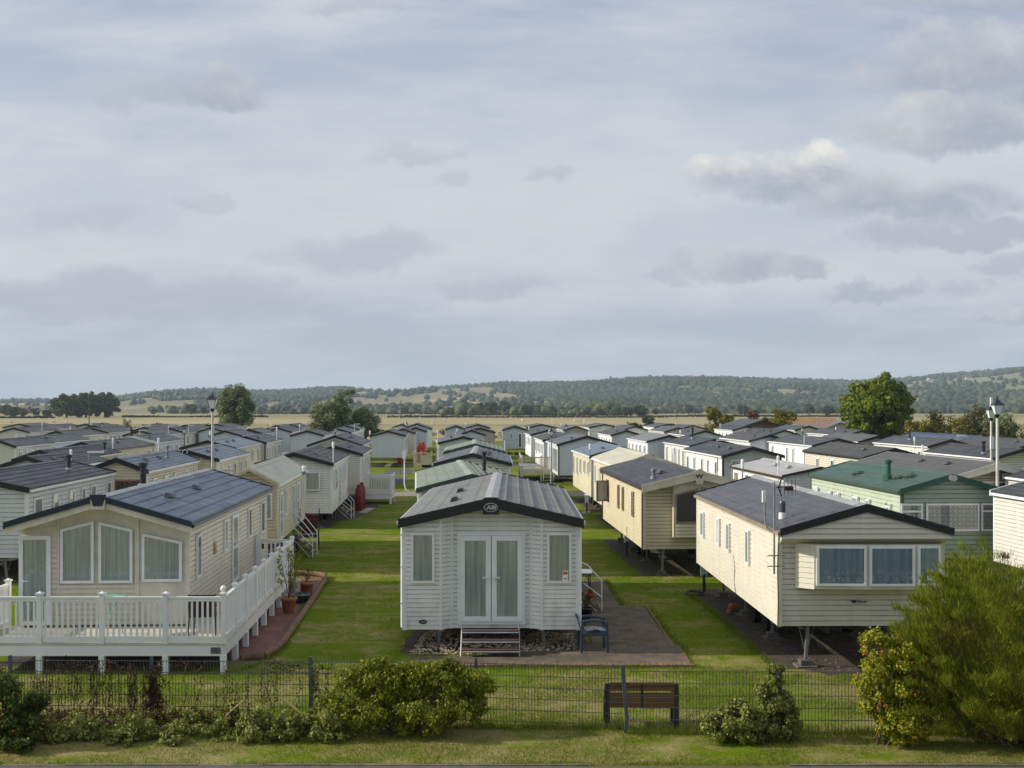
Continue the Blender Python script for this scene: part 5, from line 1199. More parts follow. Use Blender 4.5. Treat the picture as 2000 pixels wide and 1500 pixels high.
for i, (a, b) in enumerate(((-5.65, -5.55), (-5.665, -5.505), (-5.64, -5.53))): mb.box(a-ox, b-ox, 21.940-oy, 21.943-oy, .478-i*.035, .490-i*.035)
mb.build('plate_writing', 'black_mark', pl)
# small white railed landing left of the lane
D0 = 61.0
deck('small white railed landing beside the dark red gas bottles', (-7.2, D0, 0), [[(-7.95, D0), (-6.35, D0), (-6.35, D0+1.6)], [(-7.95, D0+1.7), (-6.35, D0+1.7)]], [[(-8.0, D0), (-6.3, D0), (-6.3, D0+1.7), (-8.0, D0+1.7)]], .50, nb=12, rh=.95)
D1 = 88.5
c1 = deck('cream boarded landing with steps under the orange gas bottles', (-6.9, D1, 0), [[(-7.45, D1), (-6.9, D1), (-6.1, D1)], [(-7.45, D1), (-7.45, D1+1.6)]], [[(-7.5, D1), (-6.1, D1), (-6.1, D1+1.8), (-7.5, D1+1.8)]], .75, matn='trim_cream', nb=5, rh=.9)
MB().box(.05, .78, -.04, -.0, .15, 1.45).build('boarding', 'trim_cream', c1)
D2 = 80.0
c2 = deck('raised timber deck with cream rails beside the glazed white caravan', (1.8, D2, 0), [[(.55, D2+6), (.6, D2+3), (.7, D2), (2.0, D2), (2.75, D2)]], [[(.6, D2), (2.75, D2), (2.6, D2+6), (.5, D2+6)]], .72, matn='trim_cream', nb=12, rh=.95)
st = MB()
for i in range(3): st.box(.35, 1.05, -.35-.25*i, -.1-.25*i, .5-.2*i, .54-.2*i)
for x in (.33, 1.05): st.bar((x, -.1, .62), (x, -.85, .05), .04, .14)
st.build('steps', 'trim_cream', c2)

# ------------------------------------------------------------------ steps and furniture near the front
def steps(name, label, loc, rotz, w, treads, tread_m='wood_step', rails=None, cat='steps'):
    root = thing(name, loc, rotz, label, cat)
    fm = MB(); zt = treads[0][1]; yb = treads[-1][0]
    for s in (-1, 1):
        fm.tube([(s*w/2, treads[0][0]+.10, zt+.13), (s*w/2, treads[0][0]+.08, zt-.02), (s*w/2, yb-.05, .0)], .018, 7)
        fm.tube([(s*w/2, treads[0][0]+.3, zt-.1), (s*w/2, treads[0][0]+.3, 0.0)], .015, 6)
    for y, z in treads: fm.tube([(-w/2, y-.10, z-.015), (w/2, y-.10, z-.015)], .016, 6); fm.tube([(-w/2, y+.1, z-.015), (w/2, y+.1, z-.015)], .012, 6)
    fm.build('frame', 'steel', root)
    for y, z in treads: MB().box(-w/2+.015, w/2-.015, y-.09, y+.11, z, z+.022).build('tread', tread_m, root)
    if rails:
        for s in rails:
            rb = MB(); rb.tube([(s*w/2, treads[0][0]+.25, zt+.95), (s*w/2, treads[0][0], zt+.85), (s*w/2, yb-.15, .78), (s*w/2, yb-.15, 0)], .016, 6)
            rb.tube([(s*w/2, treads[0][0]+.1, zt+.4), (s*w/2, yb-.15, .38)], .014, 6); rb.build('handrail', 'plastic_white', root)
    return root
steps('door_steps', 'three-tread folding metal steps under the French doors', (-.44, 23.55, 0), 0, 1.17, [(.17, .47), (-.0, .31), (-.17, .15)])
a = math.atan2(829-CX, F)
steps('door_steps', 'white-railed steps at the open side door of the cream-roofed caravan', (-7.05, 39.6, 0), R(88), .75, [(.2, .6), (.0, .40), (-.2, .2)], rails=(-1, 1))
steps('door_steps', 'white-railed steps at the side of the bay-windowed white caravan', (-7.6, 53.0, 0), R(88), .75, [(.2, .5), (.0, .34), (-.2, .17)], rails=(-1, 1))
steps('door_steps', 'railed steps at the patio side of the caravan with French doors', (1.95, 28.9, 0), R(90), .7, [(.1, .32), (-.1, .16)], rails=(-1,))
def blue_chair():
    r = thing('garden_chair', (1.65, 23.95, .036), R(4), 'blue plastic garden armchair with a grey cloth on its seat, on the patio', 'chair')
    W, Dp = .52, .56       # faces +x ; width along y
    for x in (-.24, .26):
        for y in (-Dp/2, Dp/2-.05):
            mb = MB(); mb.bar((x+(.02 if x > 0 else -.02), y, 0), (x, y, .63 if True else .4), .045, .055, up=(0, 1, 0)); mb.build('leg', 'chair_blue', r)
    for y in (-Dp/2, Dp/2-.05):
        mb = MB(); mb.tube([(-.26, y, .64), (-.05, y, .66), (.17, y, .64), (.24, y, .58), (.27, y, .45)], [.03, .03, .03, .028, .025], 6); mb.build('armrest', 'chair_blue', r)
        mb = MB(); mb.bar((-.24, y, .36), (.27, y, .38), .035, .06); mb.build('side_rail', 'chair_blue', r)
    mb = MB(); mb.prism([(-.24, -Dp/2+.03, .37), (.28, -Dp/2+.03, .40), (.28, Dp/2-.08, .40), (-.24, Dp/2-.08, .37)], (0, 0, .02)); mb.build('seat', 'chair_blue', r)
    mb = MB()
    for i in range(6): y = -Dp/2+.05+i*.085; mb.bar((-.24, y, .40), (-.34, y, .72), .05, .012, up=(1, 0, 0))
    mb.bar((-.34, -Dp/2, .73), (-.34, Dp/2-.05, .73), .03, .05); mb.build('backrest', 'chair_blue', r)
    c = MB(); n = 7; rs = random.Random(3)
    V = [(-.15+.40*i/n, -.22+.40*j/n, .425+rs.uniform(0, .022)+.03*math.exp(-((i-3)**2)/3.)) for j in range(n+1) for i in range(n+1)]
    c.add(V, [(j*(n+1)+i, j*(n+1)+i+1, (j+1)*(n+1)+i+1, (j+1)*(n+1)+i) for j in range(n) for i in range(n)])
    o = c.build('folded_cloth', 'cloth_grey', smooth=False); o.location = r.location; o.rotation_euler = r.rotation_euler
    tag(o, 'crumpled grey cloth lying on the seat of the blue garden chair', 'cloth')
blue_chair()
def folding_table():
    r = thing('folding_table', (1.80, 30.9, .036), 0, 'white-topped garden table with black frame on the patio', 'table')
    mb = MB(); pts = [(-.38, -.4), (.22, -.4), (.32, -.3), (.32, .38), (-.38, .38)]; mb.prism([(x, y, .64) for x, y in pts], (0, 0, .018)); mb.build('tabletop', 'plastic_white', r)
    mb = MB(); mb.prism([(x*1.02, y*1.02, .622) for x, y in pts], (0, 0, .018)); mb.build('rim', 'plastic_black', r)
    for x, y in ((-.3, -.33), (.25, -.33), (.25, .3), (-.3, .3)):
        mb = MB(); mb.tube([(x, y, .63), (x*1.02, y, .3), (x*1.1, y, 0)], .014, 6); mb.tube([(x, y, .35), (x*.7, y, .52), (x*.3, y, .60)], .01, 6); mb.build('leg', 'plastic_black', r)
folding_table()
def mint_table():
    r = thing('cafe_table', (-7.86, 22.85, zf), 0, 'round mint green cafe table with curled metal legs on the white deck', 'table')
    MB().lathe([(.27, .74), (.275, .75), (.27, .76)], 28).build('tabletop', 'mint_glass', r)
    mb = MB(); mb.tube([(.275*math.cos(i*math.pi/12), .275*math.sin(i*math.pi/12), .748) for i in range(25)], .010, 5, caps=False); mb.build('rim', 'mint', r)
    for k in range(3):
        q = k*2.094+.5; c, s = math.cos(q), math.sin(q); mb = MB()
        mb.tube([(c*d, s*d, z) for d, z in ((.18, .74), (.10, .62), (.05, .5), (.06, .4), (.14, .25), (.2, .1), (.22, 0))], .011, 6)
        mb.tube([(c*d, s*d, z) for d, z in ((.05, .5), (.11, .47), (.13, .52), (.10, .55))], .007, 5); mb.build('leg', 'mint', r)
mint_table()
def black_chair():
    r = thing('deck_chair', (-5.98, 22.62, zf), R(3), 'black slatted garden chair standing on the deck by the corner post', 'chair')
    mb = MB(); mb.prism([(-.26, -.2, .84), (.26, -.2, .84), (.235, -.14, .40), (-.235, -.14, .40)], (0, .025, 0)); mb.build('backrest', 'plastic_black', r)
    mb = MB(); mb.box(-.24, .24, -.14, .32, .40, .43); mb.build('seat', 'plastic_black', r)
    for x in (-.25, .25):
        for y, t_ in ((-.2, .86), (.32, .62)): mb = MB(); mb.tube([(x, y, t_), (x, y+(.04 if y < 0 else 0), .4), (x*1.06, y, 0)], .014, 6); mb.build('leg', 'plastic_black', r)
        mb = MB(); mb.tube([(x, -.2, .62), (x, .33, .62)], .016, 6); mb.build('armrest', 'plastic_black', r)
black_chair()
def bench():
    r = thing('park_bench', (0, 0, 0), 0, 'slatted brown bench with dark legs seen from behind through the wire fence', 'bench')
    x0, x1 = (1182-CX)*18.25/F, (1326-CX)*18.1/F; D = 18.2
    for x in (x0+.03, x1-.03):
        mb = MB(); mb.bar((x, D-.02, 0), (x, D+.0, .71), .075, .06, up=(0, 1, 0)); mb.build('leg', 'plastic_black', r)
        mb = MB(); mb.bar((x, D+.42, 0), (x, D+.42, .40), .06, .05, up=(0, 1, 0)); mb.build('leg', 'plastic_black', r)
        mb = MB(); mb.bar((x, D+.02, .36), (x, D+.45, .36), .05, .05); mb.bar((x, D+.0, .56), (x, D+.42, .56), .05, .035); mb.bar((x, D+.42, .4), (x, D+.42, .56), .04); mb.build('arm_frame', 'plastic_black', r)
    for i, z in enumerate((.375, .455, .535, .635, .70)):
        if i == 4: z = .695
        mb = MB(); mb.box(x0+.06, x1-.06, D-.045, D-.015, z-.036, z+.036); mb.build('back_slat', 'bench_wood', r)
    MB().box((x0+x1)/2-.015, (x0+x1)/2+.015, D-.052, D-.047, .33, .73).build('strap', 'plastic_black', r)
    for i in range(4): MB().box(x0+.05, x1-.05, D+.05+i*.1, D+.13+i*.1, .385, .41).build('seat_slat', 'bench_wood', r)
bench()
def pot(label, x, y, D, h, r, matn, plant=None, z=.02):
    X = (x-CX)*D/F
    root = thing('plant_pot', (X, D, z), 0, label, 'plant pot')
    mb = MB(); mb.lathe([(r*.62, 0), (r*.66, .01), (r*.92, h*.82), (r*1.03, h*.83), (r*1.05, h), (r*.92, h), (r*.88, h*.9)], 20, cap=False); mb.lathe([(.001, h*.9), (r*.88, h*.9)], 20, cap=False); mb.lathe([(.001, 0.001), (r*.62, .001)], 20, cap=False)
    mb.build('pot', matn, root, smooth=True)
    return root
rs = np.random.RandomState(11)
def shrub_in(root, h0, hh, rad, n, size, leafm, nst=7, seed=1):
    R_ = random.Random(seed); mb = MB(); L = []
    for i in range(nst):
        q = R_.uniform(0, 6.28); rr = rad*R_.uniform(.3, 1); ht = hh*R_.uniform(.6, 1)
        p = [(0, 0, h0), (math.cos(q)*rr*.3, math.sin(q)*rr*.3, h0+ht*.4), (math.cos(q)*rr, math.sin(q)*rr, h0+ht)]
        mb.tube(p, [.010, .007, .003], 5); L += [(p[2][0]*.9, p[2][1]*.9, h0+ht*f, rad*.35, rad*.35, hh*.16) for f in (.45, .7, .95)]
    mb.build('stem', 'twig', root)
    foliage('leaves', np.random.RandomState(seed), L, n, size, leafm, root, .4, zmin=h0)
p = pot('large terracotta pot with a tall yellow-leaved shrub beside the red path', 564, 0, 28.4, .38, .20, 'terracotta'); shrub_in(p, .34, 1.35, .30, 420, .085, 'leaf_pot', 9, 3)
p = pot('terracotta pot of withered plants at the far end of the red path', 599, 0, 31.2, .34, .20, 'terracotta'); shrub_in(p, .3, .45, .22, 120, .06, 'leaf_dead', 9, 4)
p = pot('low dark teal glazed bowl between the two terracotta pots', 587, 0, 29.9, .22, .24, 'glaze_teal'); shrub_in(p, .18, .12, .12, 40, .05, 'leaf_dead', 3, 6)
p = pot('small white urn by the far deck leg', 578, 0, 31.0, .45, .13, 'stone_white')
p = pot('dark pot of red flowers beside the caravan wall on the patio', 1145, 0, 27.4, .3, .16, 'plastic_black'); shrub_in(p, .25, .45, .24, 420, .07, 'leaf_laurel', 8, 8)
V_, N_ = lobes_points(rs, [(0, 0, .6, .2, .2, .14)], 60); q_, f_ = leaf_mesh(rs, V_, N_, .07, .9); np_mesh('flowers', q_, f_, 'flower_red', p)

def hookup(label, x, yb):
    g = gp(x, yb); r = thing('hookup_post', g, 0, label, 'electric hookup')
    MB().box(-.035, .035, -.02, .03, 0, .62).build('post', 'dark_steel', r)
    mb = MB(); mb.prism([(-.09, -.05, .50), (.09, -.05, .50), (.09, -.05, .86), (-.09, -.05, .86)], (0, .12, 0)); mb.prism([(-.10, -.07, .86), (.10, -.07, .86), (.10, .08, .90), (-.10, .08, .90)], (0, 0, .02)); mb.build('box', 'plastic_white', r)
    mb = MB(); mb.lathe([(.03, 0), (.03, .07), (.02, .09)], 10, (0, -.07, .46)); mb.build('plug', 'chair_blue', r)
    return g
g = hookup('white electric hookup post with blue plug beside the big bow-windowed caravan', 1375, 1160)
mb = MB(); mb.tube([g+Vector(v) for v in ((0, -.07, .48), (.03, -.1, .25), (.02, -.08, .05), (-.1, -.1, .03))], .013, 6)
for k in range(2): mb.tube([g+Vector((-.25+.28*math.cos(i*.42)*(1-.1*k), -.15+.35*math.sin(i*.42), .03+.02*k)) for i in range(16)], .013, 6)
tag(mb.build('cable_coil', 'plastic_black'), 'coil of black cable lying on the soil beside the hookup post', 'cable')
hookup('white electric hookup post beside the buttery cream caravan', 1224, 1088); hookup('white electric hookup post beside the smooth cream-roofed caravan on the right', 1146, 1003)
mb = MB()
for i, (x, y, z, r_) in enumerate(((1430, 1195, .12, .11), (1437, 1192, .10, .09), (1425, 1200, .06, .08))):
    q = gp(x, y); mb.lathe([(r_*.3, -r_*.8), (r_*.9, -r_*.4), (r_, 0), (r_*.8, r_*.6), (r_*.3, r_*.9)], 10, (q.x, q.y, z))
tag(mb.build('clay_pipe', 'terracotta'), 'broken clay drain elbows lying under the edge of the bow-windowed caravan', 'drain pipe')
def bottle(label, x, yb, D, h, matn, group):
    X = (x-CX)*D/F; r = thing('gas_bottle', (X, D, 0), 0, label, 'gas bottle', group); s = h/1.25
    MB().lathe([(.17*s, 0), (.185*s, .03*s), (.185*s, .98*s), (.16*s, 1.08*s), (.09*s, 1.14*s), (.04*s, 1.15*s)], 16).build('cylinder', matn, r, smooth=True)
    mb = MB(); mb.lathe([(.09*s, 1.12*s), (.095*s, 1.25*s), (.075*s, 1.25*s), (.075*s, 1.13*s)], 10, cap=False); mb.build('collar', matn, r)
    MB().lathe([(.03*s, 1.13*s), (.035*s, 1.2*s), (.01, 1.21*s)], 8).build('valve', 'galv', r)
bottle('dark red gas bottle standing nearest in front of the white landing', 701, 992, 57.3, 1.25, 'bottle_red', None)
bottle('dark red gas bottle half hidden behind the nearer one by the white landing', 706, 990, 58.1, 1.32, 'bottle_red', None)
bottle('orange gas bottle on the left of the pair on the lane grass', 780, 0, 105, 1.1, 'bottle_orange', None); bottle('orange gas bottle on the right of the pair on the lane grass', 788.5, 0, 105, 1.12, 'bottle_orange', None)
bottle('orange gas bottle left of the pair above the cream landing', 820, 0, 108, 1.8, 'bottle_orange', None); bottle('orange gas bottle right of the pair above the cream landing', 827, 0, 108, 1.85, 'bottle_orange', None)
def lounger():
    r = thing('reclining_chair', (-7.25, 41.6, 0), R(15), 'maroon striped reclining garden chair folded beside the white-railed steps', 'chair')
    mb = MB(); mb.prism([(-.26, -.1, .55), (.24, -.16, .58), (.30, -.3, 1.22), (-.14, -.26, 1.27)], (0, .10, .02)); mb.build('cushion', 'maroon', r)
    mb = MB()
    for i in range(4): mb.bar((-.26+.02*i, -.20-.03*i, .78+.14*i), (.33+.01*i, -.22-.03*i, .80+.14*i), .035, .012)
    mb.build('stripe', 'chair_blue', r)
    mb = MB(); mb.box(-.3, .3, -.3, .35, .42, .52); mb.build('seat', 'navy_mark', r)
    for x in (-.34, .34):
        mb = MB(); mb.tube([(x, -.35, 1.45), (x, -.1, .6), (x*1.05, .4, 0)], .016, 6); mb.tube([(x, .4, .65), (x, .1, .6), (x*1.05, -.35, 0)], .016, 6); mb.build('frame', 'plastic_black', r)
lounger()

# ------------------------------------------------------------------ lamp posts, poles
def lamp_post(label, x, D, ztop, r=.05, lant=1., pole='stone_white', arm=False):
    X = (x-CX)*D/F; root = thing('lamp_post', (X, D, 0), 0, label, 'lamp post', 'lamp posts about the park')
    zb_ = ztop-.75*lant; mb = MB(); mb.lathe([(r*1.8, 0), (r*1.7, .7), (r*1.1, .78), (r, .82), (r*.85, zb_)], 10); mb.build('pole', pole, root)
    s = lant; ln = MB(); ln.lathe([(.05*s, zb_), (.07*s, zb_+.06), (.10*s, zb_+.10), (.06*s, zb_+.13)], 10); ln.build('neck', 'trim_black', root)
    gl = MB(); a, b = .085*s, .175*s; z0, z1 = zb_+.13, zb_+.43*s+.05
    gl.add([(-a, -a, z0), (a, -a, z0), (a, a, z0), (-a, a, z0), (-b, -b, z1), (b, -b, z1), (b, b, z1), (-b, b, z1)], [(0, 1, 5, 4), (1, 2, 6, 5), (2, 3, 7, 6), (3, 0, 4, 7), (3, 2, 1, 0)]); g = gl.build('lantern', 'lamp_glass', root)
    fr = MB()
    for q in ((-1, -1), (1, -1), (1, 1), (-1, 1)): fr.bar((q[0]*a, q[1]*a, z0), (q[0]*b, q[1]*b, z1), .014)
    fr.build('lantern_frame', 'trim_black', g)
    ro = MB(); c = b*1.2; ro.add([(-c, -c, z1), (c, -c, z1), (c, c, z1), (-c, c, z1), (-.06*s, -.06*s, z1+.17*s), (.06*s, -.06*s, z1+.17*s), (.06*s, .06*s, z1+.17*s), (-.06*s, .06*s, z1+.17*s)], [(0, 1, 5, 4), (1, 2, 6, 5), (2, 3, 7, 6), (3, 0, 4, 7), (4, 5, 6, 7), (3, 2, 1, 0)])
    ro.lathe([(.04*s, z1+.16*s), (.05*s, z1+.2*s), (.02*s, z1+.25*s), (.03*s, z1+.28*s), (.005, z1+.33*s)], 8); ro.build('lantern_roof', 'trim_black', root)
    return root
lamp_post('tall white lamp post with black-roofed lantern in front of the dark willow', 415, 46.5, 5.62, .055)
lamp_post('tall grey lamp post with lantern standing behind the pale green caravan', 1948, 37.4, 5.33, .055, .85)
l2 = lamp_post('lamp post with a white box on its pole just left of the tall right one', 1936, 52.0, 5.2, .055, 1.0)
MB().box(-.06, .06, -.1, -.0, 3.2, 3.75).build('antenna_box', 'plastic_white', l2); MB().box(-.05, .05, -.06, .02, 4.95, 5.5).build('antenna_panel', 'plastic_white', l2)
lamp_post('dark lamp post among the far left roofs, left of the tall white one', 360, 84, 3.7, .045, .8, 'dark_steel')
lamp_post('grey lamp post at the corner of the raised timber deck', 1077, 76.5, 3.7, .05, .8, 'galv')
for i, (x, D, zt) in enumerate(((200, 118, 3.6), (655, 98, 3.5), (794, 125, 3.6), (1106, 112, 3.5), (1386, 135, 3.5), (1226, 145, 3.4), (1568, 105, 3.4))):
    lamp_post(['small lamp lantern above the far left roofs', 'small lamp lantern in front of the leaning willow', 'small lamp lantern at the far end of the grass lane', 'small lamp lantern left of the grey-brown gable', 'small lamp lantern near the small green trees', 'small lamp lantern by the dark field shrub', 'small black lamp lantern before the rust-coloured roof'][i], x, D, zt, .04, .8, 'dark_steel')
fl = MB(); g = ((257-CX)*80/F, 80); fl.lathe([(.07, 0), (.07, 3.0), (.1, 3.02), (.1, 3.5), (.12, 3.55), (.02, 3.6)], 10, (g[0], g[1], 0)); tag(fl.build('chimney_flue', 'trim_black'), 'tall free-standing black flue rising between the far left roofs', 'flue')
# TV aerials on many of the caravans
def aerial(c, s, yy, h, kind):
    w = c['w']+.03; x = s*(w+.03); mb = MB(); mb.tube([(x, yy, 1.9), (x, yy, h)], .022, 6); o = mb.build('aerial_mast', rng.choice(('galv', 'plastic_white')), c['root'])
    mb = MB()
    if kind == 0:
        mb.bar((x-.1, yy, h), (x+.75, yy+.1, h), .02)
        for k in range(6): mb.bar((x+.02+.13*k, yy-.16, h), (x+.02+.13*k, yy+.18, h), .012)
    elif kind == 1: mb.lathe([(.05, h-.02), (.055, h+.22), (.03, h+.26)], 8, (x, yy, 0))
    else: mb.box(x-.05, x+.55, yy-.02, yy+.02, h, h+.07)
    mb.build('aerial', 'plastic_white' if kind else 'galv', o)
rr = random.Random(21)
skip = {abi['name'], lodge['name'], wil['name']}
for c in CARS:
    if c['name'] in skip or c['D'] < 31: continue
    if rr.random() < .8: aerial(c, rr.choice((-1, 1)), rr.uniform(.3, c['L']-.5) if c['D'] > 60 else rr.uniform(.2, 1.4), c['zE']+rr.uniform(.25, .75), rr.choice((0, 1, 1, 2)))
# curved white mast at the left eave of the sage caravan
mb = MB(); g = at(812, 962, 34.9); mb.tube([g+Vector(v) for v in ((.25, 0, -.02), (-.15, 0, -.02), (-.3, 0, .08), (-.34, 0, .25), (-.34, 0, 1.1))], .018, 8); mb.box(g.x-.40, g.x-.30, g.y-.04, g.y+.04, g.z+1.0, g.z+1.25)
tag(mb.build('aerial_bracket', 'plastic_white'), 'bent white aerial tube at the left eave of the sage green roofed caravan', 'aerial')

# ------------------------------------------------------------------ wire fence
def fence_section(root, a, b, z0, z1, pitch=.05):
    a = Vector(a); b = Vector(b); n = int((b-a).length/pitch); d = (b-a).normalized(); o = Vector((d.y, -d.x, 0))
    mb = MB()
    for i in range(n+1):
        p = a.lerp(b, i/n); mb.bar(p+Vector((0, 0, z0)), p+Vector((0, 0, z1)), .0062, .0062, up=(0, 1, 0))
    k = int(round((z1-z0-.03)/.19))
    for j in range(k+1):
        z = z0+.01+(z1-z0-.03)*j/k
        for s in (-1, 1): mb.bar(a+o*s*.006+Vector((0, 0, z)), b+o*s*.006+Vector((0, 0, z)), .007, .008)
    return mb.build('mesh_panel', 'wire_green', root)
f1 = thing('wire_fence', (0, 0, 0), 0, 'green wire mesh fence on steel posts running from the left behind the hedge', 'fence')
FX = lambda px, D: (px-CX)*D/F
xs = [FX(-160, 18.6), FX(20, 18.6), FX(298, 18.6), FX(607, 18.5), FX(930, 18.45), FX(1216, 18.2)]; ds = [18.65, 18.6, 18.55, 18.5, 18.4, 18.1]
for i in range(5): fence_section(f1, (xs[i]+.03, ds[i], 0), (xs[i+1]-.03, ds[i+1], 0), .07, 1.0 if i else .98)
for i in range(5): 
    mb = MB(); mb.box(xs[i]-.022, xs[i]+.022, ds[i]-.022, ds[i]+.022, -.05, 1.06); mb.build('post', 'post_grey', f1)
mb = MB(); mb.bar((FX(1224, 17.95), 17.95, .25), (FX(1216, 18.0), 18.0, 1.04), .06, .05, up=(0, 1, 0)); mb.bar((FX(1221, 17.95), 17.95, -.05), (FX(1225, 17.95), 17.95, .27), .055, .045, up=(0, 1, 0)); mb.build('leaning_post', 'post_grey', f1)
f2 = thing('wire_fence', (0, 0, 0), 0, 'green wire mesh fence in front of the bench, between leaning post and green shrub', 'fence')
x0 = FX(1228, 17.9); 
for i in range(2): fence_section(f2, (x0+2.33*i+.02, 17.9-.02*i, 0), (x0+2.33*(i+1)-.02, 17.88-.02*i, 0), .02, .98)
fence_section(f2, (x0+4.68, 17.86, 0), (x0+7.3, 17.86, 0), .02, .98)
for i in (1, 2): MB().box(x0+2.33*i-.03, x0+2.33*i+.03, 17.93, 17.99, -.05, 1.03).build('post', 'post_grey', f2)

# ------------------------------------------------------------------ far buildings, fence, car, sheep
def gable_house(name, label, cat, X, Y, w, l, hw, hr, wall, roof, rot=0, win=2, chim=False, group=None, barge=None):
    r = thing(name, (X, Y, 0), rot, label, cat, group); mb = MB()
    mb.prism([(-w/2, 0, -.2), (w/2, 0, -.2), (w/2, 0, hw), (0, 0, hr), (-w/2, 0, hw)], (0, l, 0)); mb.build('wall', wall, r)
    mb = MB(); o = .4
    for s in (-1, 1): mb.prism([(0, -o, hr+.12), (s*(w/2+o), -o, hw-o*(hr-hw)/(w/2)+.12), (s*(w/2+o), -o, hw-o*(hr-hw)/(w/2)-.02), (0, -o, hr-.02)], (0, l+2*o, 0))
    ro = mb.build('roof', roof, r)
    if chim: MB().box(-.4, .4, l*.3, l*.3+.7, hr-.3, hr+1).build('chimney', 'red_brick', ro)
    if barge:
        mb = MB()
        for s in (-1, 1): mb.prism([(0, -o-.04, hr+.14), (s*(w/2+o), -o-.04, hw-o*(hr-hw)/(w/2)+.14), (s*(w/2+o), -o-.04, hw-o*(hr-hw)/(w/2)-.2), (0, -o-.04, hr-.2)], (0, .05, 0))
        mb.build('bargeboard', barge, r)
    for i in range(win): x = -w/2+w*(i+.7)/(win+.4); MB().box(x-.4, x+.4, -.05, -.01, hw*.45, hw*.85).build('window', 'pane', r)
    for s in (-1, 1):
        for i in range(3): y = l*(i+.5)/3; MB().box(s*w/2-.03, s*w/2+.03, y-.4, y+.4, hw*.45, hw*.8).build('window', 'pane', r)
    return r
gable_house('timber_hall', 'dark brown timber building with slate roof among the far right caravans', 'building', FX(1490, 143), 143, 5.2, 11, 2.7, 3.55, 'clad_brown', 'roof_slate', R(3), 0)
gable_house('bungalow', 'white gabled bungalow in front of the big round tree', 'house', FX(1640, 172), 172, 5.2, 10, 2.1, 3.2, 'stone_white', 'tile_brown', R(1), 1, barge='trim_white')
gable_house('bungalow', 'smaller white gable peeping beside the rust-coloured roof', 'house', FX(1580, 166), 166, 3.2, 7, 2.1, 2.8, 'stone_white', 'tile_brown', R(1), 0, barge='trim_white')
gable_house('long_barn', 'long low building with rust-orange roof left of the big round tree', 'building', FX(1628, 205), 205, 6, 9.0, 2.2, 3.3, 'tile_brown', 'rust_roof', R(90), 0)
hs = [('red-roofed country house on the wooded hillside', 1354, 2900, 'stone_white', 'red_brick', 14, 12), ('white cottage low on the wooded hillside', 1404, 2100, 'stone_white', 'tile_brown', 8, 8), ('pale house high on the right hillside', 1928, 2950, 'stone_white', 'red_brick', 11, 10),
      ('white farmhouse in the middle of the right hillside', 1897, 2600, 'stone_white', 'tile_brown', 12, 9), ('small white hut on the upper right pasture', 1815, 2800, 'stone_white', 'stone_white', 6, 6), ('brick barn at the foot of the hills behind the central field', 856, 1250, 'tile_brown', 'tile_brown', 16, 8), ('pale farmhouse among the far left trees', 86, 1500, 'stone_white', 'tile_brown', 14, 9), ('brick house behind the far left bushes', 57, 1150, 'red_brick', 'tile_brown', 8, 7)]
for lb, px, D, wl, rf, w_, l_ in hs:
    X = FX(px, D); z = float(hill_h(np.array([X]), np.array([float(D)]))[0]) if D > 1350 else 0
    h = gable_house('farmhouse', lb, 'house', X, D, l_, w_, 5, 8.5, wl, rf, R(80), 2, True); h.location.z = z+(7 if 1300 < px < 1420 else 0)
# grey vertical-board fence
gfx = thing('board_fence', (0, 0, 0), 0, 'grey vertical board fence under the big round tree', 'fence')
D = 160.; x0, x1 = FX(1712, D), FX(1768, D)
n = 34
mb = MB()
for i in range(n): x = x0+(x1-x0)*i/n; mb.box(x, x+.1, D, D+.03, 0, 1.85+.03*(i % 2))
mb.build('boards', 'fence_grey', gfx)
for z in (.5, 1.5): MB().box(x0, x1, D+.03, D+.08, z, z+.1).build('rail', 'fence_grey', gfx)
mb = MB(); mb.prism([(FX(1678, 166), 166, 1.9), (FX(1752, 166), 166, 1.9), (FX(1752, 166), 166, 2.0), (FX(1700, 166), 166, 2.12), (FX(1678, 166), 166, 2.0)], (0, 5, 0)); tag(mb.build('pool_cover', 'tarp_blue'), 'low bright blue canopy just above the grey board fence', 'canopy')
# parked car and tarpaulin
def car():
    D = 92.; r = thing('parked_car', (FX(556, D), D, 0), R(6), 'dark saloon car parked among the left caravans, front toward the camera', 'car')
    mb = MB(); pr = [(0, .35), (0, .75), (.15, .88), (1.2, .98), (1.85, 1.42), (3.2, 1.45), (4.0, 1.0), (4.4, .95), (4.45, .4)]
    V = []
    for s, k in ((-1, 1), (1, 1)):
        for y, z in pr: V.append((s*(.88-.18*max(0, z-.95)), y, z))
    n = len(pr); Fs = [tuple(range(n))[::-1], tuple(range(n, 2*n))]+[(i, (i+1) % n, n+(i+1) % n, n+i) for i in range(n)]
    mb.add(V, Fs); mb.build('body', 'car_paint', r)
    MB().poly([(-.72, 1.18, 1.0), (.72, 1.18, 1.0), (.64, 1.80, 1.41), (-.64, 1.80, 1.41)]).build('windscreen', 'pane', r)
    for s in (-1, 1):
        MB().box(s*.6-.16, s*.6+.16, -.03, .02, .6, .75).build('headlight', 'lamp_glass', r)
        for y in (.85, 3.6): MB().tube([(s*.72, y, .32), (s*.9, y, .32)], .32, 16).build('wheel', 'rubber', r)
    MB().box(-.4, .4, -.035, .01, .42, .55).build('grille', 'plastic_black', r)
car()
mb = MB(); mb.add([(FX(548, 84)+.1*i, 84+.5*j, .55+.5*math.sin(i*.5)*math.exp(-abs(j-2)*.2)) for j in range(6) for i in range(14)], [(j*14+i, j*14+i+1, (j+1)*14+i+1, (j+1)*14+i) for j in range(5) for i in range(13)])
tag(mb.build('tarpaulin', 'tarp_blue'), 'bright blue tarpaulin heaped in front of the parked dark car', 'tarpaulin')
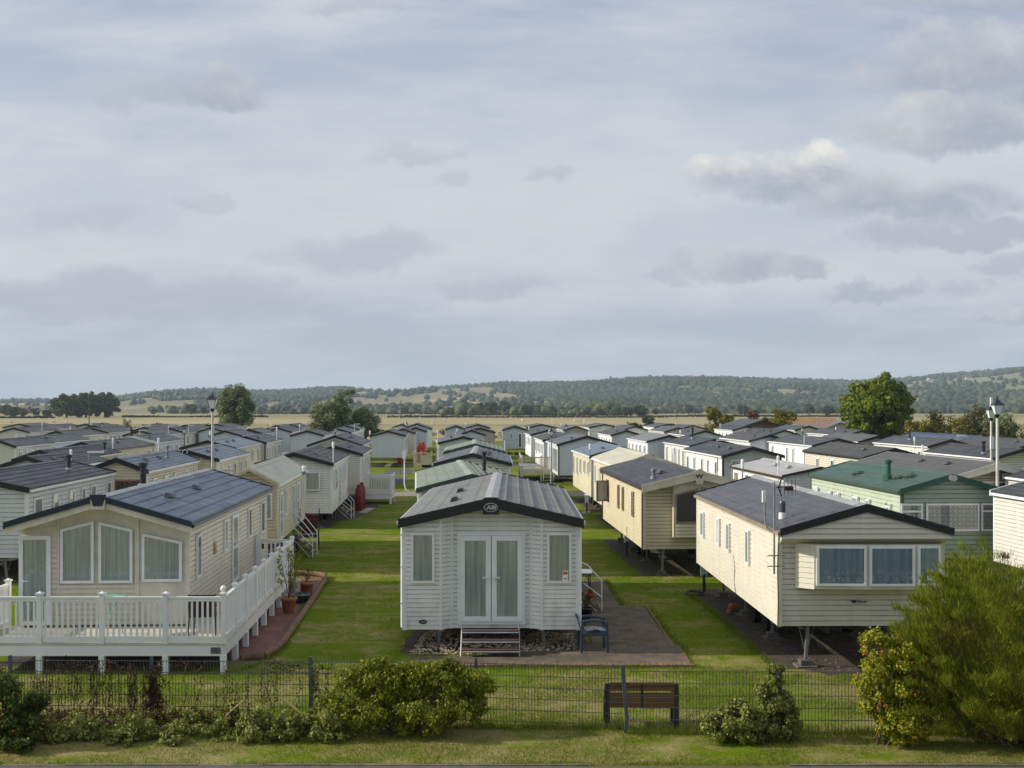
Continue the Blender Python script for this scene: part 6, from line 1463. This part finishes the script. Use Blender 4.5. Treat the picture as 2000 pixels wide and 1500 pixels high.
def sheep():
    r = thing('sheep', (0, 0, 0), 0, '', 'sheep')
    mb = MB(); mb.tube([(-.55, 0, .65), (-.45, 0, .68), (-.1, 0, .72), (.35, 0, .7), (.5, 0, .72), (.62, 0, .82), (.72, 0, .85), (.86, 0, .76)], [.08, .24, .28, .26, .2, .13, .11, .06], 10)
    for x in (-.35, .35):
        for y in (-.12, .12): mb.tube([(x, y, .6), (x, y, .3), (x+.02, y, 0)], [.06, .04, .035], 5)
    mb.build('body', 'sheep_wool', r, smooth=True); return r
s0 = sheep()
SP = [(22, 370, 'sheep at the far left of the straw field'), (105, 380, 'sheep below the left end of the tree clump'), (130, 384, 'sheep below the middle of the tree clump'), (655, 400, 'sheep just left of the leaning willow in the field'), (868, 440, 'lone sheep in the middle of the straw field'), (1021, 430, 'sheep above the bluish caravan in the straw field'), (1122, 420, None), (1127, 421, None), (1131, 422, None), (1136, 420, None), (1141, 423, None)]
for i, (px, D, lb) in enumerate(SP):
    lb = lb or 'one of a tight cluster of sheep in the field above the grey-brown gable'
    gg = 'cluster of sheep in the straw field' if 1120 < px < 1145 else 'sheep grazing in the straw field'
    if i == 0: s0.location = (FX(px, D), D, 0); s0.rotation_euler = (0, 0, .4); s0['label'] = lb; s0['group'] = gg
    else: copy_thing(s0, (FX(px, D), D, 0), rng.uniform(0, 6), lb, gg)
def pole(px, D, h, lb):
    r = thing('utility_pole', (FX(px, D), D, 0), 0, lb, 'utility pole', 'utility poles across the fields')
    MB().lathe([(.16, 0), (.11, h)], 8).build('pole', 'twig', r); MB().box(-.8, .8, -.06, .06, h-.5, h-.38).build('crossarm', 'twig', r)
pole(783, 560, 9, 'thin wooden utility pole in the field right of the willows'); pole(824, 700, 9, 'thin far utility pole near the brick barn'); pole(1056, 640, 9.5, 'wooden utility pole before the dark tree belt'); pole(174, 330, 9, 'wooden utility pole in front of the tree clump'); pole(1580, 420, 8, 'thin utility pole left of the big round tree'); pole(1321, 560, 8, 'thin utility pole at the field edge left of the small green trees')
def gull():
    r = thing('gull', at(1398, 773, 250), 0, 'white gull gliding low in front of the wooded hill', 'bird')
    mb = MB(); mb.tube([(-.25, 0, 0), (-.12, 0, .0), (.05, 0, .01), (.2, 0, .02), (.28, 0, .01)], [.01, .05, .07, .05, .012], 8)
    for s in (-1, 1): mb.prism([(.08, s*.04, .03), (.12, s*.3, .12), (.02, s*.68, .05), (-.02, s*.3, .11), (-.07, s*.04, .03)], (0, 0, .008))
    mb.build('body', 'stone_white', r, smooth=False); r.rotation_euler = (0, R(-8), R(-60))
gull()
# ------------------------------------------------------------------ trees
def tree(name, label, px, D, lobes, nleaf, size, leafm, trunk_h=3., tr=.25, cat='tree', group=None, aspect=.5, droop=None, seed=1, sub=9, subr=.42, inner=.5, z0=0., lean=0., jitter=.06):
    """lobes in metres relative to the foot: (x, y, z, rx, ry, rz)"""
    rs = np.random.RandomState(seed); r = thing(name, (FX(px, D), D, z0), 0, label, cat, group); R_ = random.Random(seed)
    mb = MB(); top = (lean*trunk_h, 0, trunk_h)
    mb.tube([(0, 0, -.2), (lean*trunk_h*.3, 0, trunk_h*.4), top], [tr*1.3, tr, tr*.75], 9)
    for L in lobes:
        mid = Vector(top).lerp(Vector(L[:3]), .5)+Vector((R_.uniform(-.3, .3), R_.uniform(-.3, .3), .1)); mb.tube([top, mid, L[:3]], [tr*.6, tr*.35, tr*.1], 6)
    mb.build('trunk', 'bark', r)
    foliage('crown', rs, lobes, nleaf, size, leafm, r, aspect, inner, sub, subr, droop, zmin=.1, jitter=jitter)
    return r
def auto_lobes(w, h, zc, n, seed, dep=None, low=.12):
    R_ = random.Random(seed); L = []; dep = dep or w
    for i in range(n):
        q = R_.uniform(0, 6.28); f = R_.uniform(.15, .62); t = R_.uniform(low, .84)
        k = math.sqrt(max(.12, 1-(2*t-1)**2)); s = R_.uniform(.24, .36)
        L.append((math.cos(q)*f*w/2*k*1.2, math.sin(q)*f*dep/2*k, zc-h/2+h*t, w*s*.9, dep*s*.8, h*s*.75))
    return L
def round_lobes(w, h, zc, n, seed):
    R_ = random.Random(seed); L = []
    for i in range(n):
        z = 1-2*(i+.5)/n; q = i*2.39996+R_.uniform(-.3, .3); k = math.sqrt(1-z*z); s = R_.uniform(.13, .19); f = R_.uniform(.60, .74)
        L.append((math.cos(q)*k*w/2*f, math.sin(q)*k*w/2*f, zc+z*h/2*f, w*s, w*s, h*s))
    return L
# dark windswept willow behind the lamp, leaning pair, round tree
tree('willow_tree', 'dark bushy windswept willow right behind the tall white lamp post', 459, 172, round_lobes(6.3, 8.3, 5.0, 20, 3)+[(0, 0, 4.8, 2, 2, 3)], 13000, .42, 'leaf_willow', 2.5, .3, group='windswept willows', aspect=.34, droop=(1.2, 0, .5), seed=2, jitter=.10)
tree('willow_tree', 'leaning pale willow with streaming top left of the bushy one', 645, 168, [(-1.4, 0, 3.0, 1.9, 1.9, 2.0), (-.6, .4, 4.6, 2.0, 1.8, 1.7), (.6, 0, 5.6, 1.9, 1.7, 1.4), (1.9, 0, 6.6, 1.6, 1.4, 1.0), (2.9, 0, 7.2, 1.0, 1.0, .65), (.4, 0, 3.2, 2.2, 2, 1.8), (-2.0, 0, 4.4, 1.2, 1.2, 1.1), (1.6, 0, 4.8, 1.4, 1.4, 1.2), (-1.2, 0, 1.9, 1.8, 1.6, 1.3), (.9, 0, 2.0, 1.6, 1.6, 1.3), (0, 0, 4.0, 2.1, 1.6, 1.8), (1.0, 0, 5.2, 1.7, 1.5, 1.4), (2.1, 0, 3.4, 1.2, 1.4, 1.3)], 11000, .42, 'leaf_willow', 2.4, .28, group='windswept willows', aspect=.34, droop=(1.4, 0, .8), seed=5, lean=.15, jitter=.11)
tree('willow_tree', 'smaller dark bushy willow right of the leaning one', 713, 170, [(-1.2, 0, 2.6, 1.8, 1.6, 1.7), (.4, 0, 2.8, 1.8, 1.6, 1.9), (0, 0, 4.1, 1.5, 1.4, 1.4), (1.4, 0, 1.8, 1.5, 1.5, 1.2), (-.9, 0, 3.9, 1.1, 1.2, 1.2), (2.2, 0, 1.3, .9, 1, .9)], 9000, .40, 'leaf_willow', 1.8, .25, group='windswept willows', aspect=.34, droop=(1.0, 0, .5), seed=8, jitter=.10)
tree('sycamore_tree', 'big round dense green tree behind the right caravans', 1716, 150, round_lobes(9.9, 9.5, 4.85, 34, 12)+[(0, 0, 5.0, 3.7, 3.7, 3.6)], 26000, .40, 'leaf_sycamore', 3.0, .4, aspect=.7, seed=12, subr=.38, sub=11, jitter=.05)
for i, (px, w_, h_, lb) in enumerate(((130, 15, 13.5, 'broad oak at the left of the clump of three trees'), (168, 15, 15, 'tallest oak in the middle of the clump of three trees'), (205, 14, 14.4, 'oak at the right of the clump of three trees'))):
    tree('oak_tree', lb, px, 640+8*i, round_lobes(w_*1.35, h_*1.04, h_/2+.2, 22, 30+i)+[(0, 0, h_*.48, w_*.45, w_*.45, h_*.36)], 13000, .95, 'leaf_oak', 4, .5, group='clump of trees in the left fields', aspect=.7, seed=40+i, subr=.4)
tree('hawthorn_tree', 'yellow-green small tree left of the reddish bush on the right', 1399, 195, auto_lobes(3.8, 4.6, 2.8, 9, 51), 2600, .36, 'leaf_golden', 1.2, .12, aspect=.6, seed=51)
tree('hawthorn_tree', 'lower yellow-green tree right beside the small pale one', 1420, 188, auto_lobes(3.2, 3.8, 2.2, 8, 52), 2200, .36, 'leaf_golden', 1., .12, aspect=.6, seed=52)
tree('hawthorn_tree', 'rounded golden-green tree behind the brown timber building', 1524, 185, auto_lobes(5.4, 4.8, 2.8, 12, 53), 4200, .36, 'leaf_golden', 1.3, .15, aspect=.6, seed=53)
tree('beech_tree', 'dark red-leaved bush left of the rounded golden-green tree', 1482, 215, auto_lobes(4.4, 4.6, 2.4, 9, 54), 2600, .36, 'leaf_red', 1.2, .15, aspect=.6, seed=54)
for i, (px, D, w_, h_, lf, lb) in enumerate(((1790, 142, 3.4, 3.6, 'leaf_golden', 'golden bush with pale seed heads at the foot of the big round tree'), (1842, 150, 4.6, 5.4, 'leaf_golden', 'orange-tinged golden tree above the navy roof'), (1868, 140, 5.4, 3.7, 'leaf_golden', 'wide golden bush behind the navy-roofed caravan'), (1822, 138, 4.0, 3.4, 'leaf_golden', 'low golden bush between the two taller golden ones'), (1908, 125, 4.2, 5.6, 'leaf_hedge', 'tall olive bush behind the right lamp posts'), (1975, 122, 5.4, 5.0, 'leaf_willow', 'silvery long-leaved bush at the right frame edge'), (1945, 112, 5., 3.6, 'leaf_hedge', 'dark low bush between the olive and the silvery bushes'))):
    tree('bush', lb, px, D, auto_lobes(w_, h_, h_/2+.2, 11, 60+i, low=.02), 3200, .32, lf, .8, .1, cat='bush', group='bushes at the right park edge', aspect=.5, seed=60+i, droop=(.2, 0, 1.2) if 'silvery' in lb else None)
# individual trees along the foot of the hills, four kinds copied
kinds = []
for i, (w_, h_, lf, nm) in enumerate(((12, 10, 'leaf_far', 'oak_tree'), (9, 11, 'leaf_far', 'ash_tree'), (4.5, 14, 'leaf_far', 'poplar_tree'), (14, 10, 'leaf_willow', 'willow_tree'))):
    k = tree(nm, '', 900, 1000, round_lobes(w_*1.15, h_, h_/2+.3, 14, 80+i)+[(0, 0, h_*.5, w_*.34, w_*.34, h_*.36)], 2600, 1.4, lf, h_*.3, .4, seed=80+i, aspect=.8); kinds.append(k)
far = [(908, 905, 2, 'tall narrow poplar at the left of the hill-foot tree belt', .9), (936, 880, 1, 'rounded tree next to the tall narrow poplar', .9), (960, 870, 0, 'broad tree in the belt behind the straw field, left of centre', 1), (985, 900, 1, 'tallish tree right of the broad one in the field belt', 1), (1052, 850, 2, 'thin dark poplar above the bluish windowed caravan', .62),
       (1030, 860, 0, 'dark spreading tree left of the thin dark poplar', .8), (1118, 900, 3, 'silvery round-headed tree in front of the wooded hill', .85), (1197, 820, 3, 'largest silvery round tree in front of the wooded hill', 1.05), (1078, 880, 0, 'low dark tree right of the thin dark poplar', .7), (1160, 930, 0, 'dark tree between the two silvery ones', .75),
       (1225, 700, 0, 'dark low spreading shrub tree in the field right of the silvery ones', .62), (1250, 705, 0, 'dark rounded shrub tree at the right of the low spreading one', .7), (1266, 330, 0, 'small dark green tree at the field edge behind the right roofs', .30), (880, 900, 0, 'small tree at the left end of the hill-foot belt', .6), (1280, 900, 0, 'low dark tree right of the field shrubs', .5),
       (373, 980, 0, 'dark round tree in the fields left of the lamp lantern', .9), (300, 1000, 0, 'small dark shrub in the middle of the left fields', .5), (398, 990, 1, 'dark low tree just left of the lamp lantern', .6), (28, 700, 0, 'bushy tree at the far left field edge', .62), (45, 690, 1, 'narrow tree right of the bushy far left one', .5), (12, 760, 0, 'tree cut by the left frame edge', .75), (92, 640, 0, 'low bush at the left foot of the clump of three trees', .45), (70, 820, 0, 'tree before the pale farmhouse', .55),
       (680, 1100, 0, 'distant tree just right of the leaning willow', .6), (540, 1050, 0, 'distant low tree in the green field', .4), (575, 1060, 1, 'distant low tree right of the green field', .4), (790, 1000, 0, 'distant tree beyond the fields right of the willows', .6), (1345, 1000, 1, 'distant tree at the foot of the wood above the dark-flued roof', .8), (1450, 900, 0, 'distant tree left of the red-leaved bush', .8), (1580, 900, 1, 'distant tree above the small white gable', .8), (1618, 820, 0, 'distant tree left of the big round tree', .7)]
used = [False]*4
for px, D, k, lb, sc in far:
    src = kinds[k]; loc = (FX(px, D), D, 0)
    if not used[k]: src.location = loc; src['label'] = lb; src['group'] = 'trees beyond the fields'; src.scale = (sc,)*3; used[k] = True
    else: copy_thing(src, loc, rng.uniform(0, 6), lb, 'trees beyond the fields', sc)
def hedge(label, x0, x1, D, h, dep, n, size, leafm='leaf_hedge', seed=1, D2=None):
    R_ = random.Random(seed); D2 = D2 or D; a, b = Vector((FX(x0, D), D, 0)), Vector((FX(x1, D2), D2, 0)); k = max(4, int((b-a).length/(h*(1.3 if D < 500 else .8))))
    r = thing('hedge', tuple(a.lerp(b, .5)), 0, label, 'hedge', 'hedgerows in the fields'); m = a.lerp(b, .5)
    L = []
    for i in range(k+1):
        p = a.lerp(b, i/k)-m; hh = h*R_.uniform(.65, 1.1) if D < 500 else h*(.35+.5*abs(math.sin(i*.05+seed))+.25*R_.random()); L.append((p.x, p.y+R_.uniform(-.3, .3), hh*.5, h*.95, dep*.6, hh*.52))
    foliage('foliage', np.random.RandomState(seed), L, n, size, leafm, r, .7, zmin=.0, sub=6, subr=.5)
hedge('brown-green boundary hedge behind the left caravans', 128, 440, 205, 2.35, 1.6, 7000, .42, seed=3)
hedge('low scrubby hedge behind the middle left caravans', 520, 680, 208, 1.6, 1.5, 2600, .42, seed=4)
hedge('low rough growth at the end of the grass lane', 740, 1010, 195, 1.5, 2, 3600, .4, 'reed', seed=5)
hedge('dark hedge line across the field right of centre', 1240, 1310, 260, 1.9, 1.6, 2200, .42, seed=6)
hedge('thin dark hedge across the far straw field', 760, 1300, 640, 1.5, 2, 9000, .7, seed=7)
hedge('thin dark hedge in the left far fields', 240, 520, 660, 1.4, 2, 6000, .7, seed=8)
hedge('scrub line left below the far farmhouse', -40, 100, 600, 2.0, 2, 3500, .8, seed=9)
hedge('dark hedge at the far side of the fields', 500, 1250, 1000, 2.6, 3, 9000, 1.2, seed=10)
hedge('far hedge right of centre below the wood', 1250, 1680, 700, 1.6, 3, 7000, .9, seed=12)
hedge('ragged hedge between the small green trees and the dark shrubs', 1330, 1470, 240, 1.4, 1.5, 1800, .4, 'leaf_golden', seed=13)
tree('reed_bush', 'pale feathery reed bush in the left boundary hedge', 243, 192, [(0, 0, 1.4, 1.3, 1, 1.3), (.3, 0, 2.4, .8, .8, 1.0)], 1300, .42, 'reed', .5, .08, cat='bush', seed=71, droop=(.2, 0, 2.), aspect=.2)
tree('reed_bush', 'second pale reed bush left of the lamp post hedge', 362, 198, [(0, 0, 1.2, 1.5, 1, 1.0)], 900, .42, 'reed', .5, .08, cat='bush', seed=72, droop=(.2, 0, 2.), aspect=.2)

# ------------------------------------------------------------------ foreground shrubs
def shrub(name, label, px, D, lobes, parts, cat='bush', trunks=None, seed=1, group=None):
    r = thing(name, (FX(px, D), D, 0), 0, label, cat, group)
    if trunks:
        mb = MB(); R_ = random.Random(seed)
        for L in lobes:
            for k in range(trunks): mb.tube([(L[0]*.3+R_.uniform(-.1, .1), L[1]*.3, -.02), (L[0]*.7, L[1]*.7, L[2]*.5), (L[0]+R_.uniform(-.2, .2), L[1]+R_.uniform(-.2, .2), L[2]+L[5]*.5)], [.022, .015, .005], 5)
        mb.build('stems', 'twig', r)
    for nm, n, size, lm, asp, inner, dr in parts: foliage(nm, np.random.RandomState(seed+len(nm)), lobes, n, size, lm, r, asp, inner, 14, .34, dr, jitter=.05)
    return r
shrub('laurel_bush', 'wide glossy green laurel bush in front of the wire fence, left of centre', 800, 17.95,
      [(-.98, 0, .60, .45, .42, .42), (-.62, .05, .80, .45, .45, .36), (-.2, 0, .78, .45, .45, .38), (.25, 0, .80, .45, .45, .38), (.68, .0, .74, .45, .42, .38), (.98, .05, .78, .34, .32, .26), (1.22, 0, .72, .2, .2, .14), (-.75, -.2, .34, .5, .4, .34), (-.2, -.25, .36, .5, .42, .36), (.35, -.22, .36, .5, .4, .36), (.8, -.1, .42, .4, .35, .38), (1.05, .05, .42, .22, .22, .3), (-1.2, 0, .34, .3, .3, .32), (-.45, 0, 1.0, .35, .3, .17), (.1, .0, 1.0, .4, .3, .15), (.5, 0, 1.02, .38, .3, .16), (-.15, .2, .5, 1.0, .3, .45)],
      [('leaves', 30000, .060, 'leaf_laurel', .42, .35, (0, 0, .6))], trunks=3, seed=4)
shrub('ivy_mound', 'ivy-smothered stump with an upright column, right of the bench', 1480, 17.55,
      [(-.55, -.05, .22, .35, .32, .25), (-.2, -.1, .28, .38, .35, .32), (-.35, 0, .42, .30, .28, .24), (.1, -.1, .22, .3, .3, .25), (.22, .02, .72, .26, .22, .32), (.26, .02, .98, .22, .2, .18), (.28, 0, .45, .25, .25, .3), (.48, 0, .42, .15, .2, .3), (.5, 0, .2, .2, .22, .2)],
      [('leaves', 22000, .044, 'leaf_ivy', .85, .6, None)], trunks=2, seed=6)
L_rose = [(-.15, 0, 1.45, .32, .35, .32), (.15, 0, 1.25, .42, .4, .35), (-.25, 0, 1.05, .35, .35, .3), (.2, -.1, .85, .4, .35, .3), (-.2, -.1, .6, .34, .35, .3), (.1, -.15, .35, .4, .35, .32), (.35, -.1, .25, .35, .3, .25), (.5, .1, 1.05, .35, .3, .35), (.55, 0, .6, .35, .3, .35)]
rb = shrub('rose_bush', 'yellowing rose bush dotted with red hips beside the feathery shrub', 1735, 17.35, L_rose, [('leaves', 15000, .05, 'leaf_rose', .65, .5, None)], trunks=3, seed=9)
def hips(parent, lobes, n, seed, r=.016):
    rs = np.random.RandomState(seed); P, N = lobes_points(rs, lobes, n, .55, .02, 14, .34)
    V0, F0 = ico(1); V = V0[None]*r+P[:, None, :]; Fc = F0[None]+(np.arange(n)*len(V0))[:, None, None]
    np_mesh('rose_hips', V.reshape(-1, 3), Fc.reshape(-1, 3), 'hip_red', parent)
hips(rb, L_rose, 200, 3, .013)
L_r2 = [(-.5, 0, .85, .5, .4, .35), (.05, 0, .62, .35, .35, .3), (-.25, -.1, .35, .5, .4, .35), (.2, -.15, .28, .3, .35, .28), (-.8, 0, .5, .4, .4, .5), (.1, -.3, .12, .35, .3, .18)]
r2 = shrub('rose_bush', 'shadowy rose bush with red hips at the bottom left corner', 40, 17.3, L_r2, [('leaves', 14000, .052, 'leaf_rose_dark', .65, .5, None)], trunks=3, seed=14); hips(r2, L_r2, 60, 5)  # dark-leaved rose bush: its leaf material itself is darker
# feathery tamarisk: arching branches carrying thousands of thin sprays
def tamarisk():
    rs = np.random.RandomState(77); r = thing('tamarisk_shrub', (7.72, 17.5, 0), 0, 'huge feathery green tamarisk shrub filling the bottom right corner', 'bush')
    mb = MB(); tips = []
    for i in range(330):
        q = rs.uniform(0, 2*math.pi); low = i % 3 == 0
        f = rs.uniform(.35, 1)**.6; prof = math.sqrt(max(0, 1-f**2.6))
        ht = rs.uniform(.25, 1.2) if low else .5+2.45*prof*rs.uniform(.75, 1.05)
        wx = 2.05 if ht < 1.9 else 2.05-.5*(ht-1.9)
        dx, dy = math.cos(q)*wx*f, math.sin(q)*1.2*f
        a = Vector((dx*.45, dy*.45, ht*.1)); m = Vector((dx*.78, dy*.78, ht*.72)); e = Vector((dx, dy, ht)); e2 = e+Vector((dx*.10+rs.uniform(-.14, .14), dy*.08-.03, rs.uniform(-.10, .22)))
        if i % 4 == 0: mb.tube([(dx*.15, dy*.15, 0), a, m, e], [.02, .016, .010, .004], 5)
        tips.append((a, m, e, e2))
    mb.build('branches', 'twig', r)
    P = []; T = []
    n = 480; NP = len(tips)*n
    A, M_, E, E2 = (np.array([t_[j][:] for t_ in tips]) for j in range(4))
    k = np.repeat(np.arange(len(tips)), n); t = rs.uniform(.0, 1.0, NP)**.6; t = t[:, None]
    b = np.where(t < .45, A[k]+(M_[k]-A[k])*t/.45, np.where(t < .85, M_[k]+(E[k]-M_[k])*(t-.45)/.4, E[k]+(E2[k]-E[k])*(t-.85)/.15))
    d = unit(E[k]-M_[k]); off = rs.normal(0, 1, (NP, 3))*(.17*(1.2-t)); off[:, 2] = np.abs(off[:, 2])*.7
    P = b+off; T = unit(d*.6+off*2.4+rs.normal(0, .33, (NP, 3))+np.array([0, -.1, .5]))
    z = P[:, 2] > .02; P, T = P[z], T[z]; n = len(P)
    ln = rs.uniform(.045, .11, n)[:, None]; S = unit(np.cross(T, rs.normal(0, 1, (n, 3))))*.0042
    V = np.stack([P-S, P+S, P+T*ln+S*.3, P+T*ln-S*.3], 1).reshape(-1, 3); i = np.arange(n)*4
    dead = (rs.uniform(0, 1, n) < .10+.5*((np.sin(P[:, 0]*2.3+1)*np.sin(P[:, 2]*2.9)) > .66)).astype(int)
    np_mesh('sprays', V, np.stack([i, i+1, i+2, i+3], 1), ['leaf_tamarisk', 'leaf_tamarisk_brown'], r, mi=dead)
tamarisk()
# ivy and bramble along the foot of the fence
def cover():
    rs = np.random.RandomState(31); L = []
    for i in range(62):
        px = 90+ i*9.4; D = 17.85+rs.uniform(-.45, .4); h = rs.uniform(.05, .26)**1.0+(.17*rs.uniform(.3, 1.2) if 455 < px < 660 else 0)+(.08*rs.uniform(0, 1) if px < 330 else 0)
        L.append((FX(px, D), D, h*.5, rs.uniform(.18, .3), rs.uniform(.2, .3), h*.75))
    V, N = lobes_points(rs, L, 26000, .6, .05, 8, .4); k = V[:, 2] > .01; V, N = V[k], N[k]
    q, f = leaf_mesh(rs, V, N, .052, .8); tag(np_mesh('ground_ivy', q, f, 'leaf_ivy'), kind='stuff')
    L = [(FX(px, 18.2), 18.2, .16, .3, .3, .18) for px in range(100, 480, 28)]
    V, N = lobes_points(rs, L, 3500, .6, .05, 8, .4); k = V[:, 2] > .01; q, f = leaf_mesh(rs, V[k], N[k], .05, .5); tag(np_mesh('bramble', q, f, 'leaf_dead'), kind='stuff')
cover()
def vines():
    for lb, x0, x1, n, post in (('dead brown vine hanging on the left stretch of the wire fence', 60, 290, 62, False), ('dense dead vine wrapped round the second fence post', 275, 335, 16, True), ('sparse dead vine tendrils right of the wrapped post', 330, 600, 20, False), ('ivy strand climbing the third fence post', 598, 640, 9, True)):
        rs = np.random.RandomState(x0); xc = (x0+x1)/2; D = 18.52; r = thing('fence_vine', (FX(xc, D), D, 0), 0, lb, 'climbing plant', 'climbers on the wire fence'); mb = MB(); P = []
        for i in range(n):
            x = FX(rs.uniform(x0, x1), D)-FX(xc, D); zt = rs.uniform(.55, 1.0); zb_ = rs.uniform(.0, .35); pts = []
            if post: x = rs.normal(0, .06)
            z = zt; 
            while z > zb_: pts.append((x+(rs.normal(0, .02)+( (1-z)*rs.normal(0, .10) if post else 0)), -.02+rs.normal(0, .015), z)); z -= .09
            if len(pts) > 1:
                mb.tube(pts, .005, 4)
                P += [(p[0]+rs.normal(0, .018), p[1]+rs.normal(0, .02), p[2]+rs.uniform(-.04, .04)) for p in pts for _ in range(9 if post else 3)]
        if not post:
            for j in range(5): a = rs.uniform(x0, x1-40); mb.tube([(FX(a+k*9, D)-FX(xc, D), -.02+rs.normal(0, .02), .9+rs.normal(0, .05)) for k in range(7)], .006, 4); P += [(FX(a+rs.uniform(0, 55), D)-FX(xc, D), -.02, .9+rs.normal(0, .06)) for _ in range(40)]
        mb.build('stems', 'twig', r); P = np.array(P); V, f = leaf_mesh(rs, P, rs.normal(0, 1, P.shape)+np.array([0, -1, 0]), .038 if not post else .045, .6)
        np_mesh('leaves', V, f, 'leaf_ivy' if 'ivy' in lb else 'leaf_dead', r)
vines()
# dry sticks poking out of the ivy
for i, (x0, y0, x1, y1, lb) in enumerate(((545, 1355, 590, 1395, 'upper bare stick poking out of the ivy'), (560, 1372, 598, 1402, 'lower bare stick poking out of the ivy'), (440, 1400, 475, 1368, 'leaning bare stick over the ivy on the left'))):
    mb = MB(); a = at(x0, y0, 17.8); b = at(x1, y1, 17.75); mb.tube([a, a.lerp(b, .5)+Vector((0, 0, .01)), b], [.006, .008, .010], 5); tag(mb.build('dry_stick', 'timber_pale'), lb, 'stick', 'bare sticks in the ivy')

# ------------------------------------------------------------------ grass
def grass(name, n, x_at, d0, d1, h, seed, matn='grass_blade', avoid=()):
    rs = np.random.RandomState(seed); u = rs.uniform(0, 1, n); D = d0*(d1/d0)**u; px = rs.uniform(-60, 2060, n); X = (px-CX)*D/F
    nz = np.sin(X*2.1+1.3*np.sin(D*1.7))+np.sin(D*3.1+X*.7)+.8*np.sin(X*5.3-D*4.1)+rs.normal(0, .7, n)
    k = nz > -1.0
    for (a, b, c, d) in avoid: k &= ~((X > a) & (X < b) & (D > c) & (D < d))
    X, D, nz = X[k], D[k], nz[k]; n = len(X)
    q = rs.uniform(0, 2*math.pi, n); hh = h*rs.uniform(.4, 1.3, n)*(1+.25*np.clip(nz, -1, 2)); ln = rs.normal(0, .6, (n, 2))*hh[:, None]; w = .0045*(D/18)
    B = np.stack([X, D, np.zeros(n)], 1); S = np.stack([np.cos(q), np.sin(q)*.3, np.zeros(n)], 1)*w[:, None]; T = B+np.stack([ln[:, 0], ln[:, 1], hh], 1)
    V = np.stack([B-S, B+S, T], 1).reshape(-1, 3); i = np.arange(n)*3
    tag(np_mesh(name, V, np.stack([i, i+1, i+2], 1), matn), kind='stuff')
AV = [(-3.0, 3.5, 22.48, 24.6), (1.5, 3.4, 24.3, 29.3), (1.6, 2.7, 29, 33.8), (-2.2, 1.6, 23.4, 34), (5.1, 9, 21.9, 32), (-11, -5.4, 22, 33), (-5.6, -4.2, 22.0, 34)]
grass('grass_tufts', 170000, 0, 16.22, 22.6, .038, 1, avoid=AV)
grass('grass_tufts', 90000, 0, 22.3, 42, .04, 2, avoid=AV)
grass('tall_weeds', 2600, 0, 17.4, 18.6, .13, 3)

def weeds_along(name, pts, n, h, seed, matn='grass_blade', spread=.05):
    rs = np.random.RandomState(seed); P = [Vector((p[0], p[1], 0)) for p in pts]; seg = [(b-a).length for a, b in zip(P[:-1], P[1:])]; tot = sum(seg); B = []
    cl = rs.uniform(0, tot, max(3, n//60))
    for i in range(n):
        d = min(tot-1e-3, max(0, cl[rs.randint(len(cl))]+rs.normal(0, .10))) if i % 4 else rs.uniform(0, tot); k = 0
        while d > seg[k]: d -= seg[k]; k += 1
        q = P[k].lerp(P[k+1], d/seg[k]); B.append((q.x+rs.normal(0, spread), q.y+rs.normal(0, spread), .0))
    B = np.array(B); n = len(B); hh = h*rs.uniform(.3, 1.3, n); q = rs.uniform(0, 6.28, n); w = .0055
    S = np.stack([np.cos(q), np.sin(q)*.3, np.zeros(n)], 1)*w; ln = rs.normal(0, .4, (n, 2))*hh[:, None]; T = B+np.stack([ln[:, 0], ln[:, 1], hh], 1)
    V = np.stack([B-S, B+S, T], 1).reshape(-1, 3); i = np.arange(n)*3
    tag(np_mesh(name, V, np.stack([i, i+1, i+2], 1), matn), kind='stuff')
weeds_along('weeds', [(-2.95, 22.48), (-2, 22.45), (3.5, 22.45), (3.58, 24.3), (3.46, 25.6), (3.45, 29.2), (2.8, 29.3), (2.7, 33.8)], 4200, .09, 5)
weeds_along('weeds', [(-5.3, 22.0), (-5.0, 22.6), (-4.72, 23.8), (-4.9, 26), (-5.2, 29.0), (-5.3, 33.5)], 2600, .10, 6)
weeds_along('weeds', [(5.05, 22.3), (5.0, 27), (4.8, 31)], 2200, .09, 7)
weeds_along('weeds', [(-9, 18.5), (1.8, 18.15)], 5200, .16, 8)
weeds_along('weeds', [(1.8, 17.9), (7, 17.85)], 3600, .12, 9)
weeds_along('weeds', [(-9, 16.36), (9, 16.36)], 4200, .05, 10, spread=.03)
